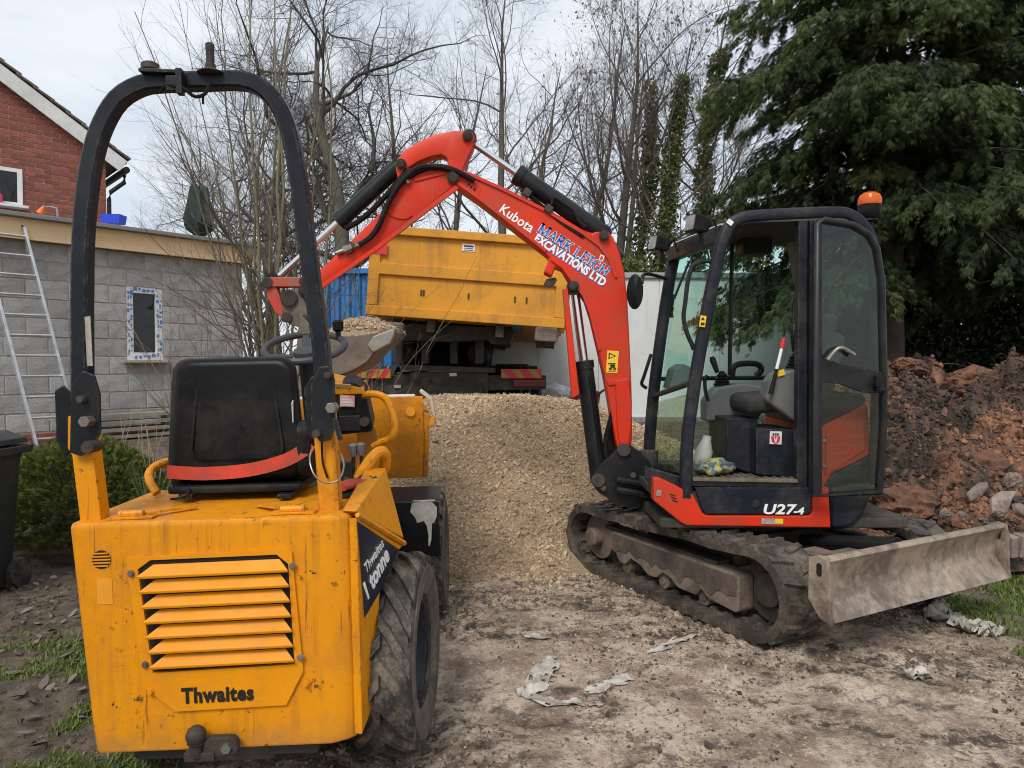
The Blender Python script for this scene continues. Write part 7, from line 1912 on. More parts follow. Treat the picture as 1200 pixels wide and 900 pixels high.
bark_m = mat('bare_bark', (0.075, 0.062, 0.050), (0.12, 0.10, 0.083), 5, 0.9, dirt=(.10, .115, .06), damt=.6, dscale=2.5, bump=.6, bscale=30)
twig_m = mat('bare_twigs', (0.085, 0.068, 0.055), (0.13, 0.105, 0.088), 3, 0.85)
green_m = mat('greenish_stems', (0.135, 0.125, 0.065), (0.20, 0.165, 0.105), 4, 0.8, dirt=(.10, .12, .045), damt=.6, dscale=4)

def bare_tree(name, label, base, H, r, prm, seed, lean=(0, 0, 1), crook=1.0, group=None, ivy=0, tw=None, keys=0):
    rng = random.Random(seed)
    t = thing(name, label, 'tree', base, group)
    base = Vector(base)
    W0, W1 = Wood(), Wood()
    q = prm[0]; n = q['seg']; p = Vector((0, 0, 0)); d = Vector(lean).normalized(); pts, rad = [p.copy()], [r * 1.15]
    for i in range(n):
        d = (d + Vector((rng.gauss(0, 1), rng.gauss(0, 1), 0)) * q['wig'] * crook + Vector((0, 0, q['up']))).normalized()
        p = p + d * (H / n); pts.append(p.copy()); rad.append(r * (1 - (1 - q['tip']) * (i + 1) / n))
    W0.add(pts, rad, q['side'])
    c = prm[1]
    for j in range(c['num']):
        tt = q['t0'] + (1 - q['t0']) * ((j + rng.uniform(.1, .9)) / c['num'])
        f = tt * n; i = min(int(f), n - 1)
        b = pts[i].lerp(pts[i + 1], f - i); rr = rad[i]
        limb(W1, b, rdir((pts[i + 1] - pts[i]).normalized(), R(rng.uniform(*c['ang'])), rng), H * c['len'] * rng.uniform(.7, 1.1) * (1.2 - .6 * tt), rr * c['rad'], 1, prm, rng, crook)
    link('trunk', W0.mesh('trunk'), bark_m, t)
    link('crown', W1.mesh('crown'), tw or twig_m, t)
    if keys:
        # clusters of dry seed keys hanging on the twigs
        allp = [pp for (kk, L) in W1.g.items() if kk[1] == 3 for (a, _) in L for pp in a[2:]]
        P = np.array([rng.choice(allp)[:] for _ in range(keys)])
        V = P[:, None, :] + np.random.default_rng(seed).normal(0, .017, (keys, 4, 3)) * np.array([1, 1, 2.2]) + np.array([0, 0, -.05])
        me = np_mesh('seed_keys', V, tris=(np.array([(0, 1, 2), (1, 2, 3)])[None] + (np.arange(keys) * 4)[:, None, None]).reshape(-1, 3))
        tag(link('seed_keys', me, twig_m, t), kind='stuff')
    if ivy:
        rg_ = np.random.default_rng(seed)
        m = ivy
        tt = rg_.random(m) ** 1.05 * .88; f = tt * n; i = np.minimum(f.astype(int), n - 1)
        A = np.array([v[:] for v in pts]); Q = A[i] + (A[i + 1] - A[i]) * (f - i)[:, None]
        rad_ = (r * (1 - .6 * tt) + .05 + .30 * (1 - .6 * tt) * fbm(tt * 30, tt * 3 + seed, 1, 3, seed)) * rg_.uniform(.35, 1.1, m)
        a = rg_.uniform(0, 2 * np.pi, m)
        Q = Q + np.stack([np.cos(a) * rad_, np.sin(a) * rad_, rg_.normal(0, .06, m)], -1)
        leaves(Q, rg_, .045, ivy_m, 'ivy', t)
    return t

def leaves(Q, rg_, s, m, name, parent=None, long=1.3):
    n = len(Q)
    b = np.array([(0, -1, 0), (.62, 0, .15), (0, long, 0), (-.62, 0, .15)]) * s
    V = np.einsum('nij,kj->nki', rotm(n, rg_), b) * rg_.uniform(.6, 1.3, (n, 1, 1)) + Q[:, None, :]
    me = np_mesh(name, V, quads=(np.arange(4)[None] + (np.arange(n) * 4)[:, None]))
    me.attributes.new('tone', 'FLOAT', 'POINT').data.foreach_set('value', np.repeat(rg_.uniform(0, 1, n), 4).astype(np.float32))
    return link(name, me, m, parent)

ivy_m = tone_mat('ivy_leaf', [(0.036, 0.052, 0.014), (0.08, 0.105, 0.026), (0.13, 0.15, 0.042), (0.20, 0.195, 0.07)], .5, 0, trans=.2)
ASH = [dict(seg=10, wig=.06, up=.05, tip=.07, side=8, t0=.30), dict(num=15, len=.50, ang=(28, 60), rad=.38, seg=9, wig=.14, up=.060, side=5, t0=.18, tip=.08),
       dict(num=9, len=.44, ang=(28, 65), rad=.5, seg=6, wig=.17, up=.06, side=4, t0=.14, tip=.35), dict(num=8, len=.42, ang=(25, 60), rad=.6, seg=4, wig=.16, up=.08, side=3, t0=.12, tip=.6),
       dict(num=5, len=.55, ang=(25, 60), rad=.85, seg=2, wig=.13, up=.08, side=3, t0=.2, tip=.8)]
OAK = [dict(seg=9, wig=.11, up=.03, tip=.10, side=10, t0=.25), dict(num=18, len=.66, ang=(35, 85), rad=.46, seg=11, wig=.22, up=.07, side=6, t0=.15, tip=.08),
       dict(num=13, len=.44, ang=(30, 70), rad=.42, seg=7, wig=.24, up=.06, side=4, t0=.10, tip=.3), dict(num=12, len=.42, ang=(30, 70), rad=.5, seg=5, wig=.24, up=.05, side=3, t0=.08, tip=.5),
       dict(num=8, len=.5, ang=(30, 65), rad=.8, seg=3, wig=.22, up=.04, side=3, t0=.1, tip=.8)]
oak_m = mat('oak_twigs', (.040, .032, .026), (.07, .058, .047), 3, .9)
def gp_(px, Y): return ((px - 600) / FPX * Y, Y, .45)
bare_tree('oak_tree', 'large bare oak with a massive crooked trunk and limbs left of the excavator arm', gp_(418, 17.0), 9.4, .27, OAK, 12, (.06, 0, 1), 1.15, tw=oak_m)
for (px, Y, H, r, sd, ln, lab, iv, ky) in (
    (592, 19.0, 11.0, .17, 21, (-.05, 0, 1), 'tall straight grey bare tree directly above the arm joint', 0, 200),
    (655, 22.0, 11.0, .16, 22, (.02, 0, 1), 'slender bare tree just left of the upper boom ram', 0, 700),
    (702, 18.5, 10.0, .17, 23, (.03, 0, 1), 'bare forked tree hung with dry seed keys above the boom lettering', 0, 1500),
    (744, 17.5, 9.4, .13, 24, (-.03, 0, 1), 'thin ivy clad tree with bare top above the boom shoulder', 5200, 400),
    (772, 17.0, 9.0, .14, 25, (.04, 0, 1), 'ivy clad tree trunk with bare branches above the white trailer', 7600, 200),
    (805, 18.0, 9.6, .15, 26, (.02, 0, 1), 'ivy clad tree closest to the dark conifer', 6400, 200),
    (478, 23.0, 11.0, .18, 29, (.05, 0, 1), 'bare tree filling the gap between the oak crown and the arm', 0, 0),
    (625, 26.0, 12.0, .17, 30, (-.03, 0, 1), 'tall distant bare tree behind the bucket end of upper boom ram', 0, 0),
    (725, 25.0, 11.0, .17, 34, (.03, 0, 1), 'distant bare tree standing behind the ivy clad trunks', 0, 0),
    (530, 25.0, 11.0, .17, 27, (0, 0, 1), 'distant bare tree seen between oak and arm joint', 0, 0),
    (835, 24.0, 10.5, .15, 28, (0, 0, 1), 'distant bare tree partly hidden by the conifer', 0, 200),
):
    bare_tree('bare_tree', lab, gp_(px, Y), H, r, ASH, sd, ln, 1.0, None, iv, None, ky)
bare_tree('oak_tree', 'smaller bare spreading oak behind the tall multi-stemmed shrub', gp_(330, 22.0), 9.6, .22, OAK, 44, (-.04, 0, 1), 1.1, tw=oak_m)
bare_tree('distant_tree', 'small distant bare tree between brick house and green parasol', gp_(168, 33.0), 6.6, .2, OAK, 31, (0, 0, 1), .8)
bare_tree('distant_tree', 'distant bare tree low on the skyline behind the oak', gp_(318, 30.0), 9.0, .2, OAK, 33, (0, 0, 1), .8)

# ivy thicket and evergreen scrub along the lane behind the trailer
rg_ = np.random.default_rng(5)
N = 15000
x = rg_.uniform(2.3, 7.2, N); z = rg_.uniform(.5, 1.0, N) * (2.0 + 2.6 * fbm(x, 0 * x, 1.1, 3, 4)); y = 16.3 + rg_.normal(0, .35, N)
k = fbm(x * 1.7, z * 1.7, 1.0, 3, 12) > .36
th = thing('ivy_thicket', 'ragged ivy covered thicket rising just beyond the white trailer', 'thicket', (4.7, 16.3, .45))
W = Wood()
rr = random.Random(4)
for i in range(46):
    a = Vector((rr.uniform(-2.4, 2.4), rr.uniform(-.3, .3), 0)); W.add([a, a + Vector((rr.gauss(0, .15), 0, 1.3)), a + Vector((rr.gauss(0, .3), 0, rr.uniform(2.0, 3.2)))], [.03, .02, .008], 4)
link('stems', W.mesh('stems'), bark_m, th)
leaves(np.stack([x, y, z], -1)[k] - np.array([4.7, 16.3, .45]), rg_, .055, ivy_m, 'foliage', th)

# ---- near bare shrub: many upright and arching stems in front of the extension
def stem_shrub(name, label, base, stems, seed, r0=.018, twig=9, sub=5, mat_=green_m, tl=.30):
    rng = random.Random(seed)
    base = Vector(base); t = thing(name, label, 'shrub', base)
    Wt = Wood()
    for tip in stems:
        tipv = Vector(tip) - base
        bb = Vector((rng.gauss(0, .10), rng.gauss(0, .08), 0))
        bow = Vector((rng.gauss(0, .06), rng.gauss(0, .06), 0)) * tipv.length + Vector((-tipv.x * .16, -tipv.y * .16, tipv.length * .03))
        n = 12; pts = []
        for i in range(n + 1):
            s = i / n
            pts.append(bb.lerp(tipv, s) + bow * (4 * s * (1 - s)) + Vector((rng.gauss(0, .012), rng.gauss(0, .012), 0)))
        r = r0 * rng.uniform(.7, 1.25) * (tipv.length / 3.5)
        rad = [r * (1 - .82 * i / n) for i in range(n + 1)]
        W = Wood(); W.add(pts, rad, 6); link('stem', W.mesh('stem'), mat_, t)
        for j in range(twig):
            s = .18 + .8 * (j + rng.random()) / twig; i = min(int(s * n), n - 1); p = pts[i].lerp(pts[i + 1], s * n - i)
            d = rdir((pts[i + 1] - pts[i]).normalized(), R(rng.uniform(18, 55)), rng)
            limb(Wt, p, d, tipv.length * tl * rng.uniform(.4, 1.2) * (1.15 - .6 * s), rad[i] * .5, 0,
                 [dict(seg=6, wig=.09, up=.07, side=4, t0=.12, tip=.4), dict(num=sub, len=.45, ang=(20, 60), rad=.6, seg=4, wig=.1, up=.05, side=3, t0=.1, tip=.5), dict(num=2, len=.45, ang=(20, 60), rad=.7, seg=3, wig=.1, up=.04, side=3, t0=.2, tip=.6)], rng)
    link('twigs', Wt.mesh('twigs'), twig_m, t)
    return t
YS = 6.9
S = lambda px, py, Y=YS: at(px, py, Y)
stem_shrub('bare_shrub', 'tall bare multi-stemmed shrub fanning up beside the grey extension', (S(322, 480).x, YS, .2),
           [S(160, 15, 6.6), S(205, -10, 6.9), S(245, 20, 7.0), S(262, -30, 6.7), S(292, -60, 7.1), S(315, -80, 6.8), S(340, -60, 7.2), S(352, -40, 7.0), S(368, -20, 7.1), S(398, 10, 7.0), S(385, -70, 7.3), S(228, 90, 6.5), S(190, 120, 6.6), S(150, 190, 6.7), S(300, 60, 7.2), S(270, 120, 6.8), S(330, 30, 6.9), S(180, 60, 7.0), S(360, 60, 7.3)], 3, .0125, 13, 6)
stem_shrub('bare_shrub', 'low tangle of arching bare stems before the extension window', (S(268, 500).x, 6.6, .2),
           [S(120, 330, 6.3), S(150, 300, 6.5), S(170, 370, 6.2), S(185, 275, 6.6), S(140, 410, 6.2), S(205, 320, 6.4), S(215, 385, 6.3), S(255, 290, 6.6), S(285, 280, 6.7), S(160, 445, 6.2), S(110, 385, 6.3), S(240, 350, 6.3), S(228, 420, 6.2), S(130, 365, 6.4)], 5, .010, 12, 6, mat_=mat('dry_stems', (.22, .175, .13), (.15, .115, .085), 4, .85))
stem_shrub('bare_sapling', 'greenish bare sapling with twigs reaching in front of the yellow skip', (S(398, 470, 6.5).x, 6.5, .2),
           [S(402, 295, 6.5), S(440, 265, 6.4), S(388, 250, 6.6), S(470, 355, 6.3)], 8, .022, 9, 5, tl=.34)
stem_shrub('bare_sapling', 'fine brown twigs arching across the face of the yellow skip', (S(425, 470, 7.0).x, 7.0, .2),
           [S(560, 300, 7.0), S(515, 335, 6.9), S(540, 368, 6.9)], 9, .012, 7, 3, tl=.22)

# ---- conifers: drooping limbs clothed in flat sprays
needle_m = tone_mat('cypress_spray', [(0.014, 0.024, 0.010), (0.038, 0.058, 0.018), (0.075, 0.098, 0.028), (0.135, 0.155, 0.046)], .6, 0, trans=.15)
cbark = mat('cypress_bark', (.060, .040, .031), (.09, .06, .045), 6, .9, bump=.7, bscale=25)
def frond_pack(P, D, S_, rng, tone):
    """flat feathery spray: a midrib leaf with side leaflets"""
    n = len(P)
    D = D / (np.linalg.norm(D, axis=1, keepdims=True) + 1e-9)
    ref = rng.normal(size=(n, 3)) * .55 + np.array([0, 0, 1.0]); Sx = np.cross(D, ref); Sx /= np.linalg.norm(Sx, axis=1, keepdims=True) + 1e-9
    tri = []
    for t0, a, l in ((0, 0, 1.0), (.08, .42, .80), (.08, -.42, .80), (.36, .40, .58), (.36, -.40, .58)):
        d = D * math.cos(a) + Sx * math.sin(a)
        w = np.cross(d, np.cross(D, Sx)); w /= np.linalg.norm(w, axis=1, keepdims=True) + 1e-9
        b = P + D * (t0 * S_)[:, None]; L_ = (l * S_)[:, None]
        droop = np.array([0, 0, -.22]) * L_
        tri.append(np.stack([b, b + d * L_ * .5 + w * L_ * .058 + droop * .2, b + d * L_ + droop, b + d * L_ * .5 - w * L_ * .058 + droop * .2], 1))
    V = np.concatenate(tri, 1)
    q = (np.arange(20).reshape(5, 4)[None] + (np.arange(n) * 20)[:, None, None]).reshape(-1, 4)
    return V, q, np.repeat(tone, 20)
def conifer(label, base, H, rad_, seed, z0, nl=120, fr=170, r=.19, lean=0, clear=None, ecc=1.0):
    rng = np.random.default_rng(seed); pr = random.Random(seed)
    t = thing('cypress_tree', label, 'tree', base)
    W = Wood(); n = 9
    pts = [Vector((lean * i / n + pr.gauss(0, .02), pr.gauss(0, .02), H * i / n)) for i in range(n + 1)]
    W.add(pts, [r * (1 - .8 * i / n) * (1.2 if i == 0 else 1) for i in range(n + 1)], 12)
    link('trunk', W.mesh('trunk'), cbark, t)
    Wl = Wood(); Ps, Ds, Ss, Ts = [], [], [], []
    for i in range(nl):
        f = (i + pr.random()) / nl
        z = z0 + (H * .98 - z0) * f ** 1.05
        az = i * 2.399 + pr.gauss(0, .3)
        if math.cos(az) > -.35: z += .75 * (1 - f)
        L_ = rad_ * (1 - (z / H) ** 2.4 * .55) * pr.uniform(.62, 1.12)
        dirh = Vector((math.cos(az), math.sin(az) * ecc, 0))
        i0 = min(int(z / H * n), n - 1); p0 = pts[i0].lerp(pts[i0 + 1], z / H * n - i0)
        up = pr.uniform(.12, .42); dr = pr.uniform(.35, .75)
        LP = []
        for k in range(9):
            s = k / 8
            LP.append(p0 + dirh * (L_ * s) + Vector((0, 0, L_ * (up * s - dr * s * s * .75))) + Vector((pr.gauss(0, .02), pr.gauss(0, .02), 0)))
        Wl.add(LP, [max(.004, .022 * (1 - .85 * k / 8)) for k in range(9)], 5)
        A = np.array([p[:] for p in LP])
        lat = np.array([-dirh.y, dirh.x, 0]); dh = np.array(dirh[:]); dz = np.array([0, 0, 1.0])
        nb = max(5, int(15 * L_ / rad_))
        tl_ = np.clip(pr.gauss(.40, .13), .12, .75)
        for kb in range(nb + 1):
            sb = .16 + .84 * (kb + pr.random() * .8) / nb if kb < nb else 1.0
            fi = min(sb, .999) * 8; i1 = int(fi); B = A[i1] + (A[i1 + 1] - A[i1]) * (fi - i1)
            sg = (1 if kb % 2 else -1) if kb < nb else 0
            lb_ = (.16 + .42 * L_ / 2.4 * math.sin(math.pi * min(1, sb * .8 + .12)) ** .8) * pr.uniform(.6, 1.25)
            m = int(fr * lb_ * pr.uniform(.8, 1.2)) + 6
            u = rng.beta(1.3, 1.0, m) * lb_
            hang = pr.uniform(.45, 1.0)
            Bd = lat * sg * pr.uniform(.7, 1.0) + dh * pr.uniform(.45, .9)
            Q = B[None] + Bd[None] * u[:, None] - dz[None] * (hang * u ** 1.5 * 1.1 + rng.exponential(.035, m))[:, None] + rng.normal(0, .022, (m, 3))
            Dd = Bd[None] * rng.uniform(.5, 1.0, (m, 1)) + rng.normal(0, .22, (m, 3)) - dz[None] * rng.uniform(.3, 1.25, (m, 1))
            Ps.append(Q); Ds.append(Dd); Ss.append(rng.uniform(.045, .11, m))
            Ts.append(np.clip(rng.normal(tl_, .12, m) + .30 * (u / lb_ - .55) + .15 * (sb - .6), 0, 1))  # inner sprays darker, tips lighter: crown shade put into the tone
    P, D, S2, T = np.concatenate(Ps), np.concatenate(Ds), np.concatenate(Ss), np.concatenate(Ts)
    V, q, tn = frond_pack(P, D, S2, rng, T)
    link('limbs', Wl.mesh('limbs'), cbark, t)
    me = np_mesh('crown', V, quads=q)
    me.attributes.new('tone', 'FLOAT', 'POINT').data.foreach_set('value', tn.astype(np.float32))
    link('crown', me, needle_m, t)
    return t
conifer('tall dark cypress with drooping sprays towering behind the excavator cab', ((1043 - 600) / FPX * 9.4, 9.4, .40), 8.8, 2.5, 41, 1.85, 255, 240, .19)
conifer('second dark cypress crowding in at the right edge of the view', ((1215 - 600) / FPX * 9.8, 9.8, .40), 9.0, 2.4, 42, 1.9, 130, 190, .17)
# dark hedge behind the soil heap
rg_ = np.random.default_rng(77)
hd = thing('hedge', 'deep dark evergreen hedge behind the reddish soil heap', 'hedge', (7.2, 10.9, .45))
N = 95000
x = rg_.uniform(-2.4, 3.4, N); top = 2.35 + .45 * fbm(x + 9, x * 0, 1.3, 3, 6) + .2 * fbm(x + 2, x * 0, 5, 2, 6)
z = rg_.random(N) ** .8 * top; y = rg_.normal(0, .22, N) * (.6 + .9 * fbm(x * 2, z * 2, 1, 3, 3)) - .25 * (fbm(x * 1.6, z * 1.6, 1.0, 3, 9) - .5)
hedge_m = tone_mat('hedge_leaf', [(.009, .014, .008), (.016, .025, .012), (.027, .040, .017), (.045, .060, .026)], .55, 0)
leaves(np.stack([x, y, z], -1), rg_, .036, hedge_m, 'foliage', hd, 1.8)
W = Wood(); rr = random.Random(9)
for i in range(90):
    a = Vector((rr.uniform(-2.4, 3.4), rr.uniform(-.12, .05), 0)); W.add([a, a + Vector((rr.gauss(0, .1), rr.gauss(0, .05), .8)), a + Vector((rr.gauss(0, .18), rr.gauss(0, .08), 1.9))], [.022, .016, .007], 4)
link('stems', W.mesh('stems'), mat('hedge_stems', (.055, .045, .035), (.09, .07, .05), 5, .9), hd)

# ---- round conifer bush and strappy grass tuft by the bin
rg_ = np.random.default_rng(12)
bc2 = at(102, 560, 5.75)
bz_ = float(gh(bc2.x, bc2.y))
bush = thing('conifer_bush', 'rounded olive green conifer bush between bin and dumper', 'bush', (bc2.x, bc2.y, bz_))
N = 21000
v = rg_.normal(size=(N, 3)); v /= np.linalg.norm(v, axis=1, keepdims=True); v[:, 2] = np.abs(v[:, 2]) * 1.05 - .12
k = 1 + .45 * (fbm(v[:, 0] * 2.6 + 4, v[:, 1] * 2.6 + v[:, 2] * 3, 1, 3, 3) - .5)
rad = rg_.uniform(.45, 1.0, N) ** .4
P = v * np.array([.74, .56, .70]) * (k * rad)[:, None] + np.array([0, 0, .18])
D = v + rg_.normal(0, .35, (N, 3)) + np.array([0, 0, .25])
V, q, tn = frond_pack(P, D, rg_.uniform(.035, .075, N), rg_, np.clip(rg_.normal(.5, .2, N) + .35 * (rad - .8), 0, 1))  # tone gets darker towards the inside of the bush
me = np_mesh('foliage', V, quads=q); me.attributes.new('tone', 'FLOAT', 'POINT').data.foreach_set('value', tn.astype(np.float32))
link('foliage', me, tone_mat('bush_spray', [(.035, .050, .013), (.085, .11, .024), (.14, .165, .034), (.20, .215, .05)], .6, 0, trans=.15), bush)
W = Wood(); rr = random.Random(2)
for i in range(26):
    a = rr.uniform(0, 6.28); W.add([Vector((0, 0, 0)), Vector((.18 * math.cos(a), .16 * math.sin(a), .22)), Vector((.42 * math.cos(a), .34 * math.sin(a), .5 + .2 * rr.random()))], [.03, .02, .006], 5)
link('stems', W.mesh('stems'), bark_m, bush)
def tuft(label, px, py, Y, n, h, seed, cols):
    rg_ = np.random.default_rng(seed); c = at(px, py, Y); z0 = float(gh(c.x, c.y))
    a = rg_.uniform(0, 2 * np.pi, n); hh = h * rg_.uniform(.6, 1.15, n); ln = rg_.uniform(.15, 1.0, n)
    P = []
    for t, wk in ((0, .8), (.35, 1), (.7, .8), (1, .1)):
        o = ln * hh * t ** 1.7 * .95; bx = np.cos(a) * (o + .05 * rg_.random(n)); by = np.sin(a) * (o + .05); bz = hh * (t - .42 * ln * t ** 2.2)
        w = .008 * wk
        P += [np.stack([bx - np.sin(a) * w, by + np.cos(a) * w, bz], -1), np.stack([bx + np.sin(a) * w, by - np.cos(a) * w, bz], -1)]
    V = np.stack(P, 1)
    me = np_mesh('blades', V, quads=(np.array([(0, 1, 3, 2), (2, 3, 5, 4), (4, 5, 7, 6)])[None] + (np.arange(n) * 8)[:, None, None]).reshape(-1, 4), smooth=True)
    me.attributes.new('tone', 'FLOAT', 'POINT').data.foreach_set('value', np.repeat(rg_.random(n), 8).astype(np.float32))
    t = thing('strappy_plant', label, 'plant', (c.x, c.y, z0)); link('blades', me, tone_mat('strap_leaf', cols, .5, 0, trans=.2), t)
tuft('clump of long strappy green leaves between bush and dumper seat', 176, 585, 5.6, 260, .72, 4, [(.04, .075, .02), (.09, .14, .045), (.16, .21, .085), (.26, .28, .15)])
tuft('second clump of strappy leaves right behind the left grab handle', 205, 590, 5.9, 150, .62, 6, [(.035, .065, .02), (.08, .12, .04), (.15, .19, .08)])
# dry stalks standing by the planks
W = Wood(); rr = random.Random(6); c = at(160, 560, 5.9)
for i in range(26):
    a = Vector((rr.uniform(-.45, .45), rr.uniform(-.2, .2), 0)); h = rr.uniform(.5, 1.15); W.add([a, a + Vector((rr.gauss(0, .04), 0, h * .5)), a + Vector((rr.gauss(0, .10), 0, h))], [.006, .005, .002], 4)
ds = thing('dry_stalks', 'thin dry upright stalks growing behind the bush', 'plant', (c.x, c.y, float(gh(c.x, c.y)))); link('stalks', W.mesh('stalks'), mat('straw', (.36, .29, .19), (.25, .19, .12), 9, .85), ds)
# ------------------------------------------------------------------ reddish soil heap with clods, roots and rubble
def soil_h(x, y):
    d1 = np.sqrt(((x - 4.05) / 1.15) ** 2 + ((y - 7.1) / 1.0) ** 2); d2 = np.sqrt(((x - 5.0) / 1.05) ** 2 + ((y - 6.9) / 1.0) ** 2); d3 = np.sqrt(((x - 3.4) / 1.0) ** 2 + ((y - 6.3) / .9) ** 2)
    h = np.maximum(np.maximum(1.62 * np.clip(1 - d1 * .52, 0, 1) ** 1.0, 1.45 * np.clip(1 - d2 * .52, 0, 1)), 1.05 * np.clip(1 - d3 * .6, 0, 1))
    h = np.minimum(h, 1.10 + .25 * (h - 1.0))
    big = fbm(x, y, 2.2, 3, 91) - .5
    h = h + np.clip(h, 0, .5) * (1.1 * big + .75 * (np.abs(fbm(x, y, 5.5, 4, 92) - .5) * 2 - .3) + .22 * (fbm(x, y, 17, 3, 93) - .5))
    return h
sx, sy = np.meshgrid(np.arange(2.0, 7.4, .03), np.arange(4.9, 9.3, .03))
g_ = gh0(sx, sy); hh = soil_h(sx, sy)
zz = np.where(hh > .015, g_ + hh, g_ - .08)
k_ = np.arange(sx.size).reshape(sx.shape)
q = np.stack([k_[:-1, :-1], k_[:-1, 1:], k_[1:, 1:], k_[1:, :-1]], -1).reshape(-1, 4)
up_ = (hh > .015).ravel(); q = q[up_[q].any(1)]
me = np_mesh('soil_heap', np.stack([sx, sy, zz], -1), quads=q, smooth=False)
redz = sstep(.46, .58, .5 * fbm(sx, sy, 1.5, 3, 55) + .5 * fbm(sx, sy, 4.5, 3, 56))
me.attributes.new('tone', 'FLOAT', 'POINT').data.foreach_set('value', np.clip(.10 + .52 * redz + 1.3 * (fbm(sx, sy, 14, 4, 58) - .5) + .12 * (RNG.random(sx.shape) - .5), 0, 1).astype(np.float32).ravel())
soil_m = tone_mat('red_clay_soil', [(.034, .026, .022), (.095, .062, .046), (.20, .10, .060), (.33, .16, .085)], .9, 1.0, 55)
heap = tag(link('soil_heap', me, soil_m), 'tall heap of dug reddish brown soil and roots right of excavator', 'soil heap', kind='stuff')
N = 45000
x, y = RNG.uniform(2.1, 6.2, N), RNG.uniform(5.0, 7.6, N); h = soil_h(x, y); k = h > .01
x, y, h = x[k], y[k], h[k]
s = np.clip(RNG.lognormal(-4.65, .60, len(x)), .005, .06)
me = stones('clods', np.stack([x, y, gh0(x, y) + h + s * .15], -1), s, None, RNG, 'ico', .75)
t = np.clip(np.repeat(.12 + .52 * sstep(.46, .58, .5 * fbm(x, y, 1.5, 3, 55) + .5 * fbm(x, y, 4.5, 3, 56)) + RNG.normal(.04, .24, len(x)), 12), 0, 1)
me.attributes['tone'].data.foreach_set('value', t.astype(np.float32))
tag(link('clods', me, soil_m, heap), kind='stuff')
# roots
W = Wood(); rr = random.Random(17)
for i in range(600):
    x, y = rr.uniform(2.6, 5.9), rr.uniform(5.3, 7.2); h = float(soil_h(np.float64(x), np.float64(y)))
    if h < .05: continue
    p = Vector((x, y, float(gh0(x, y)) + h)); d = Vector((rr.gauss(0, 1), rr.gauss(0, .6), rr.gauss(0, .6))).normalized(); Lr = rr.uniform(.08, .34)
    W.add([p, p + d * Lr * .35 + Vector((0, 0, .02)), p + d * Lr * .7 + Vector((rr.gauss(0, .03), 0, .01)), p + d * Lr + Vector((rr.gauss(0, .05), 0, -.03))], [.0035, .003, .0022, .001], 4)
tag(link('roots', W.mesh('roots'), mat('root_fibre', (.15, .10, .075), (.07, .05, .036), 9, .9), heap), kind='stuff')
# single lumps and rubble one can point to
def lump(name, label, cat, px, py, Y, sz, m, seed, sc=(1, .8, .7), rot=0.0, sub=4, rough_=.6, blocky=0.0):
    p = at(px, py, Y)
    bm = bmesh.new(); bmesh.ops.create_icosphere(bm, subdivisions=sub, radius=1)
    for v in bm.verts:
        if blocky:
            mxx = max(abs(c) for c in v.co); v.co = v.co.lerp(v.co / mxx * .8, blocky)
        n = float(fbm(v.co.x * 1.7 + seed, v.co.y * 1.7 + v.co.z * 1.9 + seed * .7, 1.3, 4, seed)) - .5
        n2 = float(fbm(v.co.x * 5 + seed, v.co.y * 5 + v.co.z * 4.3, 1.2, 3, seed + 3)) - .5
        v.co *= 1 + rough_ * n + .55 * n2
        v.co = Vector((v.co.x * sc[0], v.co.y * sc[1], v.co.z * sc[2])) * sz
    me = bpy.data.meshes.new(name); bm.to_mesh(me); bm.free()
    me.polygons.foreach_set('use_smooth', [True] * len(me.polygons)); me.set_sharp_from_angle(angle=R(28))
    o = link(name, me, m); o.location = p; o.rotation_euler = (rot * .5, rot, rot * 1.7)
    return tag(o, label, cat)
clay = mat('red_clay_lump', (.25, .115, .065), (.15, .072, .045), 9, .95, bump=1.0, bscale=60, bdist=.03, dirt=(.055, .038, .03), damt=.8, dscale=5)
tar = mat('black_tarmac_lump', (.030, .027, .026), (.06, .052, .046), 9, .9, bump=.8, bscale=50)
conc = mat('broken_concrete', (.22, .185, .16), (.14, .112, .095), 8, .9, bump=.7, bscale=50, dirt=(.10, .062, .045), damt=.9)
pinkst = mat('pinkish_rubble', (.25, .185, .155), (.16, .115, .095), 8, .9, bump=.6, bscale=40, dirt=(.12, .07, .055), damt=.5)
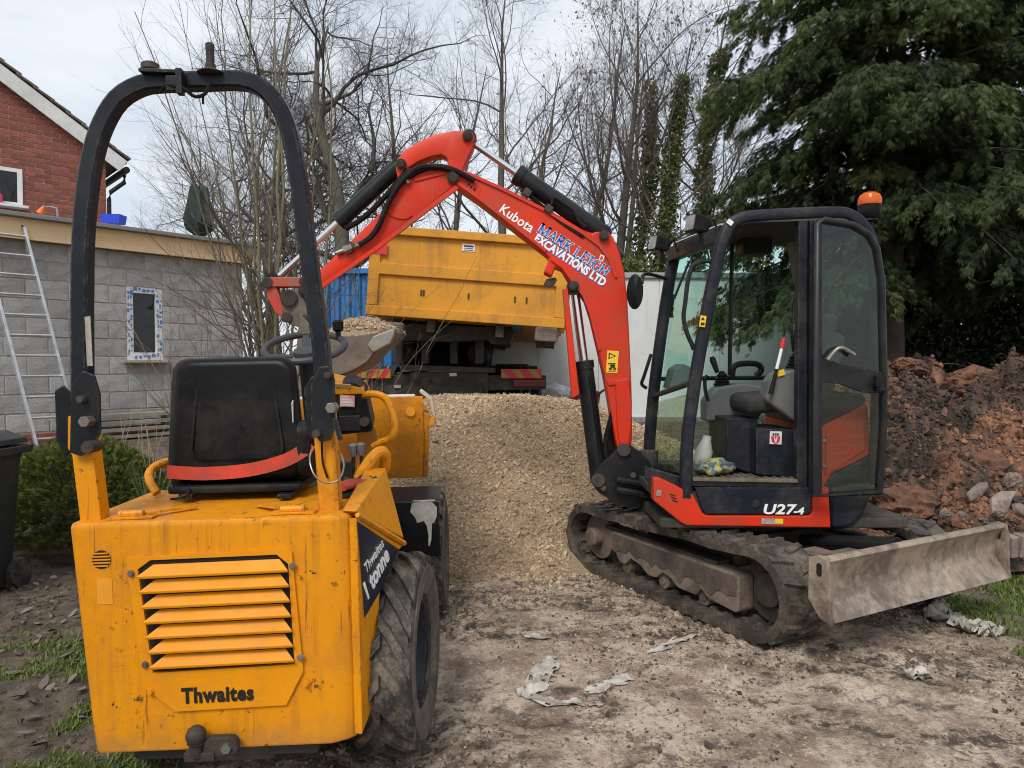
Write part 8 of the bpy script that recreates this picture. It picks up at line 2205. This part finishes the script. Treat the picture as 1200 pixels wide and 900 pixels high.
for a in (
    ('clay_lump', 'big flat reddish clay lump just behind the left half of the blade', 'clay lump', 1065, 598, 5.6, .25, clay, 3, (1.3, .9, .75), .1),
    ('clay_lump', 'broad reddish clay lump sprinkled with gravel in the middle of heap', 'clay lump', 1140, 560, 5.85, .30, clay, 5, (1.25, .8, .8), .2),
    ('clay_lump', 'reddish clay block crowning the right top of the heap', 'clay lump', 1142, 449, 6.9, .19, clay, 7, (1.3, .8, .75), -.1),
    ('clay_lump', 'small reddish clay knob on the left top of the heap', 'clay lump', 1066, 430, 7.2, .15, clay, 9, (1.3, .8, .6), .15),
    ('clay_lump', 'reddish clay lump low at the right among the rubble', 'clay lump', 1150, 596, 5.6, .14, clay, 11, (1.3, .8, .6), .1),
    ('tarmac_lump', 'black angular lump beside the big flat clay lump', 'rubble', 1092, 602, 5.5, .10, tar, 13, (1.1, .8, .8), .5),
    ('tarmac_lump', 'black lump touching the right end of the heap foot', 'rubble', 1190, 592, 5.4, .09, tar, 14, (1.2, .8, .7), .2),
    ('rubble_lump', 'pinkish boulder under the clay in the right slope', 'rubble', 1186, 566, 5.6, .085, pinkst, 15, (1.0, .8, .9), .4),
    ('rubble_lump', 'grey pebble lump above the middle of the blade', 'rubble', 1128, 607, 5.3, .05, conc, 16, (1.2, .8, .8), .4),
    ('rubble_lump', 'pale small stone left of the clay, near the counterweight', 'rubble', 1041, 622, 5.1, .04, conc, 17, (1.2, .8, .6), .4),
    ('rubble_lump', 'round brown stone behind the blade near its right end', 'rubble', 1108, 603, 5.2, .045, pinkst, 18, (1, .8, .9), .9),
    ('rubble_lump', 'flat grey stone resting on the blade side of the heap', 'rubble', 1158, 612, 5.1, .05, conc, 19, (1.4, .8, .5), .2),
    ('rubble_lump', 'dirty pink lump next to the two upright bricks', 'rubble', 1170, 604, 4.95, .045, pinkst, 20, (1.2, .8, .7), .6),
): lump(*a[:8], a[8], a[9], a[10])
def slab(name, label, cat, px, py, Y, size, rot, m, seed):
    rng = random.Random(seed); l, w, h = size
    pts = [Vector((l * (.5 + rng.uniform(-.16, .10)) * math.cos(a) * 1.15, w * .5 * (1 + rng.uniform(-.45, .35)) * math.sin(a), 0)) for a in [2 * math.pi * i / 7 + rng.uniform(-.2, .2) for i in range(7)]]
    p = at(px, py, Y); mm = Euler(rot).to_matrix()
    b = MB(); b.loft([[p + mm @ q for q in pts], [p + mm @ (q * .96 + Vector((0, 0, h))) for q in pts]])
    return tag(b.build(name, m, None, .008, 1, origin=p), label, cat)
slab('broken_slab', 'long pale broken slab leaning at the right edge above the blade', 'slab', 1172, 590, 5.05, (.26, .12, .04), (R(55), R(-28), R(20)), mat('pale_slab', (.34, .27, .24), (.22, .165, .14), 8, .85, bump=.5, dirt=(.12, .075, .055), damt=.8), 1)
slab('broken_slab', 'short grey slab poking up behind the blade end', 'slab', 1146, 577, 5.4, (.22, .10, .04), (R(40), R(-30), R(10)), conc, 2)
slab('broken_slab', 'tilted pinkish slab low at the right edge', 'slab', 1194, 600, 4.95, (.14, .09, .04), (R(50), R(30), R(0)), pinkst, 3)
for px, lab in ((1183, 'upright dirty brick just right of the blade end'), (1195, 'outermost upright dirty brick at the right edge by the blade')):
    p = at(px, 639, 4.85); b = MB(); b.box(p, (.055, .1, .15), Euler((R(6), R(-6 + (px - 1183)), R(10))))
    tag(b.build('loose_brick', mat('dirty_brick', (.28, .215, .185), (.20, .15, .13), 12, .9, bump=.6), None, .008, 1, origin=p), lab, 'brick')
# dark plastic scrap sticking out of the heap, black bag, timber bits under the counterweight
p = at(1147, 545, 6.15); b = MB(); b.loft([[p + Vector((.17 * math.cos(a) * k, -.02 + y, .20 * math.sin(a) * k)) for a in [R(d) for d in range(-20, 201, 20)]] for k, y in ((1.0, -.05), (.95, .05), (.7, .10))])
tag(b.build('black_bucket', mat('old_black_plastic', (.016, .016, .017), (.03, .03, .03), 8, .5), None, origin=p), 'torn black plastic bucket half buried in the soil heap', 'bucket')
b = MB(); p = at(1006, 632, 4.95)
bk_ = mat('black_sheet', (.02, .02, .021), (.05, .046, .042), 9, .4, bump=.5, bscale=20)
bm = bmesh.new(); bmesh.ops.create_grid(bm, x_segments=40, y_segments=24, size=.5)
for v in bm.verts:
    v.co.z = .12 * float(fbm(v.co.x * 5, v.co.y * 14, 1.2, 4, 6)) - .02; v.co.x *= 1.0; v.co.y *= .8
me = bpy.data.meshes.new('black_sheet'); bm.to_mesh(me); bm.free(); me.polygons.foreach_set('use_smooth', [True] * len(me.polygons))
o = link('black_sheet', me, bk_); o.location = (at(1015, 640, 5.2).x, 5.2, .12); o.rotation_euler = (R(12), 0, R(15))
tag(o, 'crumpled black plastic sheet on the ground under the counterweight', 'plastic sheet')
